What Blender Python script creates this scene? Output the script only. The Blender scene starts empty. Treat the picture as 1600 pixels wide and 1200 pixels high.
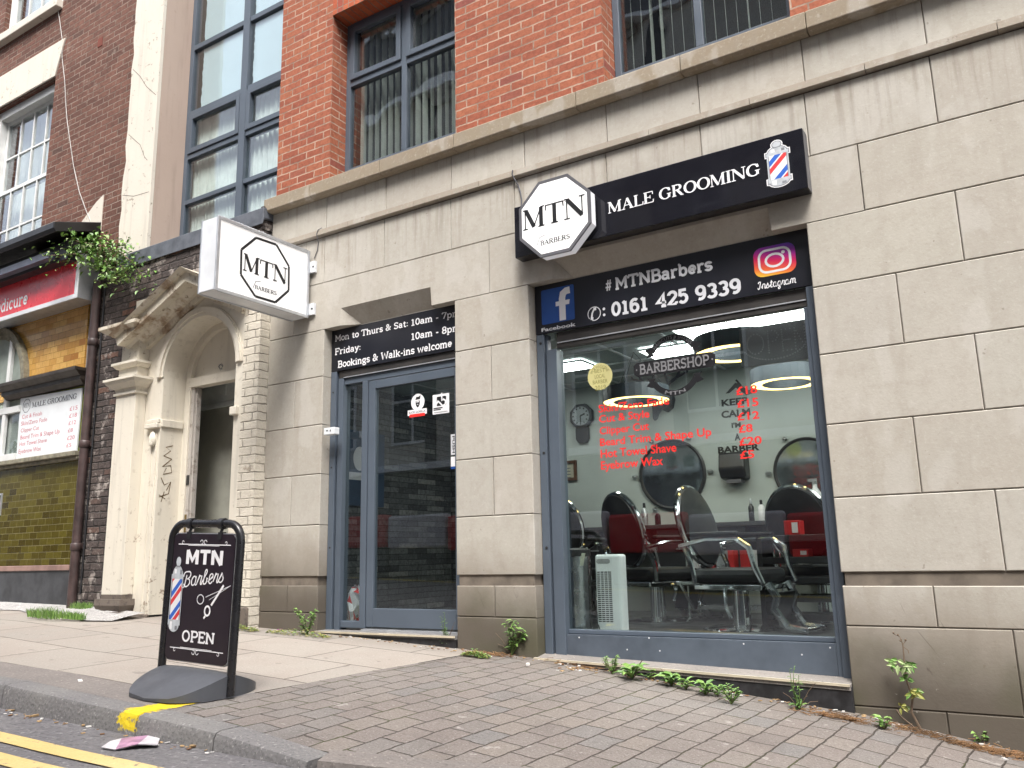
import bpy, bmesh, math, random
from mathutils import Vector, Matrix
random.seed(7)
sc = bpy.context.scene
COL = sc.collection

# ------------------------------------------------------------------ camera, sky, sun, exposure
FPX, CY, CZ = 1297.75, -5.3, 1.2            # focal length in photo pixels, camera place
YAW, PIT, ROL = -0.5592102, 0.20343353, -0.0220522
_f = Vector((math.sin(YAW)*math.cos(PIT), math.cos(YAW)*math.cos(PIT), math.sin(PIT)))
_r = Vector((math.cos(YAW), -math.sin(YAW), 0)); _u = _r.cross(_f)
RGT = math.cos(ROL)*_r + math.sin(ROL)*_u
UPV = -math.sin(ROL)*_r + math.cos(ROL)*_u
FWD = _f
cam_d = bpy.data.cameras.new('camera'); cam = bpy.data.objects.new('camera', cam_d); COL.objects.link(cam)
cam_d.sensor_width = 36; cam_d.lens = FPX/1600*36; cam_d.clip_start = .05; cam_d.clip_end = 400
cam.matrix_world = Matrix(((RGT.x, UPV.x, -FWD.x, 0), (RGT.y, UPV.y, -FWD.y, CY), (RGT.z, UPV.z, -FWD.z, CZ), (0, 0, 0, 1)))
sc.camera = cam
SUN_EL, SUN_AZ = math.radians(58), math.radians(150)   # azimuth clockwise from +y
world = bpy.data.worlds.new("World"); sc.world = world; world.use_nodes = True
wn = world.node_tree.nodes; wl = world.node_tree.links; wn.clear()
wo = wn.new('ShaderNodeOutputWorld'); wb = wn.new('ShaderNodeBackground'); sky = wn.new('ShaderNodeTexSky')
sky.sky_type = 'NISHITA'; sky.sun_disc = False; sky.sun_elevation = SUN_EL; sky.sun_rotation = SUN_AZ
sky.air_density = 1.0; sky.dust_density = 6.0; sky.ozone_density = 1.0
hs = wn.new('ShaderNodeHueSaturation'); hs.inputs['Saturation'].default_value = .46
wl.new(sky.outputs[0], hs.inputs['Color']); wl.new(hs.outputs[0], wb.inputs['Color'])
wb.inputs['Strength'].default_value = .15
wl.new(wb.outputs[0], wo.inputs['Surface'])
sl = bpy.data.lights.new('sun', 'SUN'); sun = bpy.data.objects.new('sun', sl); COL.objects.link(sun)
sl.energy = 1.5; sl.angle = math.radians(20); sl.color = (1, .975, .94)
sd = Vector((math.sin(SUN_AZ)*math.cos(SUN_EL), math.cos(SUN_AZ)*math.cos(SUN_EL), math.sin(SUN_EL)))
sun.rotation_euler = sd.to_track_quat('Z', 'Y').to_euler()
sc.view_settings.view_transform = 'Standard'; sc.view_settings.look = 'None'
sc.view_settings.exposure = 1.48; sc.view_settings.gamma = 1; sc.view_settings.use_curve_mapping = False
sc.render.engine = 'CYCLES'
cy = sc.cycles
cy.max_bounces = 8; cy.diffuse_bounces = 3; cy.glossy_bounces = 4; cy.transmission_bounces = 4; cy.transparent_max_bounces = 20
cy.use_denoising = True; cy.caustics_reflective = False; cy.caustics_refractive = False; cy.sample_clamp_indirect = 6

# ------------------------------------------------------------------ measuring helpers: a sight line cut with a real plane
def ray(px, py): return RGT*((px-800)/FPX) + UPV*(-(py-600)/FPX) + FWD
def at(px, py, y=0.0):                       # point on the upright plane y
    d = ray(px, py); t = (y-CY)/d.y
    return Vector((d.x*t, y, CZ+d.z*t))
def atx(px, py, x):                          # point on the upright plane x
    d = ray(px, py); t = x/d.x
    return Vector((x, CY+d.y*t, CZ+d.z*t))
def lerp_tab(T, x):
    if x <= T[0][0]: return T[0][1]
    for (a, va), (b, vb) in zip(T, T[1:]):
        if x <= b: return va+(vb-va)*(x-a)/(b-a)
    return T[-1][1]
GT = [(-16, .86), (-10.3, .757), (-8.2, .722), (-6.1, .62), (-5.2, .592), (-3.9, .525), (-3.1, .478), (-1.05, .278), (-.235, .14), (2.5, -.2), (5, -.5)]
def gz(x, y): return lerp_tab(GT, x) + .025*min(y, 0)
RT = [(-16, .80), (-12, .655), (-5.22, .40), (-4.0, .364), (-3.3, .350), (-2.75, .335), (-1.5, .27), (2.5, .02), (8, -.3)]
def rz(x, y): return lerp_tab(RT, x) + .012*min(max(-2.6-y, 0), 3.5)
def on(px, py, fn=gz, lift=0):               # point on the ground
    d = ray(px, py); t = .5
    while t < 40:
        p = Vector((d.x*t, CY+d.y*t, CZ+d.z*t))
        if p.z <= fn(p.x, p.y)+lift: return p
        t += .004
    return p

# ------------------------------------------------------------------ mesh helpers
class MB:
    def __init__(s): s.v = []; s.f = []; s.m = []
    def add(s, vs, fs, mi=0):
        o = len(s.v); s.v += [tuple(v) for v in vs]
        for f in fs: s.f.append([i+o for i in f]); s.m.append(mi)
        return s
    def box(s, x0, x1, y0, y1, z0, z1, mi=0):
        return s.add([(x0,y0,z0),(x1,y0,z0),(x1,y1,z0),(x0,y1,z0),(x0,y0,z1),(x1,y0,z1),(x1,y1,z1),(x0,y1,z1)],
              [(0,3,2,1),(4,5,6,7),(0,1,5,4),(1,2,6,5),(2,3,7,6),(3,0,4,7)], mi)
    def obox(s, c, ax, ay, az, mi=0):        # oriented box: centre and three half vectors
        c, ax, ay, az = map(Vector, (c, ax, ay, az))
        vs = [c+ax*a+ay*b+az*d for d in (-1,1) for a, b in ((-1,-1),(1,-1),(1,1),(-1,1))]
        return s.add(vs, [(0,3,2,1),(4,5,6,7),(0,1,5,4),(1,2,6,5),(2,3,7,6),(3,0,4,7)], mi)
    def poly(s, pts, mi=0): return s.add(pts, [tuple(range(len(pts)))], mi)
    def prism(s, pts, vec, mi=0, side=None):
        n = len(pts); vec = Vector(vec); vs = [Vector(p) for p in pts]; vs += [p+vec for p in vs]
        s.add(vs, [tuple(range(n)), tuple(range(2*n-1, n-1, -1))], mi)
        o = len(s.v)-2*n
        for i in range(n):
            j = (i+1) % n; s.f.append([o+i, o+j, o+n+j, o+n+i]); s.m.append(mi if side is None else side)
        return s
    def tube(s, path, r, n=8, mi=0, closed=False):
        P = [Vector(p) for p in path]; k = len(P); rs = r if isinstance(r, (list, tuple)) else [r]*k
        o = len(s.v); ref = None
        for i, p in enumerate(P):
            if closed: t = P[(i+1) % k]-P[i-1]
            else: t = P[min(i+1, k-1)]-P[max(i-1, 0)]
            t.normalize()
            if ref is None: ref = Vector((0,0,1)) if abs(t.z) < .9 else Vector((1,0,0))
            a = (ref-t*ref.dot(t)).normalized(); b = t.cross(a); ref = a
            for j in range(n):
                q = 2*math.pi*j/n; s.v.append(tuple(p+(a*math.cos(q)+b*math.sin(q))*rs[i]))
        for i in range(k if closed else k-1):
            i2 = (i+1) % k
            for j in range(n):
                j2 = (j+1) % n; s.f.append([o+i*n+j, o+i*n+j2, o+i2*n+j2, o+i2*n+j]); s.m.append(mi)
        if not closed:
            s.f.append([o+j for j in range(n)][::-1]); s.m.append(mi)
            s.f.append([o+(k-1)*n+j for j in range(n)]); s.m.append(mi)
        return s
    def lathe(s, prof, c=(0,0,0), n=20, mi=0, ax='z'):
        o = len(s.v); c = Vector(c)
        for r, h in prof:
            for j in range(n):
                q = 2*math.pi*j/n; a, b = r*math.cos(q), r*math.sin(q)
                s.v.append(tuple(c+Vector((a, b, h) if ax == 'z' else (a, h, b) if ax == 'y' else (h, a, b))))
        for i in range(len(prof)-1):
            for j in range(n):
                j2 = (j+1) % n; s.f.append([o+i*n+j, o+i*n+j2, o+(i+1)*n+j2, o+(i+1)*n+j]); s.m.append(mi)
        s.f.append([o+j for j in range(n)][::-1]); s.m.append(mi)
        s.f.append([o+(len(prof)-1)*n+j for j in range(n)]); s.m.append(mi)
        return s
    def ball(s, c, rx, ry=None, rz_=None, n=12, mi=0):
        ry = ry or rx; rz_ = rz_ or rx; c = Vector(c); k = max(4, n//2); o = len(s.v)
        for i in range(k+1):
            a = math.pi*i/k
            for j in range(n):
                q = 2*math.pi*j/n
                s.v.append(tuple(c+Vector((rx*max(math.sin(a), .02)*math.cos(q), ry*max(math.sin(a), .02)*math.sin(q), -rz_*math.cos(a)))))
        for i in range(k):
            for j in range(n):
                j2 = (j+1) % n; s.f.append([o+i*n+j, o+i*n+j2, o+(i+1)*n+j2, o+(i+1)*n+j]); s.m.append(mi)
        return s
    def block(s, x0, x1, z0, z1, y0=0.0, y1=.3, c=.005, g=.0025, mi=0):   # dressed stone with a narrow arris
        x0 += g; x1 -= g; z0 += g; z1 -= g; vs = []
        for yy, k in ((y0, c), (y0+c, 0), (y1, 0)):
            vs += [(x0+k,yy,z0+k),(x1-k,yy,z0+k),(x1-k,yy,z1-k),(x0+k,yy,z1-k)]
        fs = [(0,1,2,3)]
        for a in (0, 4):
            for i in range(4):
                j = (i+1) % 4; fs.append((a+i, a+4+i, a+4+j, a+j))
        return s.add(vs, fs, mi)
    def frame(s, x0, x1, z0, z1, y0, y1, w, mi=0, wt=None, wb_=None):
        wt = w if wt is None else wt; wb_ = w if wb_ is None else wb_
        s.box(x0, x0+w, y0, y1, z0, z1, mi); s.box(x1-w, x1, y0, y1, z0, z1, mi)
        s.box(x0+w, x1-w, y0, y1, z1-wt, z1, mi); s.box(x0+w, x1-w, y0, y1, z0, z0+wb_, mi)
        return s
    def build(s, name, mats, parent=None, smooth=False, bevel=0, fix=True, local=False):
        me = bpy.data.meshes.new(name)
        me.from_pydata(s.v, [], s.f)
        mats = mats if isinstance(mats, (list, tuple)) else [mats]
        for m in mats: me.materials.append(m)
        me.polygons.foreach_set('material_index', s.m)
        if fix:
            bm = bmesh.new(); bm.from_mesh(me); bmesh.ops.recalc_face_normals(bm, faces=bm.faces[:]); bm.to_mesh(me); bm.free()
        me.update()
        if smooth:
            me.polygons.foreach_set('use_smooth', [True]*len(me.polygons))
            me.set_sharp_from_angle(angle=math.radians(40))
        o = bpy.data.objects.new(name, me); COL.objects.link(o)
        if bevel:
            b = o.modifiers.new('bevel', 'BEVEL'); b.width = bevel; b.segments = 2; b.limit_method = 'ANGLE'; b.angle_limit = math.radians(40)
        if parent is not None:
            o.parent = parent
            if not local: o.matrix_parent_inverse = parent_inv(parent)
        return o
def parent_inv(p): return p.matrix_basis.inverted() if p.parent is None else Matrix.Identity(4)
def tag(o, label=None, cat=None, group=None, kind=None):
    if label: o['label'] = label
    if cat: o['category'] = cat
    if group: o['group'] = group
    if kind: o['kind'] = kind
    return o
def thing(name, label, cat, loc=(0,0,0), group=None, kind=None):
    o = bpy.data.objects.new(name, None); COL.objects.link(o); o.location = loc; o.empty_display_size = .1
    return tag(o, label, cat, group, kind)
def copy_tree(o, parent=None):
    c = o.copy(); COL.objects.link(c)
    if parent is not None: c.parent = parent
    for ch in list(o.children): copy_tree(ch, c)
    return c
def arc(cx, cz, r, a0, a1, n, y=0, rz2=None):
    rz2 = rz2 or r
    return [Vector((cx+r*math.cos(math.radians(a0+(a1-a0)*i/n)), y, cz+rz2*math.sin(math.radians(a0+(a1-a0)*i/n)))) for i in range(n+1)]

# ------------------------------------------------------------------ materials
class NT:
    def __init__(s, name):
        s.mat = bpy.data.materials.new(name); s.mat.use_nodes = True; s.t = s.mat.node_tree; s.n = s.t.nodes; s.l = s.t.links
        s.n.clear(); s.out = s.n.new('ShaderNodeOutputMaterial')
        s.b = s.n.new('ShaderNodeBsdfPrincipled'); s.l.new(s.b.outputs[0], s.out.inputs[0])
    def put(s, sock, v):
        if isinstance(v, bpy.types.NodeSocket): s.l.new(v, sock)
        elif v is not None:
            if sock.type == 'RGBA' and len(v) == 3: v = (*v, 1)
            sock.default_value = v
    def node(s, typ, props={}, **ins):
        n = s.n.new(typ)
        for k, v in props.items(): setattr(n, k, v)
        for k, v in ins.items(): s.put(n.inputs[k.replace('_', ' ')] if not k.startswith('i') or not k[1:].isdigit() else n.inputs[int(k[1:])], v)
        return n
    def math(s, op, a, b=None, c=None, clamp=False):
        n = s.n.new('ShaderNodeMath'); n.operation = op; n.use_clamp = clamp
        s.put(n.inputs[0], a)
        if b is not None: s.put(n.inputs[1], b)
        if c is not None: s.put(n.inputs[2], c)
        return n.outputs[0]
    def mix(s, f, a, b, bt='MIX'):
        n = s.n.new('ShaderNodeMix'); n.data_type = 'RGBA'; n.blend_type = bt
        s.put(n.inputs[0], f); s.put(n.inputs[6], a); s.put(n.inputs[7], b); return n.outputs[2]
    def noise(s, scale, detail=4, vec=None, rough=.55, dist=0):
        n = s.node('ShaderNodeTexNoise', Scale=scale, Detail=detail, Roughness=rough, Distortion=dist)
        if vec is not None: s.l.new(vec, n.inputs['Vector'])
        return n.outputs['Fac']
    def ss(s, v, a, b, lo=0, hi=1):
        n = s.node('ShaderNodeMapRange', {'interpolation_type': 'SMOOTHSTEP'}, Value=v)
        n.inputs[1].default_value = a; n.inputs[2].default_value = b; n.inputs[3].default_value = lo; n.inputs[4].default_value = hi
        return n.outputs[0]
    def pos(s): 
        g = s.n.new('ShaderNodeNewGeometry'); s.geo = g; return g.outputs['Position']
    def obj(s): return s.n.new('ShaderNodeTexCoord').outputs['Object']
    def xyz(s, v):
        n = s.n.new('ShaderNodeSeparateXYZ'); s.l.new(v, n.inputs[0]); return n.outputs
    def comb(s, x, y, z):
        n = s.n.new('ShaderNodeCombineXYZ'); s.put(n.inputs[0], x); s.put(n.inputs[1], y); s.put(n.inputs[2], z); return n.outputs[0]
    def bump(s, h, strength=.3, dist=.01):
        n = s.node('ShaderNodeBump', Strength=strength, Distance=dist, Height=h); s.l.new(n.outputs[0], s.b.inputs['Normal']); return n
    def done(s, col=None, rough=None, metal=None, spec=None):
        if col is not None: s.put(s.b.inputs['Base Color'], col)
        if rough is not None: s.put(s.b.inputs['Roughness'], rough)
        if metal is not None: s.put(s.b.inputs['Metallic'], metal)
        if spec is not None: s.put(s.b.inputs['Specular IOR Level'], spec)
        return s.mat
def plain(name, col, rough=.5, metal=0, var=.12, scale=6, bump=.0, bscale=60, spec=.5, coat=0):
    t = NT(name); p = t.obj()
    f = t.noise(scale, 5, p)
    c = t.mix(t.ss(f, .3, .7), [max(0, c*(1-var)) for c in col], [min(1, c*(1+var)) for c in col])
    if bump: t.bump(t.noise(bscale, 3, p), bump, .003)
    r = t.ss(t.noise(scale*2.3, 3, p), .2, .8, max(.02, rough-.07), min(1, rough+.07))
    if coat: t.b.inputs['Coat Weight'].default_value = coat
    return t.done(c, r, metal, spec)
def emit(name, col, strength, base=(.8,.8,.8)):
    t = NT(name); t.put(t.b.inputs['Emission Color'], col); t.b.inputs['Emission Strength'].default_value = strength
    return t.done(base, .4)
def glass(name, tint=(.93,.96,.95), ior=1.45, wave=0, wscale=1.2, boost=1.0):
    t = NT(name); t.n.remove(t.b)
    tr = t.node('ShaderNodeBsdfTransparent', Color=tint); gl = t.node('ShaderNodeBsdfGlossy', Roughness=0.0, Color=(.95,.97,1))
    bk = t.node('ShaderNodeNewGeometry').outputs['Backfacing']
    fr = t.node('ShaderNodeFresnel', IOR=t.math('ADD', ior, t.math('MULTIPLY', bk, 1/ior-ior)))   # same reflection on both skins of the pane
    f = t.math('MULTIPLY', fr.outputs[0], boost, clamp=True)
    if wave:
        p = t.pos(); n = t.node('ShaderNodeBump', Strength=1.0, Distance=wave, Height=t.noise(wscale, 2, p)); t.l.new(n.outputs[0], gl.inputs['Normal'])
    mx = t.n.new('ShaderNodeMixShader'); t.l.new(f, mx.inputs[0]); t.l.new(tr.outputs[0], mx.inputs[1]); t.l.new(gl.outputs[0], mx.inputs[2])
    t.l.new(mx.outputs[0], t.out.inputs[0]); return t.mat

def m_stone(name, c1, c2, dirt=True, streak=.5):
    t = NT(name); p = t.pos(); rnd = t.geo.outputs['Random Per Island']; x, y, z = t.xyz(p)
    c = t.mix(rnd, c1, c2); r2 = t.math('FRACT', t.math('MULTIPLY', rnd, 17.3)); c = t.mix(t.math('MULTIPLY', r2, .45 if dirt else .2), c, (.365,.325,.28) if dirt else [q*.8 for q in c1]); r3 = t.math('FRACT', t.math('MULTIPLY', rnd, 41.7)); c = t.mix(t.math('MULTIPLY', r3, .35 if dirt else 0), c, (.47,.445,.405)); c = t.mix(t.ss(t.noise(9, 5, p, .7), .42, .66, 0, .28), c, (.30,.265,.22))
    big = t.noise(1.3, 4, p); c = t.mix(t.ss(big, .38, .7, 0, .4), c, [q*.84 for q in c1])
    st = t.noise(1.0, 4, t.comb(t.math('MULTIPLY', x, 9), y, t.math('MULTIPLY', z, .7)))
    c = t.mix(t.ss(st, .5, .75, 0, streak*.42), c, (.27,.235,.19))
    pale = t.noise(2.1, 3, t.comb(t.math('MULTIPLY', x, 1.5), t.math('ADD', y, 7), t.math('MULTIPLY', z, .8)))
    c = t.mix(t.ss(pale, .56, .62, 0, .30), c, (.50,.48,.445))
    sp = t.noise(38, 4, p, .75); c = t.mix(t.ss(sp, .54, .74, 0, .26), c, (.20,.17,.135)); c = t.mix(t.ss(sp, .46, .30, 0, .3), c, (.56,.54,.50))
    pit = t.noise(17, 2, t.comb(x, t.math('ADD', y, 3), z)); c = t.mix(t.ss(pit, .71, .74, 0, .4), c, (.13,.105,.08))
    scr = t.noise(3.5, 3, t.comb(t.math('MULTIPLY', t.math('ADD', x, t.math('MULTIPLY', z, .6)), 5), y, t.math('MULTIPLY', z, 1.1)), .6, 1.2)
    if dirt:
        rs = t.noise(1.0, 5, t.comb(t.math('MULTIPLY', x, 16), y, t.math('MULTIPLY', z, .9)), .65)
        under = t.math('MAXIMUM', t.math('MULTIPLY', t.ss(z, 3.55, 4.16), t.math('LESS_THAN', z, 4.17)), t.math('MULTIPLY', t.ss(z, 4.26, 4.55), t.math('GREATER_THAN', z, 4.2)))
        c = t.mix(t.math('MULTIPLY', t.ss(rs, .48, .68, 0, .42), under), c, (.165,.135,.10))
        gr = t.math('ADD', z, t.math('MULTIPLY', t.noise(2.6, 5, p), .34))
        gr = t.math('ADD', gr, t.math('MULTIPLY', x, .09))
        c = t.mix(t.ss(gr, 1.2, .85, 0, .5), c, (.18,.148,.112))
        c = t.mix(t.ss(gr, .98, .46, 0, .9), c, (.088,.074,.058))
        alg = t.math('MULTIPLY', t.ss(gr, .9, .5), t.ss(t.noise(1.7, 3, p), .42, .62)); c = t.mix(t.math('MULTIPLY', alg, .5), c, (.075,.078,.04))
        c = t.mix(t.math('MULTIPLY', t.ss(scr, .66, .74, 0, .5), t.ss(z, 1.3, .5)), c, (.07,.055,.045))
        spl = t.noise(24, 2, t.comb(x, z, y)); c = t.mix(t.math('MULTIPLY', t.ss(spl, .72, .76), t.ss(z, .9, .3, 0, .5)), c, (.4,.37,.33))
    t.bump(t.math('ADD', t.noise(60, 4, p), t.math('MULTIPLY', t.noise(9, 3, p), .8)), .22, .004)
    return t.done(c, .82, 0, .25)

def m_brick(name, c1, c2, mortar, bw=.225, rh=.075, ms=.011, rot=False, var=.5, stain=None, paint=None, rough=.85, bumpd=.006, sm=.12, flat=False, mort_mix=None, off=.5, zshift=0.0):
    """brick or tile courses laid in real metres on whatever upright (or level) face they are on"""
    t = NT(name); p = t.pos(); x, y, z = t.xyz(p)
    if flat: u, v = x, y
    else:
        nx, ny, nz = t.xyz(t.geo.outputs['True Normal'])
        side = t.math('GREATER_THAN', t.math('ABSOLUTE', nx), .7)
        u = t.math('ADD', t.math('MULTIPLY', x, t.math('SUBTRACT', 1, side)), t.math('MULTIPLY', y, side)); v = t.math('ADD', z, zshift)
        top = t.math('GREATER_THAN', t.math('ABSOLUTE', nz), .7)
        v = t.math('ADD', t.math('MULTIPLY', v, t.math('SUBTRACT', 1, top)), t.math('MULTIPLY', y, top))
    wob = t.math('MULTIPLY', t.math('SUBTRACT', t.noise(16, 3, p), .5), ms*1.3)
    if rot: u, v = v, u
    vec = t.comb(t.math('ADD', u, wob), t.math('ADD', v, wob), 0)
    br = t.node('ShaderNodeTexBrick', {'offset': off, 'squash': 1.0}, Vector=vec, Color1=(0,0,0,1), Color2=(1,1,1,1), Mortar=(.5,.5,.5,1), Scale=1.0, Brick_Width=bw, Row_Height=rh)
    br.inputs['Mortar Size'].default_value = ms*.5; br.inputs['Mortar Smooth'].default_value = sm; br.inputs['Bias'].default_value = 0
    tint = t.xyz(br.outputs['Color'])[0]
    rp = t.node('ShaderNodeValToRGB', Fac=tint); r = rp.color_ramp; r.elements[0].color = (*c1, 1); r.elements[1].color = (*c2, 1)
    e = r.elements.new(.5); e.color = (*[(a+b)*.5*(1+.12*var) for a, b in zip(c1, c2)], 1)
    if stain: e = r.elements.new(.9); e.color = (*c2, 1); r.elements[-1].color = (*stain, 1)
    c = rp.outputs[0]
    c = t.mix(t.ss(t.noise(24, 5, p, .7), .40, .68, 0, .6*var), c, [q*.45 for q in c1]); c = t.mix(t.ss(t.noise(30, 4, t.comb(z, x, y), .7), .55, .72, 0, .45*var), c, [min(1, q*1.35+.03) for q in c2])
    c = t.mix(t.ss(t.noise(1.1, 3, p), .4, .7, 0, .3*var), c, [q*.6 for q in c1])
    mc = t.mix(t.ss(t.noise(5, 4, p, .7), .38, .62), mortar, [q*.5 for q in mortar])
    c = t.mix(br.outputs['Fac'], c, mc)
    if paint:
        pc, lo, hi = paint; pn = t.noise(5.5, 6, p, .7); c = t.mix(t.math('MULTIPLY', t.ss(pn, lo, hi), .8), c, pc)
    h = t.math('ADD', t.math('SUBTRACT', 1, br.outputs['Fac']), t.math('MULTIPLY', t.noise(45, 4, p), .45))
    h = t.math('ADD', h, t.math('MULTIPLY', tint, .25))
    t.bump(h, .8, bumpd)
    return t.done(c, rough, 0, .35)

STONE = m_stone('ashlar_stone', (.42,.395,.342), (.395,.376,.334))
LEDGE = m_stone('ledge_stone', (.285,.235,.17), (.25,.205,.15), dirt=False, streak=1.2)
STRING = m_stone('string_stone', (.36,.315,.26), (.33,.29,.24), dirt=False, streak=.9)
MORTAR = plain('mortar', (.15,.125,.10), .95, var=.3)
BRICK = m_brick('orange_brick', (.265,.074,.042), (.355,.122,.064), (.44,.31,.235), stain=(.22,.062,.05), var=.75, ms=.013)
SOLDIER = m_brick('soldier_brick', (.38,.085,.038), (.46,.12,.05), (.30,.2,.15), stain=(.3,.07,.045), rot=True, off=0)
OLDBRICK = m_brick('old_red_brick', (.115,.050,.036), (.175,.080,.056), (.27,.21,.17), stain=(.085,.046,.036), var=.9, ms=.014, bw=.235, rh=.078, bumpd=.012, sm=.4, paint=((.33,.28,.23), .60, .76))
DARKBRICK = m_brick('sooty_brick', (.052,.042,.040), (.10,.078,.070), (.050,.043,.040), stain=(.16,.08,.055), var=1, ms=.02, bw=.225, rh=.076, bumpd=.032, sm=.8, paint=((.36,.32,.29), .53, .65))
WHITEBRICK = m_brick('white_painted_brick', (.58,.535,.45), (.62,.575,.49), (.55,.50,.415), var=.16, ms=.016, bw=.235, rh=.08, bumpd=.022, sm=.8, paint=((.30,.25,.19), .60, .72))
def m_paint(name, col, chip, lo=.66, hi=.78, rust=None, rough=.5, low=0):
    t = NT(name); p = t.pos(); x, y, z = t.xyz(p)
    c = t.mix(t.noise(1.6, 3, p), [q*.9 for q in col], [min(1, q*1.05) for q in col])
    st = t.noise(1.0, 4, t.comb(t.math('MULTIPLY', x, 14), t.math('MULTIPLY', y, 14), t.math('MULTIPLY', z, 1.1)))
    c = t.mix(t.ss(st, .5, .75, 0, .35), c, [q*.6 for q in col])
    n = t.noise(13, 6, p, .68); f = t.ss(n, lo, hi)
    if low: f = t.math('MULTIPLY', f, t.ss(z, low+1.2, low, .25, 1))
    c = t.mix(t.math('MULTIPLY', f, .85), c, chip)
    if rust: c = t.mix(t.math('MULTIPLY', t.ss(t.noise(3.2, 5, p, .65), .50, .66), rust[1]), c, rust[0])
    t.bump(t.math('SUBTRACT', t.noise(30, 3, p), t.math('MULTIPLY', f, .8)), .3, .004)
    return t.done(c, rough, 0, .4)
CREAM = m_paint('cream_gloss_paint', (.65,.605,.515), (.24,.18,.13), .585, .66, low=1.0)
CREAMDIRTY = m_paint('weathered_cream_paint', (.60,.55,.45), (.17,.12,.075), .55, .66, rust=((.20,.115,.055), .8))
QUOIN = m_paint('white_masonry_paint', (.63,.585,.51), (.27,.23,.18), .60, .68, rough=.8)
BEIGE = m_paint('beige_render', (.42,.33,.275), (.33,.25,.2), .6, .75, rough=.85)
PLINTH = m_paint('weathered_plinth_stone', (.14,.115,.095), (.06,.05,.045), .5, .7, rough=.9)
FRAME = plain('blue_grey_coated_aluminium', (.078,.098,.126), .42, 0, .06, 3, .03, 200)
FRAMED = plain('blue_grey_dusty_aluminium', (.072,.089,.114), .5, 0, .2, 4, .05, 120)
BLACK = plain('black_acrylic_sheet', (.010,.010,.014), .07, 0, .1, 2, spec=.5)
BLACKV = plain('matt_black_vinyl', (.010,.011,.017), .34, 0, .15, 2)
DGREY = plain('dark_grey_return', (.10,.10,.11), .45)
SHUT = plain('dark_shutter_box', (.03,.027,.025), .5, var=.3)
WHITEL = plain('white_cut_vinyl', (.78,.78,.80), .4, var=.04)
CHROMEL = plain('greyed_vinyl', (.62,.63,.66), .35, var=.08)
REDL = plain('red_cut_vinyl', (.72,.025,.02), .45, var=.05)
PINKL = plain('faded_red_vinyl', (.52,.10,.14), .5, var=.12)
BLKL = plain('black_cut_vinyl', (.012,.012,.014), .4)
GREYTXT = plain('dark_grey_vinyl', (.085,.095,.115), .45)
LITWHITE = emit('lit_opal_acrylic', (1,.985,.96), .16)
LITBOX = emit('dim_lit_opal_acrylic', (1,.965,.93), .09)
ALU = plain('brushed_aluminium', (.55,.57,.6), .38, .7, .08, 12)
WHITEPC = plain('white_powder_coat', (.66,.68,.71), .4, 0, .07, 5)
CHROME = plain('chrome', (.72,.74,.76), .1, 1, .05)
STEEL = plain('brushed_steel', (.5,.52,.54), .3, .85, .02, 2)
PLBLK = plain('black_plastic', (.018,.018,.02), .38)
LEATHER = plain('black_leather', (.013,.014,.016), .35, bump=.12, bscale=140)
PLWHITE = plain('white_plastic', (.70,.73,.75), .35, var=.04)
WALLP = plain('pale_green_grey_wall_paint', (.47,.515,.49), .8, var=.05, scale=2)
CEILP = plain('ceiling_tile', (.40,.46,.45), .9, var=.08, scale=3)
FLOORI = plain('dark_vinyl_floor', (.026,.027,.027), .35, var=.4, scale=3)
PANEL = emit('ceiling_light_panel', (1,.99,.96), 5.5)
RING = emit('ring_lamp_diffuser', (1,.68,.22), 2.2)
MIRROR = plain('mirror_glass', (.8,.82,.82), .02, 1, 0)
WOOD = plain('brown_wood', (.10,.045,.022), .45, var=.35, scale=20)
GOLD = plain('pale_gold_foil', (.60,.56,.26), .4, .2, .1)
SLATE = m_brick('split_slate_cladding', (.05,.055,.055), (.17,.18,.175), (.02,.02,.02), bw=.34, rh=.062, ms=.006, bumpd=.02, var=1.0, stain=(.27,.27,.25))
REDP = plain('red_moulded_plastic', (.50,.018,.03), .4, var=.1)
GREYP = plain('pale_grey_moulded_plastic', (.52,.51,.56), .45, var=.1)
DARKP = plain('dark_car_paint', (.02,.022,.028), .2)
YTILE = m_brick('amber_glazed_tile', (.47,.235,.045), (.66,.40,.115), (.36,.19,.045), bw=.15, rh=.075, ms=.004, bumpd=.003, rough=.14, var=.35, stain=(.36,.15,.03), sm=.05)
GTILE = m_brick('olive_glazed_tile', (.055,.042,.008), (.11,.092,.016), (.22,.20,.075), bw=.15, rh=.075, ms=.004, bumpd=.003, rough=.1, var=.4, stain=(.035,.026,.010), sm=.05)
GRNTILE = m_brick('light_green_glazed_tile', (.20,.23,.05), (.28,.30,.08), (.3,.29,.15), bw=.15, rh=.075, ms=.004, bumpd=.003, rough=.1, var=.3)
MOULD = plain('dark_brown_moulding', (.035,.027,.021), .5, var=.3, bump=.15, bscale=30)
GMOULD = plain('weathered_grey_green_moulding', (.20,.185,.135), .7, var=.3, scale=14, bump=.4, bscale=40)
PINKST = plain('pinkish_marble_band', (.26,.165,.14), .4, var=.25)
BLKSTALL = plain('faded_black_stall_riser', (.045,.047,.052), .5, var=.3, bump=.1, bscale=30)
REDACR = plain('red_sign_acrylic', (.66,.03,.045), .28, var=.12, scale=2)
SHOPBLK = plain('black_painted_timber', (.013,.012,.013), .35, var=.3)
LEAD = plain('sheet_lead', (.115,.125,.145), .5, .2, .25, 8, .1, 30)
PIPE = plain('brown_painted_iron', (.052,.033,.031), .5, var=.35, scale=8, bump=.1)
CURT = plain('pale_net_curtain', (.66,.70,.66), .9, var=.12, scale=5)
BLINDM = plain('vertical_blind_slat', (.78,.79,.72), .8, var=.1)
DARKROOM = plain('unlit_room', (.035,.036,.036), .9)
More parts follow.
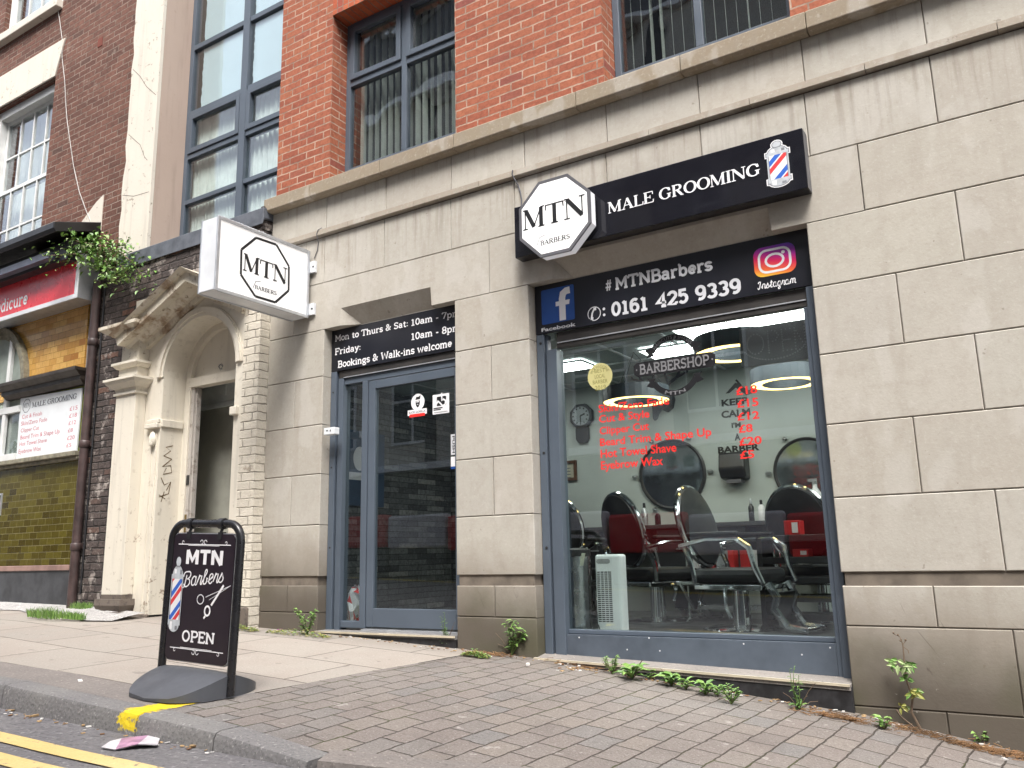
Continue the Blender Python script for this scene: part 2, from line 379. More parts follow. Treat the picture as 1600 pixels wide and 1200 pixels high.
FROST = plain('frosted_window_film', (.58,.70,.76), .5, var=.04, scale=1.5)
SASHW = plain('white_sash_paint', (.66,.67,.66), .4, var=.08)
GLASS = glass('shop_window_glass', (.90,.945,.93), 1.5, boost=2.3)
DOORGL = glass('door_glass', (.84,.88,.88), 1.5, boost=1.8)
UPGL = glass('upper_window_glass', (.90,.94,.94), 1.5, .012, 1.1, boost=2.6)
SKYGL = glass('stair_window_glass', (.93,.96,.96), 1.5, .014, 1.0, boost=1.5)
SASHGL = glass('old_sash_glass', (.93,.95,.95), 1.5, .003, 2.0, boost=1.8)
NOSING = plain('worn_brass_nosing', (.62,.55,.42), .35, .3)
RISER = plain('black_step_riser', (.020,.020,.022), .5, var=.5, scale=14, bump=.1, bscale=20)
RUBBER = plain('moulded_grey_rubber', (.068,.072,.082), .5, var=.14, scale=5, bump=.1, bscale=90)
TUBEB = plain('black_powder_coated_tube', (.012,.012,.014), .28)
ABLK = plain('printed_black_panel', (.018,.012,.018), .35, var=.08)

# ground materials
def m_flags():
    t = NT('sandstone_flags'); p = t.pos(); x, y, z = t.xyz(p)
    v = t.comb(t.math('ADD', x, .35), t.math('ADD', y, 2.17), 0)
    wob = t.math('MULTIPLY', t.math('SUBTRACT', t.noise(3, 2, p), .5), .03)
    br = t.node('ShaderNodeTexBrick', {'offset': .5}, Vector=t.comb(t.math('ADD', t.math('ADD', x, .35), wob), t.math('ADD', t.math('ADD', y, 2.17), wob), 0), Color1=(0,0,0,1), Color2=(1,1,1,1), Mortar=(0,0,0,1), Scale=1.0, Brick_Width=.92, Row_Height=.605)
    br.inputs['Mortar Size'].default_value = .006; br.inputs['Mortar Smooth'].default_value = .3
    ti = t.xyz(br.outputs['Color'])[0]
    c = t.mix(ti, (.305,.276,.243), (.25,.228,.204))
    c = t.mix(t.ss(t.noise(2.2, 5, p), .38, .7, 0, .5), c, (.27,.23,.20))
    c = t.mix(t.ss(t.noise(70, 4, p, .75), .52, .68, 0, .45), c, (.17,.15,.135))
    c = t.mix(t.ss(t.noise(80, 3, t.comb(y, x, z), .7), .56, .7, 0, .4), c, (.5,.47,.44)); c = t.mix(t.ss(t.noise(7, 3, p), .66, .70, 0, .5), c, (.14,.12,.11))
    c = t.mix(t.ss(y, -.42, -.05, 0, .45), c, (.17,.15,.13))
    c = t.mix(br.outputs['Fac'], c, (.075,.062,.05))
    h = t.math('SUBTRACT', t.math('MULTIPLY', t.noise(70, 4, p), .3), t.math('MULTIPLY', br.outputs['Fac'], 1.2)); h = t.math('ADD', h, t.math('MULTIPLY', ti, .5))
    t.bump(h, .7, .008); return t.done(c, .85, 0, .3)
def m_blocks():
    t = NT('block_paving'); p = t.pos(); x, y, z = t.xyz(p)
    w1 = t.math('MULTIPLY', t.math('SUBTRACT', t.noise(7, 4, p, .65), .5), .034)
    w2 = t.math('MULTIPLY', t.math('SUBTRACT', t.noise(7, 4, t.comb(y, x, 0), .65), .5), .034)
    u = t.math('ADD', t.math('ADD', y, t.math('MULTIPLY', x, .03)), w1); v = t.math('ADD', t.math('ADD', x, t.math('MULTIPLY', y, -.06)), w2)
    br = t.node('ShaderNodeTexBrick', {'offset': .5}, Vector=t.comb(u, v, 0), Color1=(0,0,0,1), Color2=(1,1,1,1), Mortar=(0,0,0,1), Scale=1.0, Brick_Width=.212, Row_Height=.145)
    br.inputs['Mortar Size'].default_value = .0052; br.inputs['Mortar Smooth'].default_value = .6
    ti = t.xyz(br.outputs['Color'])[0]
    rp = t.node('ShaderNodeValToRGB', Fac=ti); r = rp.color_ramp
    r.elements[0].color = (.172,.146,.134, 1); r.elements[1].color = (.208,.180,.160, 1)
    for q, cc in ((.25, (.195,.162,.146)), (.5, (.182,.158,.144)), (.72, (.165,.160,.158)), (.86, (.215,.182,.156))):
        e = r.elements.new(q); e.color = (*cc, 1)
    c = t.mix(1, t.mix(.3, rp.outputs[0], (.185,.168,.155)), (.90,.90,.90), 'MULTIPLY')
    c = t.mix(t.ss(t.noise(1.1, 5, p, .65), .36, .66, 0, .6), c, (.205,.188,.172)); c = t.mix(t.ss(t.noise(2.3, 4, t.comb(y, x, z)), .52, .68, 0, .4), c, (.115,.10,.092))
    c = t.mix(t.ss(t.noise(9, 2, p), .69, .71, 0, .6), c, (.33,.31,.29))
    c = t.mix(t.ss(t.noise(75, 4, p, .75), .50, .66, 0, .6), c, (.085,.074,.068))
    c = t.mix(t.ss(t.noise(85, 3, t.comb(y, x, z), .7), .56, .68, 0, .5), c, (.36,.335,.315))
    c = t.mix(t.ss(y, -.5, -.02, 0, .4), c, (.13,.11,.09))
    moss = t.math('MULTIPLY', br.outputs['Fac'], t.ss(t.noise(3, 3, p), .52, .62))
    c = t.mix(br.outputs['Fac'], c, (.06,.05,.042)); c = t.mix(t.math('MULTIPLY', moss, .7), c, (.065,.075,.02))
    h = t.math('SUBTRACT', t.math('MULTIPLY', t.noise(80, 4, p), .45), t.math('MULTIPLY', br.outputs['Fac'], 1.3)); h = t.math('ADD', h, t.math('MULTIPLY', ti, .7))
    t.bump(h, .9, .009); return t.done(c, .86, 0, .3)
def m_grit(name, c1, c2, sc1=140, agg=.5, bump=.8, bd=.006, worn=None, mark=None):
    t = NT(name); p = t.pos()
    c = t.mix(t.ss(t.noise(1.7, 5, p), .35, .7), c1, c2)
    c = t.mix(t.ss(t.noise(sc1, 2, p), .54, .7, 0, agg), c, [q*.35 for q in c1])
    x, y, z = t.xyz(p)
    c = t.mix(t.ss(t.noise(sc1*.8, 2, t.comb(y, x, z)), .6, .72, 0, agg), c, [min(1, q*2.1) for q in c2])
    if worn: c = t.mix(t.ss(t.noise(worn[1], 5, p, .7), worn[2], worn[3]), c, worn[0])
    if mark:                                  # a band of yellow road paint brushed over the kerb, chipped at its edges
        jag = t.math('MULTIPLY', t.math('SUBTRACT', t.noise(26, 5, p, .7), .5), .16)
        xx = t.math('ADD', t.math('ADD', x, jag), t.math('MULTIPLY', t.math('ADD', y, 2.55), -.10))
        m = t.math('MULTIPLY', t.ss(xx, mark[0]-.006, mark[0]+.006), t.ss(xx, mark[1]+.006, mark[1]-.006))
        m = t.math('MULTIPLY', m, t.ss(t.math('ADD', z, t.math('MULTIPLY', jag, .5)), mark[2]-.008, mark[2]+.008)); m = t.math('MULTIPLY', m, t.ss(y, -2.22, -2.26))
        m = t.math('MULTIPLY', m, t.ss(t.noise(34, 5, p, .7), .64, .58, .25, 1)); c = t.mix(m, c, t.mix(t.noise(9, 3, p), (.56,.40,.012), (.68,.52,.02)))
    v = t.node('ShaderNodeTexVoronoi', Scale=sc1*.55, Vector=p)
    t.bump(t.math('ADD', t.math('MULTIPLY', t.noise(sc1*.4, 3, p), .8), v.outputs['Distance']), bump, bd)
    return t.done(c, .85, 0, .35)
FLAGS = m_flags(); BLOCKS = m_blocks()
ASPHALT = m_grit('worn_asphalt', (.125,.12,.125), (.16,.155,.155), 48, .6, 1.0, .012)
KERBM = m_grit('granite_kerb', (.15,.145,.145), (.185,.18,.172), 80, .5, .6, .005, mark=(-4.075, -3.925, .385))
STRIPM = m_grit('dark_concrete_strip', (.165,.148,.138), (.20,.18,.165), 75, .45, .6, .005, mark=(-4.075, -3.925, .0))
LINEM = m_grit('worn_yellow_road_line', (.52,.39,.16), (.58,.45,.22), 80, .12, .6, .006, worn=((.14,.13,.12), 18, .58, .68))
KPAINT = m_grit('bright_yellow_kerb_paint', (.62,.45,.012), (.68,.52,.02), 70, .25, .5, .004, worn=((.15,.14,.12), 20, .55, .64))
CEMENT = m_grit('old_pale_cement_fillet', (.34,.33,.32), (.42,.41,.40), 60, .4, 1.0, .02)

# ------------------------------------------------------------------ ground sheets
def edge_x(y): return -3.63+.125*y          # line between flags and block paving
def sheet(name, xs, ys, fn, m, lift=0.0, xmap=None):
    mb = MB(); n = len(ys)
    for x in xs:
        for y in ys:
            X = xmap(x, y) if xmap else x; mb.v.append((X, y, fn(X, y)+lift))
    for i in range(len(xs)-1):
        for j in range(n-1):
            mb.f.append([i*n+j, (i+1)*n+j, (i+1)*n+j+1, i*n+j+1]); mb.m.append(0)
    return tag(mb.build(name, m, smooth=True, fix=False), kind='structure')
def rng(a, b, n): return [a+(b-a)*i/n for i in range(n+1)]
sheet('road', rng(-40, 20, 60), [-60, -30, -14, -12, -10] + rng(-9, -2.5, 13), lambda x, y: rz(x, y) if x > -16 else .80+(-16-x)*.03, ASPHALT)
sheet('ground', rng(-60, 30, 20), [-80, -40, -10, -2, 0, 6, 40], lambda x, y: -1.6+max(0, -x)*.02, ASPHALT)
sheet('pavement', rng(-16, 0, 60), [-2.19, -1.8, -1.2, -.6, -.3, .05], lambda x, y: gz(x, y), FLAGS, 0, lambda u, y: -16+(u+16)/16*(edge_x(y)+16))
sheet('kerbside_strip', rng(-16, -3.9, 40), [-2.46, -2.3, -2.18], gz, STRIPM, .003)
# block paving reaches round the dropped corner of the kerb
def front_y(x): return lerp_tab([(-3.95, -2.46), (-2.75, -2.44), (-1.95, -2.06), (-1.0, -1.78), (.4, -1.5), (3, -1.3)], x)
def kerb_z(x): return gz(x, -2.45) if x < -3.35 else lerp_tab([(-3.35, gz(-3.35, -2.45)), (-2.72, .362)], x)
def bz(x, y):
    s = min(1, max(0, (-y-1.7)/.75)); return gz(x, y)+(kerb_z(min(x, -2.72))-gz(min(x, -2.72), -2.45))*s*s*(3-2*s)*(1 if x < -2.72 else max(0, 1-(x+2.72)/.6))
mb = MB(); XS = rng(0, 1, 60); YS = rng(0, 1, 14)
for u in XS:
    for v in YS:
        x0 = -3.93+u*8.2; y = (1-v)*front_y(x0)+v*.05
        x = x0 if u > 0 else edge_x(y); x = max(x, edge_x(y)); mb.v.append((x, y, bz(x, y)+.004*math.sin(x*3)*math.sin(y*4)))
for i in range(60):
    for j in range(14): a = i*15+j; mb.f.append([a, a+15, a+16, a+1]); mb.m.append(0)
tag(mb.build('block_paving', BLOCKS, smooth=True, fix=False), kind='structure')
def kerb_z(x): return gz(x, -2.45) if x < -3.35 else lerp_tab([(-3.35, gz(-3.35, -2.45)), (-2.72, .362)], x)
xs = [-16+.9*i for i in range(14)]+[-4.28, -4.02]
xs = [-16, -14.2, -12.4, -11.5, -10.6, -9.7, -8.8, -7.9, -7.0, -6.1, -5.205, -3.935, -3.35, -2.75]
for k, (a, b) in enumerate(zip(xs, xs[1:])):
    mb = MB(); n = 10; a2, b2 = a+.004, b-.004
    for i in range(n+1):
        x = a2+(b2-a2)*i/n; zt = kerb_z(x)+.002; zb = rz(x, -2.6)-.1; rr = min(.03, max(.005, (zt-rz(x, -2.6))*.4))
        prof = [(-2.45, zb), (-2.45, zt), (-2.60+rr*1.2, zt-.001), (-2.60+rr*.4, zt-rr*.3), (-2.60, zt-rr), (-2.612, zb)]
        mb.v += [(x, y, z) for y, z in prof]
    for i in range(n):
        for j in range(6):
            j2 = (j+1) % 6; mb.f.append([i*6+j, (i+1)*6+j, (i+1)*6+j2, i*6+j2]); mb.m.append(0)
    mb.f += [list(range(6)), list(range(n*6+5, n*6-1, -1))]; mb.m += [0, 0]
    tag(mb.build('kerb', KERBM, smooth=True), kind='structure')
mb = MB(); pts = [(-2.75, -2.45), (-2.35, -2.27), (-1.95, -2.07), (-1.5, -1.93), (-1.0, -1.79), (.4, -1.51), (2.4, -1.35)]
for x, y in pts:
    z = gz(x, y)+.004; mb.v += [(x, y, z-.15), (x, y, z), (x+.06, y-.15, z-.01), (x+.06, y-.16, z-.2)]
for i in range(len(pts)-1):
    for j in range(4):
        j2 = (j+1) % 4; mb.f.append([i*4+j, (i+1)*4+j, (i+1)*4+j2, i*4+j2]); mb.m.append(0)
tag(mb.build('dropped_kerb', STRIPM, smooth=True), kind='structure')
# double yellow lines
l1 = on(0, 1153, rz); l1b = on(240, 1207, rz); l2 = on(0, 1186, rz); l2b = on(60, 1200, rz)
def road_line(y0, y1, m=LINEM):
    mb = MB(); n = 80
    for i in range(n+1):
        x = -14+i*.25; j = random.uniform(-.006, .006)
        mb.v += [(x, y0+j, rz(x, y0)+.006), (x, y1+j*.7, rz(x, y1)+.006)]
    for i in range(n): mb.f.append([2*i, 2*i+2, 2*i+3, 2*i+1]); mb.m.append(0)
    return tag(mb.build('road_line', m, fix=False), kind='structure')
a, b = on(0, 1144.5, rz), on(0, 1161, rz); c, d = on(0, 1177, rz), on(90, 1199, rz)
ly = [a.y, b.y, c.y]
print('line y', a, b, c, d, on(240, 1197, rz))
road_line(a.y, b.y); road_line(c.y, c.y-(a.y-b.y))

# ------------------------------------------------------------------ the stone and brick corner building
bld = thing('corner_building', 'stone fronted building with orange brick above, holding the barber shop and its door', 'building', (-3.4, 0, .5))
ZA, ZB, ZC, ZD, ZE, ZF, ZG, ZH, ZI, ZJ = 3.707, 3.259, 2.822, 2.383, 1.942, 1.498, 1.058, .984, .755, .313
ZS0, ZS1, ZL0, ZL1 = 4.160, 4.235, 4.555, 4.69
XL, DL, DR, WL, WR, XR = -6.07, -5.324, -3.858, -3.151, -1.052, 3.4
def jx(*ps): return [at(px, py).x for px, py in ps]
sw = MB()
def course(z0, z1, joints, gaps=()):
    xs = sorted([XL, XR]+joints+[e for g in gaps for e in g])
    for a, b in zip(xs, xs[1:]):
        if any(g[0]-.001 <= a and b <= g[1]+.001 for g in gaps): continue
        sw.block(a, b, z0, z1)
BOTH = ((DL, DR), (WL, WR))
course(ZS1, ZL0, jx((510.4, 330), (603, 300), (705, 265), (819, 235), (947, 430*.0+190), (1091, 145), (1254, 95), (1444, 40))+[.55, 1.4, 2.3])
course(ZA, ZS0, jx((506.5, 405), (600, 370), (704, 340), (804, 320), (947.5, 270), (1095, 225), (1262, 210), (1457, 130))+[.6, 1.5, 2.4])
def lintel(x0, x1, n0, n1, b0, b1):           # a lintel stone with a splayed notch cut up into its soffit
    zn, yb, zb = 3.424, .1, 3.268
    A = [(x0+.0025,0,ZB+.0025),(n0,0,ZB+.0025),(n0+.012,0,zn),(n1-.012,0,zn),(n1,0,ZB+.0025),(x1-.0025,0,ZB+.0025),(x1-.0025,0,ZA-.0025),(x0+.0025,0,ZA-.0025)]
    B = [(x0+.0025,.3,ZB+.0025),(x1-.0025,.3,ZB+.0025),(x1-.0025,.3,ZA-.0025),(x0+.0025,.3,ZA-.0025),(b0,yb,zb),(b1,yb,zb),(n0,yb,ZB+.0025),(n1,yb,ZB+.0025)]
    sw.add(A+B, [(0,1,2,3,4,5,6,7),(0,8,14,1),(1,14,12,2),(2,12,13,3),(3,13,15,4),(4,15,9,5),(5,9,10,6),(6,10,11,7),(7,11,8,0),(14,8,9,15),(12,14,15,13)])
j = jx((459.7, 515), (764.5, 410), (1343, 260))
sw.block(XL, j[0], ZB, ZA); lintel(j[0], j[1], -5.135, -4.093, -4.961, -4.18); lintel(j[1], j[2], -2.935, -1.272, -2.80, -1.356); sw.block(j[2], .62, ZB, ZA); sw.block(.62, 2.0, ZB, ZA); sw.block(2.0, XR, ZB, ZA)
course(ZC, ZB, jx((1498, 345))+[.8, 2.1], BOTH)
course(ZD, ZC, jx((459.7, 630), (767.4, 585), (1406, 482))+[.35, 1.7], BOTH)
course(ZE, ZD, jx((1530, 580))+[.75, 2.0], BOTH)
course(ZF, ZE, jx((454, 790), (771, 760), (1433, 710))+[.4, 1.8], BOTH)
course(ZG, ZF, jx((1563, 830))+[.8, 2.1], BOTH)
course(ZI, ZH, jx((448, 935), (773, 937), (1461, 945))+[.2, 1.6], BOTH)
course(ZJ, ZI, jx((1591, 1048))+[.7, 1.9], BOTH)
course(-.6, ZJ, jx((1481.5, 1135))+[.3, 1.5], BOTH)
for a, b in ((XL, DL), (DR, WL), (WR, XR)):    # the recessed band
    xs = sorted([a, b]+[x for x in jx((449, 908), (776, 904), (1457, 902)) if a < x < b])
    for p, q in zip(xs, xs[1:]): sw.block(p+(.03 if p == a and a != XL else 0), q-(.03 if q == b else 0), ZG, ZH, .055, .3, .001, .0015)
stone_wall = sw.build('stone_wall', STONE, bld)
mb = MB()
for a, b in ((XL+.01, DL-.02), (DR+.02, WL-.02), (WR+.02, XR-.01)): mb.box(a, b, .012, .28, -.6, ZB)
mb.box(XL+.01, XR-.01, .11, .28, ZB, ZA); mb.box(XL+.01, XR-.01, .012, .28, ZA, ZL0)
mb.build('wall_core', MORTAR, bld)
mb = MB()
for a, b in zip([XL-.0]+jx((547.8, 351), (650, 322), (752, 290), (878, 250), (1016, 205), (1173, 160), (1352, 105), (1558, 42)), jx((547.8, 351), (650, 322), (752, 290), (878, 250), (1016, 205), (1173, 160), (1352, 105), (1558, 42))+[XR]):
    a += .002; b -= .002
    mb.prism([(a,.1,ZS0),(a,-.028,ZS0+.012),(a,-.038,ZS0+.016),(a,-.038,ZS1-.012),(a,-.0,ZS1),(a,.1,ZS1)], (b-a,0,0))
mb.build('string_course', STRING, bld)
mb = MB(); lj = jx((494, 280), (602, 255), (717, 220), (907, 165), (1069, 110), (1262, 30))
for a, b in zip([XL-.04]+lj, lj+[XR]):
    a += .002; b -= .002
    mb.prism([(a,.3,ZL0-.003),(a,-.062,ZL0-.003),(a,-.085,ZL0+.012),(a,-.085,ZL1),(a,.005,ZL1+.045),(a,.3,ZL1+.17)], (b-a,0,0))
mb.build('sill_course', LEDGE, bld, bevel=.006)
# brick storey
W1, W2 = (-5.31, -3.83), (-2.42, -1.02)
WT = 6.47; bm_ = MB()
for a, b in ((-6.03, W1[0]), (W1[1], W2[0]), (W2[1], 3.4)): bm_.box(a, b, 0, .36, ZL1+.04, 9.6)
for a, b in (W1, W2): bm_.box(a, b, 0, .36, WT+.226, 9.6)
bm_.build('brick_wall', BRICK, bld)
for a, b in (W1, W2): MB().box(a+.001, b-.001, -.006, .34, WT, WT+.224).build('brick_lintel', SOLDIER, bld)
def upper_window(x0, x1, seed):
    r = random.Random(seed); y0, y1 = .20, .265; zb = ZL1+.155; zt = WT-.004; xm = (x0+x1)/2; tz = 5.80
    fr = MB(); fr.frame(x0+.004, x1-.004, zb, zt, y0, y1, .055)
    fr.box(xm-.03, xm+.03, y0+.001, y1-.001, zb+.055, zt-.055); 
    for a, b in ((x0+.059, xm-.03), (xm+.03, x1-.059)):
        fr.box(a, b, y0+.001, y1-.001, tz-.03, tz+.03)
    f = fr.build('window', FRAME, bld, bevel=.004)
    for a, b in ((x0+.059, xm-.03), (xm+.03, x1-.059)):
        s_ = MB(); s_.frame(a+.004, b-.004, tz+.034, zt-.059, y0-.018, y1-.03, .055); s_.build('sash', FRAME, f, bevel=.004)
        g = MB(); g.box(a+.05, b-.05, y0+.024, y0+.030, tz+.08, zt-.1); g.build('pane', UPGL, f)
        g = MB(); g.box(a, b, y0+.030, y0+.036, zb+.055, tz-.03); g.build('pane', UPGL, f)
    bl = MB(); n = int((x1-x0-.16)/.085)
    for i in range(n):
        xc = x0+.10+i*.085; q = r.uniform(1.66, 1.92); d = .046
        if seed == 1 and i == 0: xc -= .01
        bl.obox((xc, y1+.10, (zb+zt)/2), (d*math.cos(q), d*math.sin(q), 0), (-.0006*math.sin(q), .0006*math.cos(q), 0), (0, 0, (zt-zb)/2-.05))
    bl.box(x0+.06, x1-.06, y1+.07, y1+.13, zt-.06, zt-.02)
    bl.build('blind', BLINDM, f)
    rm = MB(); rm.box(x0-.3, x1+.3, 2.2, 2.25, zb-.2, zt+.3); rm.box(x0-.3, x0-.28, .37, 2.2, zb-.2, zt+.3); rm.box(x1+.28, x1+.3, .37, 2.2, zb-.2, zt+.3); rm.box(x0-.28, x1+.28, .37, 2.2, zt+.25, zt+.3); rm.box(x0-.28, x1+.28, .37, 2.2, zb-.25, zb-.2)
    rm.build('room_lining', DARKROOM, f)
upper_window(*W1, 1); upper_window(*W2, 2)
# tall stair glazing in the slot between the two buildings
GX0, GX1, GY, GB, GTOP = -7.935, -5.6, .28, 4.55, 9.6
fr = MB(); fr.box(GX0, GX0+.06, GY, GY+.09, GB, GTOP); fr.box(-6.985, -6.885, GY-.012, GY+.09, GB, GTOP); fr.box(GX1-.06, GX1, GY, GY+.09, GB, GTOP)
TZ = [(8.36, 8.42), (7.195, 7.258), (6.335, 6.392), (5.778, 5.838), (5.215, 5.268), (4.56, 4.60)]
bays = ((GX0+.06, -6.985), (-6.885, GX1-.06))
for a, b in bays:
    for z0, z1 in TZ: fr.box(a, b, GY+.001, GY+.088, z0, z1)
stair = fr.build('stair_window', FRAME, bld, bevel=.004)
for a, b in bays:
    s_ = MB(); s_.frame(a+.006, b-.006, 5.842, 6.331, GY-.014, GY+.05, .06); s_.build('sash', FRAME, stair, bevel=.004)
    zs = [(8.42, GTOP), (7.258, 8.36), (6.392, 7.195), (5.9, 6.27), (5.268, 5.778), (4.6, 5.215)]
    for z0, z1 in zs:
        g = MB(); g.box(a, b, GY+.03, GY+.036, z0, z1); g.build('pane', SKYGL if z0 > 6.35 else SKYGL, stair)
    fz = MB()
    for z0, z1 in zs[:3]:
        xa = a+.13 if a < -7 else a+.03
        L = [Vector((xa+random.uniform(-.008, .008), GY+.045, z0+.01+(z1-z0-.02)*i/24)) for i in range(25)]
        fz.poly([(b-.02, GY+.045, z1-.01), (b-.02, GY+.045, z0+.01)]+[tuple(p) for p in L])
    fz.build('window_film', FROST, stair, fix=False)
    cu = MB(); n = 60
    for i in range(n+1):
        x = a-.03+(b-a+.06)*i/n; yy = GY+.115+.016*math.sin(i*1.7)
        cu.v += [(x, yy, 4.3), (x, yy, 6.34)]
    for i in range(n): cu.f.append([2*i, 2*i+2, 2*i+3, 2*i+1]); cu.m.append(0)
    cu.build('curtain', CURT, stair, smooth=True, fix=False)
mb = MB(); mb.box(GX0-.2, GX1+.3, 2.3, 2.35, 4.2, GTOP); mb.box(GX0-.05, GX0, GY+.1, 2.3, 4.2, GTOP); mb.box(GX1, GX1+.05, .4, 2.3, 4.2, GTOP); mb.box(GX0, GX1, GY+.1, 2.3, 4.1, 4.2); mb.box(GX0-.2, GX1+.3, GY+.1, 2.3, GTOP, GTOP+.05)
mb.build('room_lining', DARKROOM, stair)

# ---- the shop window and door set in the stone openings
YF = .10
win = MB()                                     # frames: guide rails and posts
win.box(WL+.004, WL+.068, YF, YF+.06, .40, 2.87); win.box(WL+.068, WL+.085, YF+.03, YF+.09, .40, 2.87)
win.box(WL+.085, WL+.172, YF+.008, YF+.12, .40, 2.74)
win.box(WR-.062, WR-.004, YF, YF+.06, .40, 2.87); win.box(WR-.092, WR-.062, YF+.02, YF+.12, .40, 2.74)
GLX0, GLX1, GLZ0, GLZ1 = WL+.172, WR-.092, .672, 2.745
win.box(GLX0, GLX1, YF+.05, YF+.12, GLZ0-.03, GLZ0)
shopwin = win.build('shop_window', FRAME, bld, bevel=.004)
mb = MB(); mb.prism([(GLX0, YF+.02, .497), (GLX1, YF+.02, .452), (GLX1, YF+.02, GLZ0-.032), (GLX0, YF+.02, GLZ0-.032)], (0, .07, 0))
for px, py in ((1014, 997), (1162, 1006), (1031, 1017), (980, 1015), (1253, 1023), (1297, 1012), (905, 996)):
    p = at(px, py, YF+.02); mb.lathe([(.006, 0), (.005, -.002)], p, 8, 1, 'y')
mb.build('stall_board', [FRAMED, CHROMEL], shopwin, bevel=.003)
g = MB(); g.box(GLX0, GLX1, YF+.075, YF+.083, GLZ0, GLZ1); g.build('pane', GLASS, shopwin)
GY0 = YF+.075
mb = MB()
for k in range(6): mb.box(WL+.012, WL+.05, YF-.003, YF, .62+k*.4, .632+k*.4)
mb = MB(); mb.box(WL+.172, WR-.062, YF+.02, YF+.085, 2.747, 2.868); mb.box(WL+.18, WR-.07, YF+.012, YF+.02, 2.782, 2.79, 1)
mb.build('shutter_box', [SHUT, ALU], shopwin)
for z in (2.80, 1.95, 1.25): MB().lathe([(.011, 0), (.009, -.004)], (WL+.04, YF, z), 10, 0, 'y').build('guide_bolt', PLBLK, shopwin)
# step: slab, brass nosing, black riser, sloping with the street
mb = MB(); a0, a1 = at(885, 1031, -.03), at(1331, 1071, -.03); za, zb = a0.z, a1.z
mb.prism([(WL-.02, .22, za+.035), (WL-.02, -.03, za), (WR+.0, -.03, zb), (WR+.0, .22, zb+.035)], (0, 0, -.03), 0)
st = mb.build('window_step', m_grit('worn_grey_sill', (.20,.185,.17), (.25,.23,.21), 60, .3, .4), bld)
mb = MB(); mb.obox(((WL+WR)/2-.008, -.034, (za+zb)/2-.002), ((WR-WL)/2+.004, 0, (zb-za)/2), (0, .006, 0), (0, 0, .007)); mb.build('nosing', NOSING, st)
mb = MB(); mb.prism([(WL, -.024, za-.012), (WR+.006, -.024, zb-.012), (WR+.006, -.024, -.1), (WL, -.024, 0)], (0, .1, 0)); mb.build('riser', RISER, st)
# door
dr = MB(); dz = .63
dr.box(DL+.004, DL+.07, YF-.005, YF+.055, .59, 2.87); dr.box(DL+.07, DL+.09, YF+.03, YF+.09, .59, 2.87); dr.box(DL+.09, DL+.15, YF+.005, YF+.1, .59, 2.80)
mx = at(572, 700, YF+.05).x
sx0 = DL+.15; sx1 = at(568, 600, YF+.03).x; lx0 = at(576.5, 600, YF+.03).x
dr.box(sx1-.0, lx0, YF+.015, YF+.1, dz, 2.74); dr.box(sx0, sx1, YF+.02, YF+.1, dz, dz+.055)
dr.box(sx0, DR-.018, YF+.02, YF+.1, 2.74, 2.80); dr.box(DR-.018, DR-.002, YF, YF+.1, .55, 2.87)
door_frame = dr.build('shop_door', FRAME, bld, bevel=.004)
mb = MB(); mb.frame(lx0+.006, DR-.02, dz+.012, 2.736, YF+.022, YF+.075, .075, 0, .075, .15); leaf = mb.build('leaf', FRAME, door_frame, bevel=.004)
g = MB(); g.box(lx0+.081, DR-.095, YF+.045, YF+.053, dz+.162, 2.661); g.build('pane', DOORGL, leaf)
g = MB(); g.box(sx0, sx1, YF+.055, YF+.063, dz+.055, 2.74); g.build('pane', DOORGL, door_frame)
mb = MB(); mb.box(DL+.09, DR-.02, YF+.012, YF+.3, 2.803, 2.868); mb.box(DL+.15, DR-.04, YF+.004, YF+.012, 2.80, 2.808, 1); mb.build('shutter_box', [SHUT, ALU], door_frame)
for z in (2.68, 2.0, 1.3): MB().lathe([(.009, 0), (.008, -.003)], (DL+.035, YF-.005, z), 8, 0, 'y').build('guide_bolt', PLBLK, door_frame)
mb = MB(); mb.box(DL+.0, DR, -.02, .25, .585, .612); s2 = mb.build('door_step', m_grit('worn_dark_step', (.16,.155,.15), (.21,.2,.19), 60, .3, .4), bld)
mb = MB(); mb.box(DL+.006, DR-.004, -.032, -.02, .598, .612); mb.build('nosing', NOSING, s2)
mb = MB(); mb.box(DL+.0, DR, -.012, .05, .40, .584); mb.build('riser', RISER, s2)
mb = MB(); mb.box(lx0, DR-.02, YF-.03, YF+.1, .612, .628); mb.build('threshold', ALU, s2)

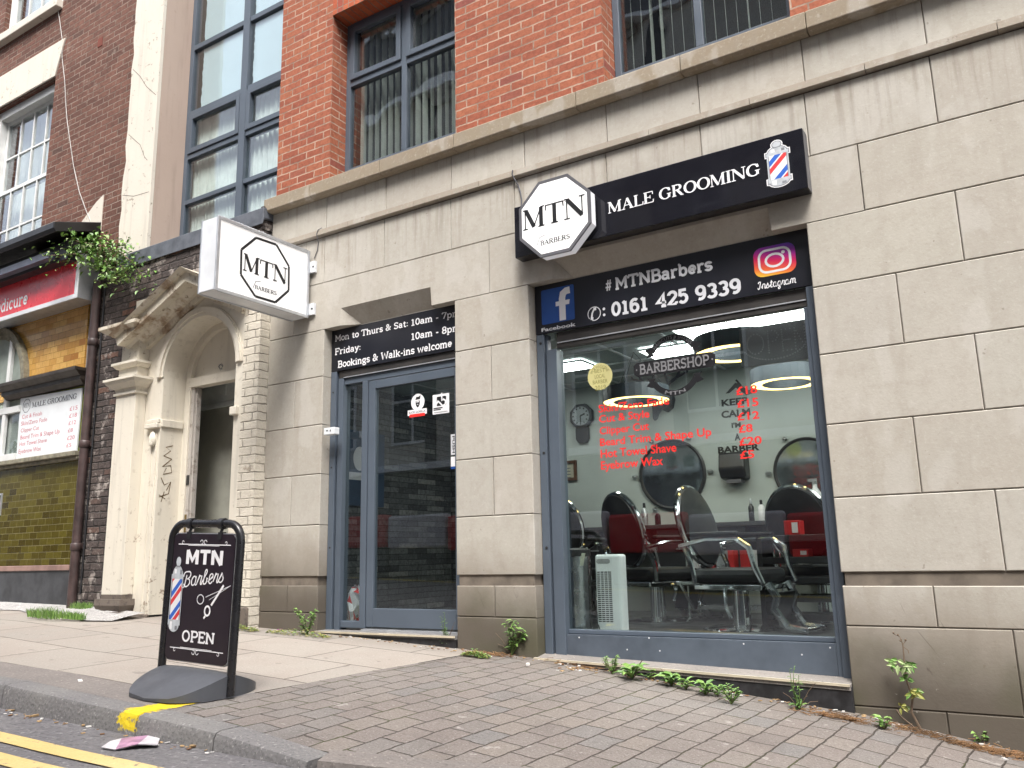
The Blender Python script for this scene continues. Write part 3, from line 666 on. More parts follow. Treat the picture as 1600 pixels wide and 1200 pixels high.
# ------------------------------------------------------------------ lettering: hand drawn stroke letters, and the built-in face for plain sans
SLAB = {
'M': (12, "2,0 2,10;2,10 6,3 10,10;10,10 10,0;s:.4,0 3.6,0;s:8.4,0 11.6,0;s:.6,10 2,10;s:10,10 11.4,10"),
'T': (10, "5,0 5,10;.6,10 9.4,10;s:.6,10 .6,7.6;s:9.4,10 9.4,7.6;s:3,0 7,0"),
'N': (11, "2,0 2,10;2,10 9,0;9,0 9,10;s:.4,0 3.6,0;s:.6,10 2,10;s:7.4,10 10.6,10"),
'B': (9.5, "2,0 2,10;2,10 5.2,10 @5.2,7.6,2.4,2.4,90,-90 2,5.2;5.2,5.2 @5.6,2.6,2.7,2.6,90,-90 2,0;s:.5,0 2,0;s:.5,10 2,10"),
'S': (8.5, "@4.2,7.5,2.8,2.5,15,270 @4.2,2.5,2.9,2.5,90,-165;s:7,8.2 7,10;s:1.3,0 1.3,1.8"),
'F': (9, "2,0 2,10;2,10 8.2,10;2,5.2 6,5.2;s:.5,0 4,0;s:.5,10 2,10;s:8.2,10 8.2,7.6;s:6,6.4 6,4"),
'W': (14, "1.5,10 4,0 7,8.5 10,0 12.5,10;s:.2,10 3.2,10;s:10.8,10 13.8,10"),
'P': (9, "2,0 2,10;2,10 5.4,10 @5.4,7.3,2.8,2.7,90,-90 2,4.6;s:.5,0 4,0;s:.5,10 2,10"),
'O': (10.5, "@5.2,5,3.9,5,0,360"),
'E': (9, "2,0 2,10;2,10 8,10;2,5.2 6,5.2;2,0 8.2,0;s:.5,0 2,0;s:.5,10 2,10;s:8,10 8,7.8;s:8.2,0 8.2,2.2;s:6,6.4 6,4"),
'I': (5, "2.5,0 2.5,10;s:.6,0 4.4,0;s:.6,10 4.4,10"),
'A': (11, "1.5,0 5.3,10 9.3,0;3,3.4 7.8,3.4;s:.2,0 3,0;s:7.8,0 10.8,0"),
'R': (10, "2,0 2,10;2,10 5.4,10 @5.4,7.5,2.6,2.5,90,-90 2,5;5,5 8.3,0;s:.5,0 3.8,0;s:.5,10 2,10;s:8.3,0 9.6,0"),
'H': (11, "2,0 2,10;9,0 9,10;2,5 9,5;s:.4,0 3.6,0;s:7.4,0 10.6,0;s:.4,10 3.6,10;s:7.4,10 10.6,10"),
'o': (7.6, "@3.8,3.4,2.9,3.4,0,360"),
'n': (8.8, "1.8,0 1.8,6.6;1.8,4.2 @4.2,4,2.3,2.7,150,0 6.5,0;s:.4,0 3.2,0;s:5.2,0 8,0;s:.5,6.6 1.8,6.6"),
't': (6, "2.6,9 2.6,2 @4.1,2,1.5,2,180,320;.6,6.6 5,6.6"),
'h': (8.8, "1.8,0 1.8,10;1.8,4.2 @4.2,4,2.3,2.7,150,0 6.5,0;s:.4,0 3.2,0;s:5.2,0 8,0;s:.4,10 1.8,10"),
'u': (8.4, "1.8,6.6 1.8,2.6 @4.1,2.6,2.3,2.6,180,330 6.4,3;6.4,6.6 6.4,0;s:.4,6.6 1.8,6.6;s:5,6.6 6.4,6.6;s:6.4,0 7.8,0"),
'r': (6.8, "2,0 2,6.6;2,4 @4.4,4.2,2.4,2.4,160,45;s:.5,0 4,0;s:.6,6.6 2,6.6"),
's': (6.6, "@3.2,5,2.2,1.7,20,270 @3.2,1.7,2.3,1.7,90,-160;s:5.3,5.4 5.3,6.7;s:1,0 1,1.3"),
'a': (7.8, "1.2,5.4 @3.4,5,2.2,1.7,160,0 5.6,1.2 @6.6,1.2,1,1.1,180,290;5.6,3.8 @3.2,2,2.2,1.9,60,320 5.6,1.6"),
'm': (12.5, "1.8,0 1.8,6.6;1.8,4.2 @3.9,4.2,2.1,2.5,150,0 6,0;6,4.2 @8.2,4.2,2.1,2.5,150,0 10.3,0;s:.4,0 3.2,0;s:4.8,0 7.2,0;s:9,0 11.7,0;s:.5,6.6 1.8,6.6"),
'p': (8.4, "1.8,6.6 1.8,-3;@4.4,3.3,2.6,3.3,150,-150;s:.4,-3 3.4,-3;s:.5,6.6 1.8,6.6"),
'i': (4.2, "2,0 2,6.6;s:.5,0 3.5,0;s:.5,6.6 2,6.6;2,8.7 2,9.8"),
'd': (8.6, "6.4,10 6.4,0;@3.8,3.3,2.6,3.3,30,330;s:5,10 6.4,10;s:6.4,0 7.8,0"),
'y': (8, "1.4,6.6 4,.4;6.6,6.6 3.2,-2.2 @2.2,-1.9,1,1.1,-20,-160;s:.2,6.6 2.8,6.6;s:5.4,6.6 7.8,6.6"),
'k': (8.6, "1.8,0 1.8,10;6.6,6.6 2.2,3;3.6,4.2 6.8,0;s:.4,0 3.2,0;s:5.4,0 8.2,0;s:.4,10 1.8,10;s:5.2,6.6 7.8,6.6"),
'g': (8, "@3.6,4.2,2.4,2.4,0,360;5.4,5.8 7.4,6.8;2.4,2 1.8,.8 5.4,.4 @4,-1.4,2.7,1.7,60,-240"),
'l': (4.4, "2,0 2,10;s:.5,0 3.5,0;s:.5,10 2,10"),
'w': (11, "1.2,6.6 3.2,0 5.4,5.8 7.6,0 9.6,6.6;s:0,6.6 2.6,6.6;s:8.4,6.6 10.8,6.6"),
'e': (7.4, "1.2,3.6 6.2,3.6 @3.7,3.5,2.5,3.2,0,320"),
'c': (7, "@3.8,3.4,2.7,3.3,45,315;s:5.8,5 5.8,6.4"),
'b': (8.4, "1.8,10 1.8,0;@4.4,3.3,2.6,3.3,150,-150;s:.4,10 1.8,10"),
'0': (8, "@4,5,2.8,5,0,360"), '1': (7, "3.6,0 3.6,10;3.6,10 1.4,8.6;s:1.2,0 6,0"),
'6': (8, "6.2,9 @4.2,6.5,2.9,3.5,60,180 1.3,3.2;@4,3.1,2.7,3.1,0,360"),
'4': (8.4, "5.6,0 5.6,10 .9,3 7.6,3;s:3.8,0 7.4,0"),
'2': (8, "1.3,7.5 @4,7.3,2.7,2.7,170,-30 1.3,.2 6.9,.2;s:6.9,0 6.9,1.8"),
'5': (8, "6.4,10 2,10 1.7,5.4;1.7,5.2 @3.9,3.2,2.8,3.2,130,-150"),
'9': (8, "@4,6.9,2.7,3.1,0,360;6.7,6.9 @3.8,3.5,2.9,3.5,0,-120"),
'3': (8, "@3.8,7.5,2.5,2.5,150,-90;3.8,5 @3.8,2.5,2.8,2.5,90,-155"),
'7': (8, "1,10 7,10 3.2,0;s:1,10 1,8"), '8': (8, "@4,7.5,2.4,2.5,0,360;@4,2.5,2.8,2.5,0,360"),
'&': (10.5, "8.8,0 2.4,7.2 @4,8,1.7,2,205,-30 5.4,6.6 2,3.4 @3.6,2.4,2.3,2.4,160,330 7.6,3.2 8.6,5.4;s:7.2,5.4 9.8,5.4"),
':': (3.4, "1.6,.2 1.6,1.7;1.6,5 1.6,6.5"), '-': (5, ".8,3.6 4.2,3.6"), ' ': (4.5, ""),
'#': (9.5, "2.6,0 4.4,10;5.4,0 7.2,10;1,3.2 7.6,3.2;1.6,6.6 8.2,6.6")}
DIDOT = {
'M': (12.4, "n:1.3,0 1.3,10;t:1.7,10 6.2,.4;n:6,.2 10.2,10;t:10.2,0 10.2,10;n:0,0 2.7,0;n:8.5,0 12.1,0;n:0,10 2,10;n:10,10 12.1,10"),
'T': (10.4, "t:5.2,0 5.2,10;n:.4,9.8 10,9.8;n:.5,10 .3,7.2;n:9.9,10 10.1,7.2;n:3.3,0 7.1,0"),
'N': (11.4, "n:1.6,0 1.6,10;t:1.8,9.8 9.6,.2;n:9.7,0 9.7,10;n:0,0 3.2,0;n:0,10 2.2,10;n:8.1,10 11.3,10"),
'B': (9.2, "t:2.1,0 2.1,10;v:2,9.9 4.8,9.9 @4.8,7.6,2.5,2.3,90,-90 2,5.3;v:4.8,5.2 @5.2,2.6,2.9,2.6,90,-90 2,.1;n:.4,0 2,0;n:.4,10 2,10"),
'A': (10.6, "n:1.4,0 5,10;t:5,9.9 8.8,0;n:2.6,3.4 7.2,3.4;n:0,0 3,0;n:7,0 10.5,0"),
'R': (10.2, "t:2.1,0 2.1,10;v:2,9.9 5,9.9 @5,7.6,2.6,2.3,90,-90 2,5.2;t:4.8,5.2 8.4,.2;n:.4,0 3.9,0;n:.4,10 2,10;n:8,0 10,0"),
'E': (9, "t:2.1,0 2.1,10;n:.4,9.9 8.2,9.9;n:2,5.2 6,5.2;n:.4,.1 8.5,.1;n:8.2,10 8.2,7.4;n:8.5,0 8.6,2.7;n:6,6.6 6,3.8"),
'S': (8, "v:6.8,8 @4,7.6,2.6,2.3,35,190 1.4,7.2 2.2,5.9 5.8,4.3 6.7,3 @4,2.4,2.8,2.3,0,-160;n:6.8,10 6.8,7.4;n:1.2,0 1.2,2.6"),
'L': (8.6, "t:2.1,0 2.1,10;n:.4,9.9 3.9,9.9;n:.4,.1 8.2,.1;n:8.2,0 8.3,2.9"),
'G': (11, "v:9,7 @5.6,5,4.4,5,40,320;t:8.8,.8 8.8,4.2;n:7,4.3 10.6,4.3;n:9.1,9.8 9.1,6.8"),
'O': (11, "v:@5.5,5,4.4,5,0,360"), 'I': (4.6, "t:2.3,0 2.3,10;n:.4,0 4.2,0;n:.4,10 4.2,10"), ' ': (4.5, "")}
SCRIPT = {
'I': (5.6, "3.9,10 3.3,2.4 @1.9,2,1.4,1.9,5,-190;.8,7.6 @2.4,8.4,1.7,1.5,200,90 3.9,9.9"),
'n': (6.8, "0,1.5 1.8,6.4 1.8,0;1.8,3.6 @3.6,4.2,1.9,2.3,160,0 5.4,1.2 @6.3,1.2,.9,1.2,180,330"),
's': (5.4, "0,.6 3,6.6 @2.6,2.2,2.2,2.2,40,-150"),
't': (5, "0,1 2.4,4 2.4,9.6;2.4,9.6 2.2,1.4 @3.4,1.4,1.2,1.4,180,340;.6,7 4.4,7"),
'a': (6.6, "4.6,5.4 @2.8,3.2,2.2,3.2,50,330 4.8,6.4 4.8,1.4 @5.8,1.4,1,1.4,180,340"),
'g': (6.4, "4.6,5.4 @2.8,3.4,2.2,3,50,330 4.8,6.4 4.6,-2.6 @3.2,-2.6,1.4,1.6,0,-180 6,1.6"),
'r': (5, "0,1 1.8,7 2.2,6 4,6.2 3.8,1.4 @4.6,1.4,.8,1.4,180,340"),
'm': (9.6, "0,1.5 1.6,6.4 1.6,0;1.6,3.6 @3.2,4.2,1.6,2.3,160,0 4.8,0;4.8,3.6 @6.4,4.2,1.6,2.3,160,0 8,1.2 @8.8,1.2,.8,1.2,180,330"),
'B': (9, "3.4,8 3,.4 @1.6,.6,1.5,1.4,-20,-210;.2,7 @2.6,8.4,2.4,2,190,80 @4.6,7.8,2.9,2.6,70,-80 4.2,5.2 @4.8,2.4,3,2.8,80,-170"),
'b': (6.2, "0,1 2.6,6 @2.6,8.6,1,1.6,-40,180 1.6,1.6 @3.2,2.2,1.8,2.2,200,420 5.8,3.6"),
'e': (5.4, "0,1.4 2,2.9 4.4,4.6 @2.7,4.8,1.7,2,-5,180 @2.8,2.3,1.8,2.3,180,335")}
SANSN = {
'M': (10.5, "1.6,0 1.6,10;1.6,10 5.2,2.6 8.8,10;8.8,10 8.8,0"), 'T': (8.6, "4.3,0 4.3,10;.5,9.2 8.1,9.2"), 'N': (9.4, "1.6,0 1.6,10;1.6,10 7.8,0;7.8,0 7.8,10")}
def glyph_strokes(spec):
    out = []
    for st in spec.split(';'):
        st = st.strip()
        if not st: continue
        kind = ''
        if len(st) > 1 and st[1] == ':': kind, st = st[0], st[2:]
        pts = []
        for tk in st.split():
            if tk[0] == '@':
                cx, cy, rx, ry, a0, a1 = map(float, tk[1:].split(',')); n = max(5, int(abs(a1-a0)/22))
                pts += [(cx+rx*math.cos(math.radians(a0+(a1-a0)*i/n)), cy+ry*math.sin(math.radians(a0+(a1-a0)*i/n))) for i in range(n+1)]
            else: pts.append(tuple(map(float, tk.split(','))))
        out.append((kind, pts))
    return out
class Plane:                                   # a flat face to letter on: a runs right, b runs up, n points out
    def __init__(s, o, r=(1,0,0), u=(0,0,1), n=(0,-1,0)): s.o, s.r, s.u, s.n = map(Vector, (o, r, u, n))
    def __call__(s, a, b, k=0): return s.o+s.r*a+s.u*b+s.n*k
def ribbon(mb, P, w, to, k, mi=0):
    n = len(P); L = []; R = []
    closed = n > 3 and math.hypot(P[0][0]-P[-1][0], P[0][1]-P[-1][1]) < 1e-3
    for i in range(n):
        if closed: a, b = P[i-1 if i > 0 else n-2], P[i+1 if i < n-1 else 1]
        else: a, b = P[max(i-1, 0)], P[min(i+1, n-1)]
        d = Vector((b[0]-a[0], b[1]-a[1])); d.normalize(); nx, ny = -d.y, d.x
        ww = w(d) if callable(w) else w
        if 0 < i < n-1 or closed:
            p = P[i]; q = P[i+1] if i < n-1 else P[1]; e = Vector((q[0]-p[0], q[1]-p[1]))
            if e.length > 0: e.normalize(); ww = ww/max(.6, abs(d.dot(e)))
        L.append((P[i][0]+nx*ww/2, P[i][1]+ny*ww/2)); R.append((P[i][0]-nx*ww/2, P[i][1]-ny*ww/2))
    o = len(mb.v)
    for l, r in zip(L, R): mb.v += [tuple(to(*l, k)), tuple(to(*r, k))]
    for i in range(n-1): mb.f.append([o+2*i, o+2*i+1, o+2*i+3, o+2*i+2]); mb.m.append(mi)
def draw(mb, text, font, pl, a0, a1, b0, b1, w=1.35, thin=.38, thick=1.75, serif=True, slant=0, k0=.0008, mi=0, bend=None):
    tot = sum(font[c][0] for c in text); sx = (a1-a0)/tot; sy = (b1-b0)/10; x = 0; k = k0
    for c in text:
        adv, spec = font[c]
        for kind, P in glyph_strokes(spec):
            if kind == 's' and not serif: continue
            Q = [(x+p[0]+p[1]*slant, p[1]) for p in P]
            ww = {'n': thin, 't': thick, 's': w*.9}.get(kind, w)
            if kind == 'v': ww = lambda d: thin+(thick*1.08-thin)*abs(d.y)**1.6
            def to(gx, gy, kk):
                a, b = a0+gx*sx, b0+gy*sy
                if bend: a, b = bend(a, b)
                return pl(a, b, kk)
            ribbon(mb, Q, ww, to, k, mi); k += .00012
        x += adv
_fcache = {}
def font_poly(text, off=0.0, spacing=1.0):
    key = (text, off, spacing)
    if key not in _fcache:
        cu = bpy.data.curves.new('lettering', 'FONT'); cu.body = text; cu.size = 1; cu.offset = off; cu.space_character = spacing; cu.resolution_u = 3
        o = bpy.data.objects.new('lettering', cu); me = bpy.data.meshes.new_from_object(o)
        _fcache[key] = ([(v.co.x, v.co.y) for v in me.vertices], [list(p.vertices) for p in me.polygons])
        bpy.data.objects.remove(o); bpy.data.meshes.remove(me); bpy.data.curves.remove(cu)
    return _fcache[key]
def ftext(mb, text, pl, a0, a1, b0, b1, off=0.0, k=.0008, mi=0, cap=True, bend=None, shear=0, spacing=1.0):
    V, F = font_poly(text, off, spacing); xs = [v[0] for v in V]
    if cap: H = [v[1] for v in font_poly('H', off)[0]]
    else: H = [v[1] for v in V]
    x0, x1, y0, y1 = min(xs), max(xs), min(H), max(H)
    vs = []
    for x, y in V:
        a = a0+(x-x0)/(x1-x0)*(a1-a0); b = b0+(y-y0)/(y1-y0)*(b1-b0); a += (b-b0)*shear
        if bend: a, b = bend(a, b)
        vs.append(tuple(pl(a, b, k)))
    mb.add(vs, F, mi)
def boxy(bl, tl, br, y):                       # text box from three measured corners on plane y
    p, q, r = at(*bl, y), at(*tl, y), at(*br, y); return (p.x, r.x, p.z, q.z)
def zc(ox, oy, s): return lambda x, y: (ox+x/s, oy+y/s)

# ------------------------------------------------------------------ signs on the stone front
# fascia box with lit octagon
t = thing('fascia_sign', 'long black fascia box over the shop window reading male grooming', 'shop sign', (-2.1, -.05, 3.43))
mb = MB(); FX0, FX1, FZ0, FZ1, FY = -3.19, -.995, 3.446, 3.862, -.118
mb.prism([(FX0, 0-.002, FZ0), (FX1, -.002, FZ0), (FX1, -.002, FZ1), (FX0, -.002, FZ1)], (0, FY+.004, 0))
mb.build('sign_box', BLACK, t, bevel=.004)
mb = MB(); mb.poly([(FX1+.0012, -.004, FZ0+.004), (FX1+.0012, FY+.004, FZ0+.004), (FX1+.0012, FY+.004, FZ1-.004), (FX1+.0012, -.004, FZ1-.004)]); mb.build('end_cap', DGREY, t, fix=False)
pf = Plane((0, FY, 0)); z7 = zc(780, 180, 2.963)
mb = MB(); mb_ = boxy(z7(505, 455), z7(505, 406), z7(717, 402), FY); draw(mb, 'MALE', DIDOT, pf, *mb_, thin=.75, thick=2.0)
g0 = at(*z7(740, 391), FY); g1 = at(*z7(1212, 280), FY); draw(mb, 'GROOMING', DIDOT, pf, g0.x, g1.x, mb_[2], mb_[3], thin=.75, thick=2.0)
mb.build('lettering', WHITEL, t, fix=False)
def m_stripes(name, k, slope=.9):
    s = NT(name); x, y, z = s.xyz(s.obj()); v = s.math('FRACT', s.math('MULTIPLY', s.math('SUBTRACT', z, s.math('MULTIPLY', x, slope)), k))
    rp = s.node('ShaderNodeValToRGB', Fac=v); r = rp.color_ramp; r.interpolation = 'CONSTANT'
    r.elements[0].color = (.75,.75,.77,1); r.elements[1].position = .36; r.elements[1].color = (.62,.045,.05,1)
    e = r.elements.new(.62); e.color = (.75,.75,.77,1); e = r.elements.new(.70); e.color = (.03,.12,.5,1); e = r.elements.new(.97); e.color = (.75,.75,.77,1)
    return s.done(rp.outputs[0], .35)
def pole_emblem(parent, pl, a, b, w, h, mstripe, outline=True):
    """a printed barber pole: silver dome, knob, striped glass, silver cup, with a white cut line round it"""
    mb = MB(); hw = w/2
    def ell(cx, cb, rx, rb, a0, a1, k, mi, e=0): mb.poly([tuple(pl(a+cx+(rx+e)*math.cos(math.radians(a0+(a1-a0)*i/18)), b+cb+(rb+e)*math.sin(math.radians(a0+(a1-a0)*i/18)), k)) for i in range(19)], mi)
    def rect(x0, x1, y0, y1, k, mi, e=0): mb.poly([tuple(pl(a+x, b+y, k)) for x, y in ((x0-e, y0-e), (x1+e, y0-e), (x1+e, y1+e), (x0-e, y1+e))], mi)
    for e, k, m_ in (((w*.075, .0008, 1), (w*.035, .0013, 3), (0, .0020, None)) if outline else ((0, .0020, None),)):
        g = lambda m: m if m_ is None else m_
        ell(0, .10*h, hw*.80, .10*h, 0, 360, k, g(0), e); ell(0, .74*h, hw*.80, .14*h, 0, 360, k+.0001, g(0), e); ell(0, .93*h, hw*.36, .065*h, 0, 360, k+.0002, g(0), e)
        rect(-hw*.72, hw*.72, .15*h, .71*h, k+.0003, g(2), e); rect(-hw*.92, hw*.92, .09*h, .16*h, k+.0004, g(0), e); rect(-hw*.92, hw*.92, .70*h, .76*h, k+.0004, g(0), e)
        if m_ is None:
            rect(-hw*.9, -hw*.78, .16*h, .70*h, k+.0005, 0); rect(hw*.78, hw*.9, .16*h, .70*h, k+.0005, 0)
            rect(-hw*.6, -hw*.25, .035*h, .135*h, k+.0006, 1); rect(-hw*.5, -hw*.2, .77*h, .83*h, k+.0006, 1); rect(hw*.35, hw*.62, .76*h, .82*h, k+.0006, 3); rect(hw*.2, hw*.55, .03*h, .08*h, k+.0006, 3); rect(-hw*.3, hw*.3, .855*h, .875*h, k+.0007, 3)
    return mb.build('barber_pole_emblem', [SILV, WHITEL, mstripe, SILVD], parent, fix=False)
SILV = plain('printed_silver', (.46,.49,.52), .4, var=.15, scale=30); SILVD = plain('printed_dark_silver', (.2,.21,.23), .4)
pc = at(1222, 289, FY); ph = at(1219.5, 219, FY).z-pc.z
STR1 = m_stripes('barber_stripes', 6.6, .95)
pole_emblem(t, pf, pc.x-.012, pc.z, .155, ph, STR1)
# octagon light box
oc = thing('octagon_light_box', 'white lit octagon light box with black rim on left end of the black fascia', 'lit sign', (-2.763, -.12, 3.35))
OX, OZ, OR, OY = -2.763, 3.645, .3, -.25
def octo(r, y, cx=OX, cz=OZ, n=8): return [(cx+r/math.cos(math.pi/8)*math.cos(math.pi/8+i*math.pi/4), y, cz+r/math.cos(math.pi/8)*math.sin(math.pi/8+i*math.pi/4)) for i in range(n)]
mb = MB(); mb.prism(octo(OR-.004, OY+.004), (0, .082, 0)); mb.build('side_wall', emit('opal_side_wall', (.95,.95,1), .10, (.7,.7,.74)), oc)
mb = MB(); mb.prism(octo(OR-.03, OY+.086), (0, FY-OY-.088, 0)); mb.build('spacer', DGREY, oc)
mb = MB(); mb.poly(octo(OR-.024, OY-.001)); mb.build('face', LITWHITE, oc, fix=False)
mb = MB(); A, B = octo(OR, OY-.002), octo(OR-.024, OY-.002)
A2 = octo(OR, OY+.012)
for i in range(8):
    j2 = (i+1) % 8; mb.add([A[i], A[j2], B[j2], B[i]], [(0,1,2,3)]); mb.add([A[i], A[j2], A2[j2], A2[i]], [(0,1,2,3)])
mb.build('rim', DGREY, oc, fix=False)
po = Plane((0, OY-.001, 0)); z8 = zc(760, 260, 8); mb = MB()
draw(mb, 'MTN', DIDOT, po, at(*z8(462, 805), OY).x, at(*z8(1245, 640), OY).x, at(*z8(465, 800), OY).z, at(*z8(465, 562), OY).z, thin=.7, thick=2.15, k0=.001)
bx = boxy(z8(675, 992), z8(675, 935), z8(1050, 915), OY); draw(mb, 'BARBERS', DIDOT, po, *bx, thin=1.0, thick=2.1, k0=.001)
def razor(mb, pl, a, b, s):
    ribbon(mb, [(a, b), (a+.035*s, b+.085*s), (a+.1*s, b+.1*s)], .006*s, lambda x, y, k: pl(x, y, k), .0012)
razor(mb, po, bx[0]-.03, bx[2], .75)
mb.build('lettering', BLKL, oc, fix=False)

# contact panel above the shop window
t = thing('contact_panel', 'black panel above the shop window with blue and rainbow icons and a phone number', 'sign panel', (-2.1, YF, 2.87))
mb = MB(); mb.box(WL+.004, WR-.004, YF-.004, YF+.02, 2.872, 3.262); mb.build('backing_panel', BLACKV, t, bevel=.002)
pp = Plane((0, YF-.004, 0)); yp = YF-.004
def slab(mb, text, bl, tl, br, z, y, pl, **kw): draw(mb, text, SLAB, pl, *boxy(z(*bl), z(*tl), z(*br), y), **kw)
mb = MB()
b0 = boxy(z7(537, 806), z7(537, 756), z7(990, 712), yp); draw(mb, 'MTNBarbers', SLAB, pp, *b0, w=2.15); 
hs_ = at(*z7(490, 812), yp).x, at(*z7(525, 805), yp).x; draw(mb, '#', SLAB, pp, hs_[0], hs_[1], b0[2], b0[3], w=1.5)
n0 = boxy(z7(520, 928), z7(520, 873), z7(692, 893), yp); draw(mb, '0161', SLAB, pp, *n0, w=2.35)
for s_, xa, xb in (('425', (728, 888), (878, 858)), ('9339', (908, 850), (1122, 815))): draw(mb, s_, SLAB, pp, at(*z7(*xa), yp).x, at(*z7(*xb), yp).x, n0[2], n0[3], w=2.35)
cx_ = at(*z7(486, 918), yp).x
for dz in (.016, .062): mb.poly([tuple(pp(cx_+.011*math.cos(q*math.pi/6), n0[2]+dz+.011*math.sin(q*math.pi/6), .001)) for q in range(12)])
c0 = at(*z7(440, 919), yp); R0 = .052
ribbon(mb, [(c0.x+R0*math.cos(math.radians(q)), c0.z+R0*math.sin(math.radians(q))) for q in range(-110, 221, 15)], .006, pp, .001)
ribbon(mb, [(c0.x+.012, c0.z+.036), (c0.x-.004, c0.z+.028), (c0.x-.016, c0.z+.004), (c0.x-.022, c0.z-.028), (c0.x-.012, c0.z-.038)], lambda d: .013, pp, .0014)
ribbon(mb, [(c0.x-.004, c0.z+.034), (c0.x+.018, c0.z+.036)], .022, pp, .0016); ribbon(mb, [(c0.x-.03, c0.z-.034), (c0.x-.008, c0.z-.036)], .02, pp, .0018)
z6f = zc(790, 420, 8); fb = boxy(z6f(450, 792), z6f(450, 745), z6f(877, 712), yp); ftext(mb, 'Facebook', pp, *fb, off=.028)
mb.build('lettering', CHROMEL, t, fix=False)
def rrect(x0, x1, z0, z1, r, pl, k, n=5):
    P = []
    for cx, cz, a in ((x1-r, z1-r, 0), (x0+r, z1-r, 90), (x0+r, z0+r, 180), (x1-r, z0+r, 270)):
        P += [tuple(pl(cx+r*math.cos(math.radians(a+90*i/n)), cz+r*math.sin(math.radians(a+90*i/n)), k)) for i in range(n+1)]
    return P
f0, f1 = at(*z6f(457, 705), yp), at(*z6f(850, 190), yp); mb = MB(); mb.poly(rrect(f0.x, f1.x, f0.z, f1.z, .012, pp, .0012))
BLUE = plain('blue_print', (.018,.075,.30), .35, var=.08)
blue = mb.build('blue_icon', BLUE, t, fix=False); W_, H_ = f1.x-f0.x, f1.z-f0.z
mb = MB(); fx = f0.x+W_*.64
ribbon(mb, [(fx, f0.z+H_*.0+.03*H_), (fx, f0.z+H_*.66), (fx+W_*.03, f0.z+H_*.79), (fx+W_*.12, f0.z+H_*.85), (fx+W_*.24, f0.z+H_*.86)], .19*W_, pp, .0020)
mb.poly([tuple(pp(a, b, .0023)) for a, b in ((fx-W_*.2, f0.z+H_*.46), (fx+W_*.21, f0.z+H_*.46), (fx+W_*.23, f0.z+H_*.59), (fx-W_*.2, f0.z+H_*.59))])
mb.build('letter_mark', WHITEL, blue, fix=False)
g0, g1 = at(*z7(1185, 757), yp), at(*z7(1366, 582), yp)
def m_rain():
    s = NT('rainbow_print'); co = s.n.new('ShaderNodeTexCoord').outputs['Generated']; x, y, z = s.xyz(co)
    v = s.math('ADD', s.math('MULTIPLY', z, .78), s.math('MULTIPLY', x, .22))
    rp = s.node('ShaderNodeValToRGB', Fac=v); r = rp.color_ramp
    r.elements[0].color = (.85,.50,.05,1); r.elements[0].position = .06; r.elements[1].color = (.12,.05,.42,1); r.elements[1].position = .95
    for q, c in ((.25, (.80,.13,.04)), (.48, (.70,.02,.10)), (.7, (.36,.02,.30))): e = r.elements.new(q); e.color = (*c, 1)
    return s.done(rp.outputs[0], .35)
mb = MB(); mb.poly(rrect(g0.x, g1.x, g0.z, g1.z, .055, pp, .0012)); ig = mb.build('rainbow_icon', m_rain(), t, fix=False)
mb = MB(); w_, h_ = g1.x-g0.x, g1.z-g0.z; cxg, czg = (g0.x+g1.x)/2, (g0.z+g1.z)/2
def rr2(m): 
    a0, a1, b0, b1 = g0.x+w_*m, g1.x-w_*m, g0.z+h_*m, g1.z-h_*m; r = .05; P = []
    for cx, cz, a in ((a1-r, b1-r, 0), (a0+r, b1-r, 90), (a0+r, b0+r, 180), (a1-r, b0+r, 270)): P += [(cx+r*math.cos(math.radians(a+18*i)), cz+r*math.sin(math.radians(a+18*i))) for i in range(6)]
    return P+[P[0]]
ribbon(mb, rr2(.13), .016, pp, .002); ribbon(mb, [(cxg+w_*.21*math.cos(math.radians(q)), czg+h_*.21*math.sin(math.radians(q))) for q in range(0, 361, 20)], .016, pp, .002)
mb.poly([tuple(pp(cxg+w_*.215+.012*math.cos(q*math.pi/6), czg+h_*.215+.012*math.sin(q*math.pi/6), .002)) for q in range(12)])
mb.build('camera_mark', WHITEL, ig, fix=False)
mb = MB(); ib = boxy(z7(1196, 808), z7(1196, 775), z7(1375, 778), yp); draw(mb, 'Instagram', SCRIPT, pp, *ib, w=1.25, slant=.16); mb.build('script_lettering', WHITEL, t, fix=False)

# opening hours panel over the door
t = thing('opening_hours_panel', 'black panel over the door lettered with opening days and hours', 'sign panel', (-4.6, YF, 2.87))
mb = MB(); mb.box(DL+.004, DR-.004, YF-.004, YF+.02, 2.872, 3.262); mb.build('backing_panel', BLACKV, t, bevel=.002)
zd = zc(480, 480, 6.6667)
def hours_line(text, a0, a1, b0, b1): mb = MB(); draw(mb, text, SLAB, pp, a0, a1, b0, b1, w=1.75); mb.build('lettering', WHITEL, t, fix=False)
L1 = boxy(zd(290, 357), zd(290, 300), zd(1057, 215), yp); hours_line('Mon to Thurs & Sat:', *L1)
xa, xb = at(*zd(1080, 205), yp).x, DR-.006; hours_line('10am - 7pm', xa, xb, L1[2], L1[3])
L2 = boxy(zd(288, 497), zd(288, 437), zd(562, 450), yp); hours_line('Friday:', *L2); hours_line('10am - 8pm', xa, xb, L2[2], L2[3])
hours_line('Bookings & Walk-ins welcome', *boxy(zd(318, 630), zd(318, 566), zd(1517, 410), yp))

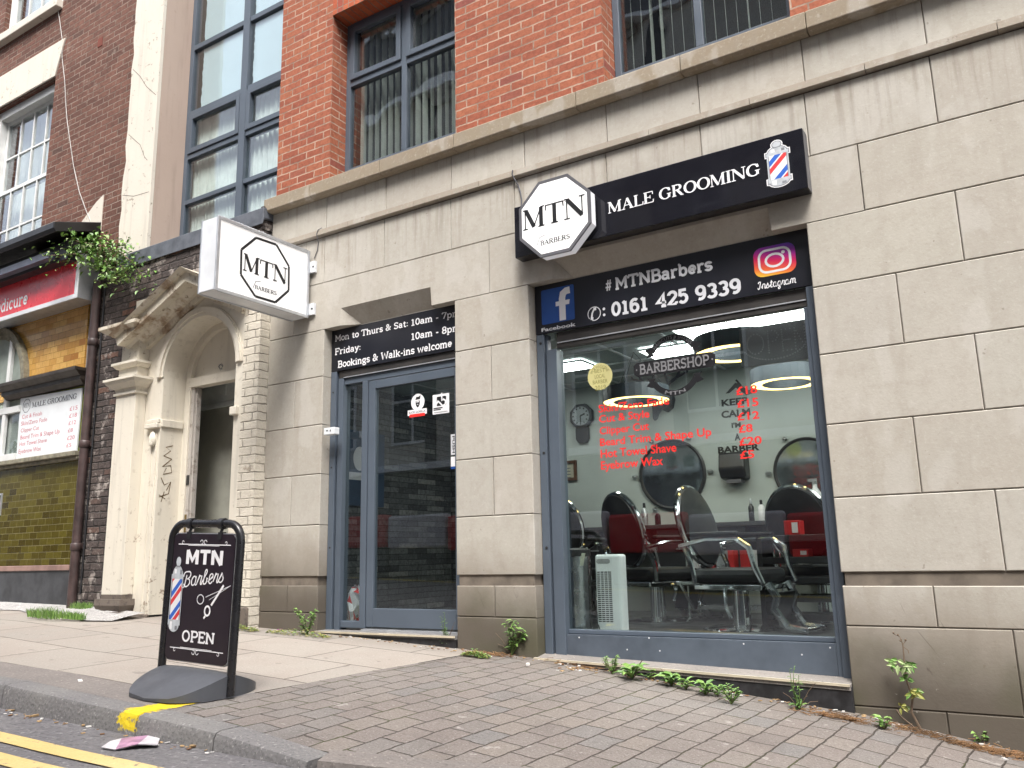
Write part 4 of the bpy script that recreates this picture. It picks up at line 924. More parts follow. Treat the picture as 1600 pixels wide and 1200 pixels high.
# projecting light box
t = thing('projecting_light_box', 'white projecting light box with black octagon logo on its bracketed side', 'lit sign', (-5.6, -.55, 3.38))
PX1, PX0, PY0, PY1, PZ0, PZ1 = -5.50, -5.71, -1.075, -.032, 3.385, 4.038
mb = MB(); mb.box(PX0+.01, PX1-.01, PY0+.006, PY1-.006, PZ0+.006, PZ1-.006); mb.box(PX0+.012, PX1-.012, PY0, PY0+.006, PZ0+.01, PZ1-.01); mb.build('case', WHITEPC, t, bevel=.003)
mb = MB()
for xa, xb in ((PX1-.012, PX1+.004), (PX0-.004, PX0+.012)):
    mb.box(xa, xb, PY0-.003, PY0+.028, PZ0, PZ1); mb.box(xa, xb, PY1-.028, PY1, PZ0, PZ1)
    mb.box(xa, xb, PY0+.028, PY1-.028, PZ1-.028, PZ1+.003); mb.box(xa, xb, PY0+.028, PY1-.028, PZ0-.003, PZ0+.028)
mb.build('edge_trim', ALU, t, bevel=.004)
mb = MB(); mb.box(PX1-.009, PX1-.004, PY0+.029, PY1-.029, PZ0+.029, PZ1-.029); mb.box(PX0+.004, PX0+.009, PY0+.029, PY1-.029, PZ0+.029, PZ1-.029); mb.build('opal_face', LITBOX, t)
mb = MB()
for z in (3.47, 3.88):
    mb = MB(); mb.box(PX1-.08, PX1+.062, -.030, -.002, z-.055, z+.055); mb.box(PX1-.08, PX1+.0, PY1-.0, -.0305, z-.05, z+.05); mb.lathe([(.010, 0), (.009, -.005)], (PX1+.042, -.030, z), 8, 1, 'y'); mb.build('bracket', [WHITEPC, PLBLK], t, bevel=.003)
pz = Plane((PX1-.004, 0, 0), (0,1,0), (0,0,1), (1,0,0)); zz = zc(300, 320, 6.314); mb = MB()
def atp(x, y): p = atx(*zz(x, y), PX1-.003); return (p.y, p.z)
op = [atp(*q) for q in ((630, 315), (835, 385), (963, 605), (960, 852), (825, 972), (620, 910), (474, 690), (480, 435))]
cyo, czo = sum(p[0] for p in op)/8, sum(p[1] for p in op)/8
op = [(cyo+(p[0]-cyo)*.97, czo+(p[1]-czo)*.97) for p in op]
for i in range(8): ribbon(mb, [op[i], op[(i+1) % 8]], .023, pz, .001+.0001*(i % 2))
ba = atp(503, 640); tb = atp(508, 478); rb = atp(935, 775); draw(mb, 'MTN', DIDOT, pz, ba[0], rb[0], ba[1], tb[1], thin=.75, thick=2.2)
ba = atp(620, 825); tb = atp(620, 788); rb = atp(832, 885); draw(mb, 'BARBERS', DIDOT, pz, ba[0], rb[0], ba[1], tb[1], thin=1.0, thick=2.1); razor(mb, pz, ba[0]-.02, ba[1], .8)
mb.build('lettering', BLKL, t, fix=False)
mb = MB(); mb.tube([at(503, 356, -.03), at(497, 359, -.042), at(494.5, 366, -.042), at(496, 373, -.03), at(497.5, 380, -.008), at(495.5, 392, -.008), at(491, 404, -.01)], .004, 6)
mb.build('cable', DGREY, t)
t = thing('sign_cable', 'thin dark cable hanging down the stone to the fascia', 'cable', (-3.25, 0, 3.86))
mb = MB(); mb.tube([at(801, 266, -.042), at(800, 272, -.044), at(804, 280, -.03), at(810, 290, -.008), at(813, 300, -.008), at(815, 312, -.008), at(814, 330, -.008)], .006, 6); mb.build('cord', DGREY, t)
# small intercom on the door reveal
t = thing('bell_push', 'small white bell push box on the stone beside the door frame', 'bell push', at(514, 674, .02))
p0, p1 = at(506.5, 680, -.03), at(523, 667, -.03); mb = MB(); mb.box(p0.x, p0.x+.125, -.035, .03, p0.z, p1.z); mb.build('case', PLWHITE, t, bevel=.004)
mb = MB(); mb.box(p0.x+.03, p0.x+.05, -.038, -.035, p0.z+.03, p1.z-.02); mb.box(p0.x+.075, p0.x+.085, -.038, -.035, p0.z+.025, p1.z-.02); mb.build('button', DGREY, t)

# ------------------------------------------------------------------ inside the shop
RY1, RX0, RX1, FLZ, CLZ = 3.05, -6.2, 1.2, .60, 3.06
def room(name, m, *boxes):
    mb = MB()
    for b in boxes: mb.box(*b)
    return tag(mb.build(name, m), kind='structure')
room('shop_floor', FLOORI, (RX0, RX1, .25, RY1, FLZ-.05, FLZ))
room('shop_ceiling', CEILP, (RX0, RX1, .30, RY1, CLZ, CLZ+.05))
room('shop_wall', WALLP, (-5.7, RX1, RY1, RY1+.06, FLZ, CLZ), (RX1, RX1+.06, .3, RY1, FLZ, CLZ))
room('shop_front_wall', WALLP, (DR+.0, WL-.0, .285, .30, FLZ, CLZ), (DL, DR, .302, .31, 2.87, CLZ), (WL, WR, .402, .41, 2.87, CLZ), (WR, RX1, .285, .30, FLZ, CLZ), (RX0, DL, .285, .30, FLZ, CLZ))
mb = MB(); mb.box(RX0, RX0+.06, .30, RY1+.06, FLZ, CLZ); mb.box(RX0+.06, -5.7, RY1-.02, RY1+.06, FLZ, CLZ)
tag(mb.build('slate_clad_wall', SLATE), kind='structure')
mb = MB()
for y in (.9, 1.5, 2.1, 2.7): mb.box(RX0+.06, RX1, y-.012, y+.012, CLZ-.012, CLZ-.002)
for i in range(12): mb.box(-5.6+i*.6-.012, -5.6+i*.6+.012, .42, RY1, CLZ-.013, CLZ-.0025)
tag(mb.build('ceiling_grid', PLWHITE), kind='structure')
def on_ceiling(px, py, z=CLZ-.03): d = ray(px, py); t = (z-CZ)/d.z; return Vector((d.x*t, CY+d.y*t, z))
f1 = on_ceiling(1084, 536); n2, f2, r2_ = on_ceiling(998, 549), on_ceiling(1024, 561), on_ceiling(1085, 537); n3, f3 = on_ceiling(907.5, 564), on_ceiling(924, 575)
lights = [((f1.x, f1.x+1.17, f1.y-.9, f1.y), 'long bright ceiling panel left of the grid bar at the top right of the window'), ((f1.x+1.23, f1.x+2.4, f1.y-.9, f1.y), 'bright ceiling panel right of the grid bar above the dotted open sign'),
    ((n2.x, r2_.x, n2.y, max(f2.y, n2.y+.3)), 'bright ceiling panel behind the arched barbershop decal'), ((n3.x-1.17, n3.x, n3.y, max(f3.y, n3.y+.3)), 'bright ceiling panel in the upper left corner of the window')]
for (x0, x1, y0, y1), lb in lights:
    t = thing('ceiling_light', lb, 'ceiling light', ((x0+x1)/2, (y0+y1)/2, CLZ-.02), 'square light panels in the shop ceiling')
    MB().box(x0, x1, y0, y1, CLZ-.03, CLZ-.014).build('diffuser', PANEL, t)
    mb = MB()
    for a in ((x0-.012, x0, y0-.012, y1+.012), (x1, x1+.012, y0-.012, y1+.012), (x0, x1, y0-.013, y0), (x0, x1, y1, y1+.013)): mb.box(*a, CLZ-.032, CLZ-.014)
    mb.build('trim', PLWHITE, t)
def ring_lamp(px, py, y, r, lb):
    c = at(px, py, y); t = thing('pendant_lamp', lb, 'pendant lamp', c, 'black drum pendants with glowing rings')
    mb = MB(); ri = r*.66; h = .13; n = 32
    for rr, z0, z1 in ((r, 0, h), (ri, 0, h)):
        for i in range(n):
            a, b = 2*math.pi*i/n, 2*math.pi*(i+1)/n
            mb.add([(rr*math.cos(a), rr*math.sin(a), z0), (rr*math.cos(b), rr*math.sin(b), z0), (rr*math.cos(b), rr*math.sin(b), z1), (rr*math.cos(a), rr*math.sin(a), z1)], [(0,1,2,3)])
    for i in range(n):
        a, b = 2*math.pi*i/n, 2*math.pi*(i+1)/n
        mb.add([(r*math.cos(a), r*math.sin(a), h), (r*math.cos(b), r*math.sin(b), h), (ri*math.cos(b), ri*math.sin(b), h), (ri*math.cos(a), ri*math.sin(a), h)], [(0,1,2,3)])
    mb.build('drum', plain('slate_blue_drum', (.03,.042,.052), .5), t, smooth=True, fix=False, local=True)
    mb = MB()
    for i in range(n):
        a, b = 2*math.pi*i/n, 2*math.pi*(i+1)/n; q, s = r-.006, ri+.006
        mb.add([(q*math.cos(a), q*math.sin(a), .004), (q*math.cos(b), q*math.sin(b), .004), (s*math.cos(b), s*math.sin(b), .004), (s*math.cos(a), s*math.sin(a), .004)], [(0,1,2,3)])
    mb.build('glowing_ring', RING, t, fix=False, local=True)
    mb = MB(); H = CLZ-c.z
    for i in range(3):
        a = 2*math.pi*i/3+.4; mb.tube([(r*.9*math.cos(a), r*.9*math.sin(a), h), (0, 0, H)], .003, 5)
    mb.build('wire', PLBLK, t, local=True)
ring_lamp(994, 628, 1.8, .31, 'glowing black drum pendant above the red price list')
ring_lamp(1152, 553, .95, .33, 'glowing black drum pendant partly behind the dotted open sign')
ring_lamp(1229, 600, 1.9, .30, 'glowing black drum pendant by the right window frame')
# wall clock
YW = RY1-.002
c = at(911, 651, YW); t = thing('wall_clock', 'dark octagonal drop dial wall clock on the pale back wall', 'clock', c)
mb = MB(); r = at(929, 652, YW).x-c.x
mb.prism([(c.x+r*1.03*math.cos(math.pi/8+i*math.pi/4), YW-.06, c.z+r*1.03*math.sin(math.pi/8+i*math.pi/4)) for i in range(8)], (0, .06, 0)); b = r*.55
mb.prism([(c.x-b, YW-.05, c.z-r*.9), (c.x-b, YW-.05, c.z-r*1.8), (c.x-b*.6, YW-.05, c.z-r*2.1), (c.x+b*.6, YW-.05, c.z-r*2.1), (c.x+b, YW-.05, c.z-r*1.8), (c.x+b, YW-.05, c.z-r*.9)], (0, .05, 0))
mb.build('case', plain('black_clock_case', (.018,.02,.026), .4), t, bevel=.008)
mb = MB(); mb.lathe([(r*.76, 0), (r*.74, -.008), (.001, -.008)], (c.x, YW-.06, c.z), 28, 0, 'y'); mb.build('dial', plain('clock_dial', (.36,.39,.40), .5), t)
mb = MB(); pk = Plane((c.x, YW-.069, c.z))
for i in range(12):
    a = math.radians(30*i); ribbon(mb, [(r*.56*math.sin(a), r*.56*math.cos(a)), (r*.7*math.sin(a), r*.7*math.cos(a))], .016, pk, .0005)
ribbon(mb, [(0, 0), (r*.42*math.sin(1.25), r*.42*math.cos(1.25))], .018, pk, .001); ribbon(mb, [(0, 0), (r*.6*math.sin(3.1), r*.6*math.cos(3.1))], .012, pk, .0015); mb.build('hands_and_numerals', BLKL, t, fix=False)
# certificate
t = thing('framed_certificate', 'brown framed certificate low on the back wall at far left', 'picture', at(888, 736, YW))
a, b = at(871, 753, YW), at(901.5, 719, YW); a.x -= .12; mb = MB(); mb.frame(a.x, b.x, a.z, b.z, YW-.03, YW, .035); mb.build('frame', WOOD, t, bevel=.004)
mb = MB(); mb.box(a.x+.035, b.x-.035, YW-.012, YW, a.z+.035, b.z-.035); mb.build('paper', plain('cream_paper', (.45,.43,.33), .8), t)
mb = MB(); pk = Plane((0, YW-.012, 0))
for i in range(5): ribbon(mb, [(a.x+.09+.02*(i % 2), b.z-.085-i*.035), (b.x-.08, b.z-.085-i*.035)], .008, pk, .0006)
mb.build('printed_lines', GREYTXT, t, fix=False)
# round mirrors
def mirror(px, py, rpx, lb, clip=None):
    c = at(px, py, YW); r = abs(at(px+rpx, py, YW).x-c.x); t = thing('round_mirror', lb, 'mirror', c, 'round black rimmed mirrors on the back wall')
    mb = MB(); mb.lathe([(r, 0), (r, -.03), (r-.012, -.036), (r-.03, -.03), (r-.03, -.02)], (c.x, YW, c.z), 40, 0, 'y'); mb.build('rim', PLBLK, t, smooth=True)
    mb = MB(); mb.lathe([(r-.029, 0), (r-.029, -.022)], (c.x, YW, c.z), 40, 0, 'y'); mb.build('mirror_glass', MIRROR, t)
    mb = MB()
    for i in range(6):
        a = math.radians(60*i); mb.ball((c.x+(r+.05)*math.cos(a), YW-.03, c.z+(r+.05)*math.sin(a)), .03, .03, .022, 10)
    mb.build('bulb', STEEL, t, smooth=True)
mirror(1051, 741, 53, 'round black rimmed mirror in the middle of the back wall')
mirror(1262, 735, 55, 'round black rimmed mirror partly hidden by the right window frame')
# stag head
c = at(1044, 640, YW); t = thing('stag_head', 'dark faceted stag head with antlers hung under the decal', 'wall trophy', c)
ST = plain('dark_slate_resin', (.02,.025,.035), .5); mb = MB()
def ring(cx, y, cz, rx, rz_, n=8): return [(cx+rx*math.cos(2*math.pi*i/n), y, cz+rz_*math.sin(2*math.pi*i/n)) for i in range(n)]
secs = [(0, 0, .10, .09, .13), (0, -.10, .08, .08, .11), (0, -.20, .07, .085, .09), (0, -.27, .02, .07, .075), (0, -.33, -.06, .045, .05), (0, -.37, -.13, .03, .032), (0, -.385, -.16, .008, .01)]
V = []; 
for dx, dy, dz, rx, rq in secs: V += ring(c.x+dx, YW+dy, c.z+dz, rx, rq)
mb.add(V, [(8*i+j, 8*i+(j+1) % 8, 8*(i+1)+(j+1) % 8, 8*(i+1)+j) for i in range(6) for j in range(8)]); mb.build('head', ST, t)
mb = MB()
for s in (-1, 1): mb.prism([(c.x+s*.06, YW-.2, c.z+.10), (c.x+s*.17, YW-.2, c.z+.16), (c.x+s*.13, YW-.2, c.z+.06)], (0, .03, 0))
mb.build('ears', ST, t)
for s in (-1, 1):
    mb = MB(); q = lambda x, z, y=-.2: (c.x+s*x, YW+y, c.z+z)
    mb.tube([q(.04, .14), q(.10, .24), q(.20, .30), q(.25, .42), q(.22, .54)], [.022, .02, .018, .014, .006], 6); mb.tube([q(.10, .24), q(.06, .36), q(.09, .46)], [.016, .012, .005], 6); mb.tube([q(.20, .30), q(.31, .34), q(.34, .44)], [.016, .012, .005], 6); mb.build('antler', ST, t)
# wall lettering
t = MB(); pk = Plane((0, YW, 0)); zi = zc(830, 480, 3.2)
for s_, bl, tl, br in (('KEEP', (953, 498), (953, 463), (1087, 488)), ('CALM', (952, 556), (952, 520), (1097, 545)), ("I'M", (1003, 605), (1003, 579), (1049, 602)), ('A', (1018, 668), (1018, 632), (1047, 665)), ('BARBER', (935, 733), (935, 699), (1143, 718))):
    ftext(t, s_, pk, *boxy(zi(*bl), zi(*tl), zi(*br), YW), off=.04)
a, b = at(*zi(972, 432), YW), at(*zi(1020, 378), YW); d = .03
t.poly([tuple(pk(x, z, .001)) for x, z in ((a.x, a.z), (a.x+.04, a.z-.0), (b.x+.05, b.z-.02), (b.x, b.z))])
ribbon(t, [(b.x, b.z-.02), (b.x+.12, b.z-.12), (b.x+.2, b.z-.10)], .045, pk, .0014); ribbon(t, [(b.x+.01, b.z+.03), (b.x+.06, b.z-.04)], .02, pk, .0018)
o = t.build('wall_lettering', BLKL, fix=False); tag(o, 'black keep calm wording with crossed razor on the back wall', 'wall lettering')
# towel dispenser
a, b = at(1133, 757, YW), at(1170, 707, YW); t = thing('towel_dispenser', 'black towel dispenser on the wall under the barber wording', 'dispenser', (a.x, YW, a.z))
mb = MB(); mb.prism([(a.x, YW, a.z+.03), (a.x, YW-.15, a.z+.05), (a.x, YW-.2, a.z+.14), (a.x, YW-.16, b.z), (a.x, YW, b.z)], (b.x-a.x, 0, 0)); mb.build('cover', PLBLK, t, bevel=.02)
mb = MB(); mb.box(a.x+.06, b.x-.06, YW-.14, YW-.02, a.z, a.z+.035); mb.build('outlet', DGREY, t)
# worktop along the back wall with bottles and tools
mx0, mx1 = -4.75, .6; WZ = 1.47
t = thing('worktop', 'long dark worktop with drawers along the back wall', 'counter', ((mx0+mx1)/2, RY1-.25, FLZ))
mb = MB(); mb.box(mx0, mx1, RY1-.42, RY1-.02, WZ-.04, WZ); mb.build('top', plain('dark_grey_laminate', (.045,.047,.05), .35), t, bevel=.004)
CAB = plain('black_cabinet', (.02,.021,.024), .4)
for i in range(4):
    x = mx0+.1+i*1.35; mb = MB(); mb.box(x, x+.9, RY1-.40, RY1-.04, 1.02, WZ-.042); f = mb.build('drawer_unit', CAB, t, bevel=.004)
    mb = MB()
    for k in range(2): mb.box(x+.2+k*.3, x+.4+k*.3, RY1-.415, RY1-.402, 1.22, 1.235)
    mb.build('drawer_handle', STEEL, f)
BOT = [plain('bottle_white', (.6,.6,.62), .3), plain('bottle_dark', (.02,.02,.025), .25), plain('bottle_red', (.5,.03,.03), .35), plain('bottle_blue', (.06,.2,.45), .3), plain('bottle_steel', (.4,.42,.44), .3, .6), plain('bottle_purple', (.16,.05,.3), .35)]
r = random.Random(4); spots = [(-3.9, 0), (-3.72, 1), (-3.5, 4), (-3.38, 1), (-3.0, 5), (-2.86, 0), (-2.4, 1), (-2.28, 0), (-2.05, 4), (-1.78, 3), (-1.62, 2), (-1.25, 1), (-1.1, 0), (-.8, 3), (-.6, 1)]
bl = ['tall white', 'short black', 'steel', 'slim black', 'purple', 'squat white', 'black pump', 'white spray', 'steel canister', 'blue labelled', 'red', 'stubby black', 'milky white', 'blue', 'plain black']
for (x, k), w in zip(spots, bl):
    h = r.uniform(.13, .24); q = r.uniform(.026, .036); y = RY1-.12-r.uniform(0, .12)
    t = thing('bottle', w+' bottle standing on the dark worktop along the back wall', 'bottle', (x, y, WZ), 'grooming bottles on the worktop')
    mb = MB(); mb.lathe([(q*.95, 0), (q, .01), (q, h*.66), (q*.45, h*.78), (q*.4, h*.8)], (x, y, WZ+.001), 12); mb.build('body', BOT[k], t, smooth=True)
    mb = MB(); mb.lathe([(q*.42, h*.8), (q*.42, h), (q*.3, h*1.02)], (x, y, WZ+.001), 10); mb.build('cap', BOT[1 if k != 1 else 4], t, smooth=True)
# barber chairs
CH_G = 'black and chrome barber chairs in the shop'
def barber_chair(x, y, rz_, lb):
    t = thing('barber_chair', lb, 'barber chair', (0, 0, 0), CH_G); P = dict(parent=t, local=True)
    mb = MB(); mb.lathe([(.30, 0), (.30, .02), (.24, .035), (.07, .05), (.06, .30), (.075, .31)], (0,0,0), 28); mb.build('pedestal', CHROME, smooth=True, **P)
    mb = MB(); mb.box(-.27, .27, -.27, .27, .36, .47); mb.build('seat', LEATHER, bevel=.045, **P)
    mb = MB(); mb.box(-.26, .28, -.25, .25, .31, .355); mb.build('seat_frame', CHROME, bevel=.01, **P)
    mb = MB(); c_ = Vector((-.33, 0, .80)); tl = math.radians(14); n = 28
    for k, (s, sc_) in enumerate(((-.05, .8), (-.035, 1), (.035, 1), (.05, .8))):
        for i in range(n):
            a = 2*math.pi*i/n; py = .27*sc_*math.cos(a); pz = .31*sc_*math.sin(a); mb.v.append((c_.x+s*math.cos(tl)-pz*math.sin(tl), py, c_.z+pz*math.cos(tl)+s*math.sin(tl)))
    for k in range(3):
        for i in range(n): j = (i+1) % n; mb.f.append([k*n+i, k*n+j, (k+1)*n+j, (k+1)*n+i]); mb.m.append(0)
    mb.f += [list(range(n))[::-1], list(range(3*n, 4*n))]; mb.m += [0, 0]; mb.build('backrest', LEATHER, smooth=True, **P)
    mb = MB(); mb.tube([(c_.x-.31*math.sin(math.radians(a))*math.sin(tl), .28*math.cos(math.radians(a)), c_.z+.32*math.sin(math.radians(a))*math.cos(tl)) for a in range(0, 360, 12)], .022, 8, closed=True); mb.build('backrest_rim', CHROME, smooth=True, **P)
    for s in (-1, 1):
        mb = MB(); mb.tube([(-.33, s*.31, .64), (-.1, s*.32, .69), (.14, s*.32, .69), (.24, s*.32, .62), (.27, s*.31, .48), (.32, s*.30, .36)], [.016, .022, .022, .024, .022, .018], 8); mb.tube([(-.30, s*.30, .64), (-.24, s*.30, .50), (-.22, s*.29, .36)], .02, 8); mb.build('arm_frame', CHROME, smooth=True, **P)
        mb = MB(); mb.box(-.25, .16, s*.32-.035, s*.32+.035, .705, .74); mb.build('armrest', LEATHER, bevel=.015, **P)
    mb = MB(); 
    for s in (-1, 1): mb.tube([(.30, s*.17, .36), (.36, s*.17, .26), (.33, s*.17, .18), (.42, s*.17, .05), (.56, s*.17, .035)], [.03, .032, .03, .034, .024], 8)
    mb.tube([(.56, -.17, .035), (.56, .17, .035)], .014, 8); mb.box(.44, .57, -.16, .16, .03, .04); mb.build('footrest', CHROME, smooth=True, **P)
    mb = MB(); mb.obox((.335, 0, .20), (.012, 0, 0), (0, .15, 0), (.03, 0, .10)); mb.build('leg_pad', LEATHER, bevel=.01, **P)
    mb = MB(); mb.tube([(.02, -.30, .33), (.05, -.36, .2), (.09, -.37, .12)], .014, 6); mb.build('pump_lever', CHROME, smooth=True, **P)
    t.location = (x, y, FLZ); t.rotation_euler = (0, 0, rz_)
    return t
barber_chair(-2.02, 1.15, math.radians(-8), 'barber chair nearest the window, side on, with tall chrome footrest')
barber_chair(-2.95, 1.75, math.radians(60), 'barber chair with its chrome rimmed oval back towards the white heater')
barber_chair(-1.62, 2.15, math.radians(75), 'barber chair at right with a white card on its oval back')
barber_chair(-3.75, 1.55, math.radians(100), 'barber chair at far left behind the steel bin')
# shelf rack at right with boxes
uy = 1.45; ux0, ux1 = at(1186, 900, uy).x, at(1345, 900, uy).x
t = thing('slatted_bench', 'low dark slatted storage unit standing inside the right side of the window', 'storage unit', ((ux0+ux1)/2, uy+.15, FLZ))
sz = [FLZ+.06, FLZ+.20, FLZ+.34, FLZ+.49, FLZ+.66]
mb = MB()
for z in sz: mb.box(ux0+.03, ux1, uy, uy+.3, z, z+.05)
mb.build('slats', CAB, t, bevel=.004)
mb = MB()
for x in (ux0, ux1): mb.box(x, x+.04, uy-.01, uy+.31, FLZ, FLZ+.72)
mb.build('uprights', CAB, t)
for px, k, lb in ((1238, 4, 'small red and white box on the top slat of the dark unit'), (1248, 3, 'flat red carton on the lower slat of the dark unit')):
    zz_ = sz[k]+.051; x = at(px, 850, uy).x; hgt = .11 if k == 4 else .06
    t = thing('carton', lb, 'carton', (x, uy+.1, zz_), 'red cartons in the shop'); MB().box(x-.06, x+.06, uy+.03, uy+.18, zz_, zz_+hgt).build('box', BOT[2], t, bevel=.003)
    MB().box(x, x+.045, uy+.027, uy+.03, zz_+.015, zz_+hgt-.015).build('label_patch', PLWHITE, t)
t = thing('trolley', 'low trolley of red and white product boxes behind the barber chair', 'trolley', (-2.35, 2.1, FLZ))
mb = MB(); mb.box(-2.75, -1.95, 1.95, 2.25, FLZ+.42, FLZ+.45); mb.box(-2.75, -1.95, 1.95, 2.25, FLZ+.1, FLZ+.13); mb.build('trays', STEEL, t)
mb = MB()
for x in (-2.74, -1.98):
    for y in (1.96, 2.22): mb.tube([(x, y, FLZ+.03), (x, y, FLZ+.62)], .012, 6); mb.ball((x, y, FLZ+.025), .025)
mb.build('posts', CHROME, t)
names = ['slim white', 'thin red', 'silver', 'narrow red', 'wide red', 'plain white', 'large red']
for i, nm in enumerate(names):
    x = -2.70+i*.108; k = (0, 2, 4, 2, 2, 0, 2)[i]; t = thing('product_box', nm+' product box standing on the trolley tray', 'product box', (x, 2.08, FLZ+.45), 'boxes on the trolley'); mb = MB(); mb.box(x, x+(.05+.03*(i % 3)), 2.0, 2.14, FLZ+.451, FLZ+.451+.15); mb.build('carton', BOT[k], t, bevel=.003)
a, b = at(1226, 793, 1.78), at(1256, 771, 1.78); t = thing('white_card', 'plain white card tucked on the oval chair back at right of the window', 'card', a); MB().box(a.x, b.x, 1.78, 1.784, a.z, b.z).build('card', PLWHITE, t)
c = at(1277, 800, 2.35); hb = at(1277, 752, 2.35).z-c.z; t = thing('spray_bottle', 'clear spray bottle with blue label near the right window frame', 'bottle', c)
mb = MB(); mb.lathe([(.05, 0), (.052, .01), (.052, hb*.6), (.02, hb*.8), (.02, hb*.9)], c, 14); mb.build('body', BOT[0], t, smooth=True); mb = MB(); mb.lathe([(.0535, hb*.15), (.0535, hb*.45)], c, 14); mb.build('label_band', BOT[3], t, smooth=True); mb = MB(); mb.lathe([(.022, hb*.9), (.022, hb)], c, 10); mb.box(c.x-.06, c.x+.02, c.y-.012, c.y+.012, c.z+hb, c.z+hb+.025); mb.build('trigger_head', BOT[4], t)
t = thing('side_shelf', 'small dark shelf carrying the spray bottle by the right frame', 'shelf', (c.x, 2.35, c.z-.03)); MB().box(c.x-.28, c.x+.5, 2.2, 2.5, c.z-.04, c.z-.001).build('board', CAB, t, bevel=.004); mb = MB()
for x in (c.x-.26, c.x+.46): mb.tube([(x, 2.35, FLZ), (x, 2.35, c.z-.04)], .015, 6)
mb.build('legs', CHROME, t)
# steel bin and tower heater just behind the glass
a = at(904, 978, .36); t = thing('steel_bin', 'brushed steel pedal bin behind the glass at lower left', 'bin', (a.x, .36, FLZ)); q = .105
mb = MB(); mb.lathe([(q, .0), (q, .58)], (a.x, .36, FLZ), 32); mb.build('body', plain('polished_steel_bin', (.68,.70,.72), .24, 1, .01), t, smooth=True)
mb = MB(); mb.lathe([(q+.006, .585), (q+.006, .63), (q*.7, .64), (.01, .645)], (a.x, .36, FLZ), 32); mb.build('lid', PLBLK, t, smooth=True)
mb = MB(); mb.lathe([(q+.004, -.0), (q+.004, .03)], (a.x, .36, FLZ), 32); mb.build('base_ring', PLBLK, t, smooth=True)
mb = MB(); mb.obox((a.x+.09, .28, FLZ+.56), (.03, -.02, 0), (.0, .002, .0), (.012, 0, .045)); mb.build('note', plain('bin_note', (.6,.62,.5), .7), t)
h0, h1 = at(935, 979, .32), at(968, 866, .32); hx0, hx1 = h0.x-.0, at(974, 960, .32).x; hz0, hz1 = FLZ+.015, h1.z
t = thing('tower_heater', 'white tower fan heater with slotted front behind the glass', 'heater', ((hx0+hx1)/2, .36, FLZ)); hy0, hy1 = .30, .42
mb = MB(); mb.box(hx0, hx1, hy0, hy1, hz0, hz1); body = mb.build('body', PLWHITE, t, bevel=.018)
mb = MB(); gz0, gz1 = hz0+.10, hz1-.115; gx0, gx1 = hx0+.012, hx0+(hx1-hx0)*.66
for i in range(4):
    for k in range(26):
        w_ = (gx1-gx0)/4; z = gz0+(gz1-gz0)*k/26; mb.box(gx0+i*w_+.003, gx0+(i+1)*w_-.003, hy0-.001, hy0+.004, z, z+(gz1-gz0)/26*.55)
mb.build('grille_slots', PLBLK, t)
mb = MB(); zc_ = hz1-.045; mb.poly(rrect(hx0+.015, hx0+(hx1-hx0)*.62, zc_-.02, zc_+.014, .016, Plane((0, hy0, 0)), .0012)); mb.build('control_window', plain('grey_control_window', (.3,.31,.32), .3), t, fix=False)
mb = MB(); mb.box(hx0+.035, hx0+.07, hy0-.002, hy0, hz0+.012, hz0+.045); mb.build('rating_plate', DGREY, t)
mb = MB(); mb.box(hx0-.006, hx1+.006, hy0-.006, hy1+.006, FLZ, FLZ+.016); mb.build('foot', PLBLK, t, bevel=.004)
mb = MB(); mb.tube([(hx0+.0, .33, FLZ+.10), (hx0+.02, .285, FLZ+.09), (hx0+.045, .27, FLZ+.04), (hx0+.06, .28, FLZ+.008), (hx0+.2, .27, FLZ+.006)], .004, 6); mb.build('cord', PLBLK, t)
# dotted open sign hanging inside the glass
ys = YF+.16; c = [at(*zi(*p), ys) for p in ((1037, 112), (1420, 66), (1420, 268), (1043, 303))]; t = thing('open_sign', 'dark hanging sign panel dotted with unlit lamps spelling open', 'hanging sign', c[3])
x0, x1, z1_, z0_ = c[0].x, WR-.10, c[0].z, c[3].z; mb = MB(); mb.box(x0, x1, ys, ys+.025, z0_, z1_)
mb.build('backing_board', plain('grey_smoked_board', (.06,.065,.07), .35), t, bevel=.003)
mb = MB(); po_ = Plane((0, ys, 0)); W_, H_ = x1-x0, z1_-z0_
def dots(P, n):
    L = [math.dist(P[i], P[i+1]) for i in range(len(P)-1)]; T = sum(L)
    for k in range(n):
        d = T*k/max(1, n-1); i = 0
        while i < len(L)-1 and d > L[i]: d -= L[i]; i += 1
        f = min(1, d/max(L[i], 1e-6)); x = x0+W_*(P[i][0]+(P[i+1][0]-P[i][0])*f); z = z0_+H_*(P[i][1]+(P[i+1][1]-P[i][1])*f)
        mb.poly([tuple(po_(x+.0055*math.cos(q*math.pi/3), z+.0055*math.sin(q*math.pi/3), .001)) for q in range(6)])
dots([(.23+.12*math.cos(a/10*math.pi), .55+.26*math.sin(a/10*math.pi)) for a in range(21)], 24)
dots([(.42, .28), (.42, .84), (.52, .84), (.57, .7), (.52, .56), (.42, .56)], 18)
dots([(.74, .28), (.62, .28), (.62, .82), (.74, .82)], 14); dots([(.64, .55), (.73, .55)], 5); dots([(.80, .28), (.80, .82), (.94, .28), (.94, .82)], 22)
dots([(.5+.46*math.cos(math.radians(a)), .52+.42*math.sin(math.radians(a))) for a in range(200, 345, 6)], 26)
mb.build('lamp_dots', plain('unlit_lamp_dots', (.22,.22,.23), .4), t, fix=False)
mb = MB(); mb.tube([(x0+.1, ys+.012, z1_), (x0+.02, ys+.012, CLZ)], .003, 5); mb.tube([(x1-.1, ys+.012, z1_), (x1-.05, ys+.012, CLZ)], .003, 5); mb.build('hanging_wire', PLBLK, t)

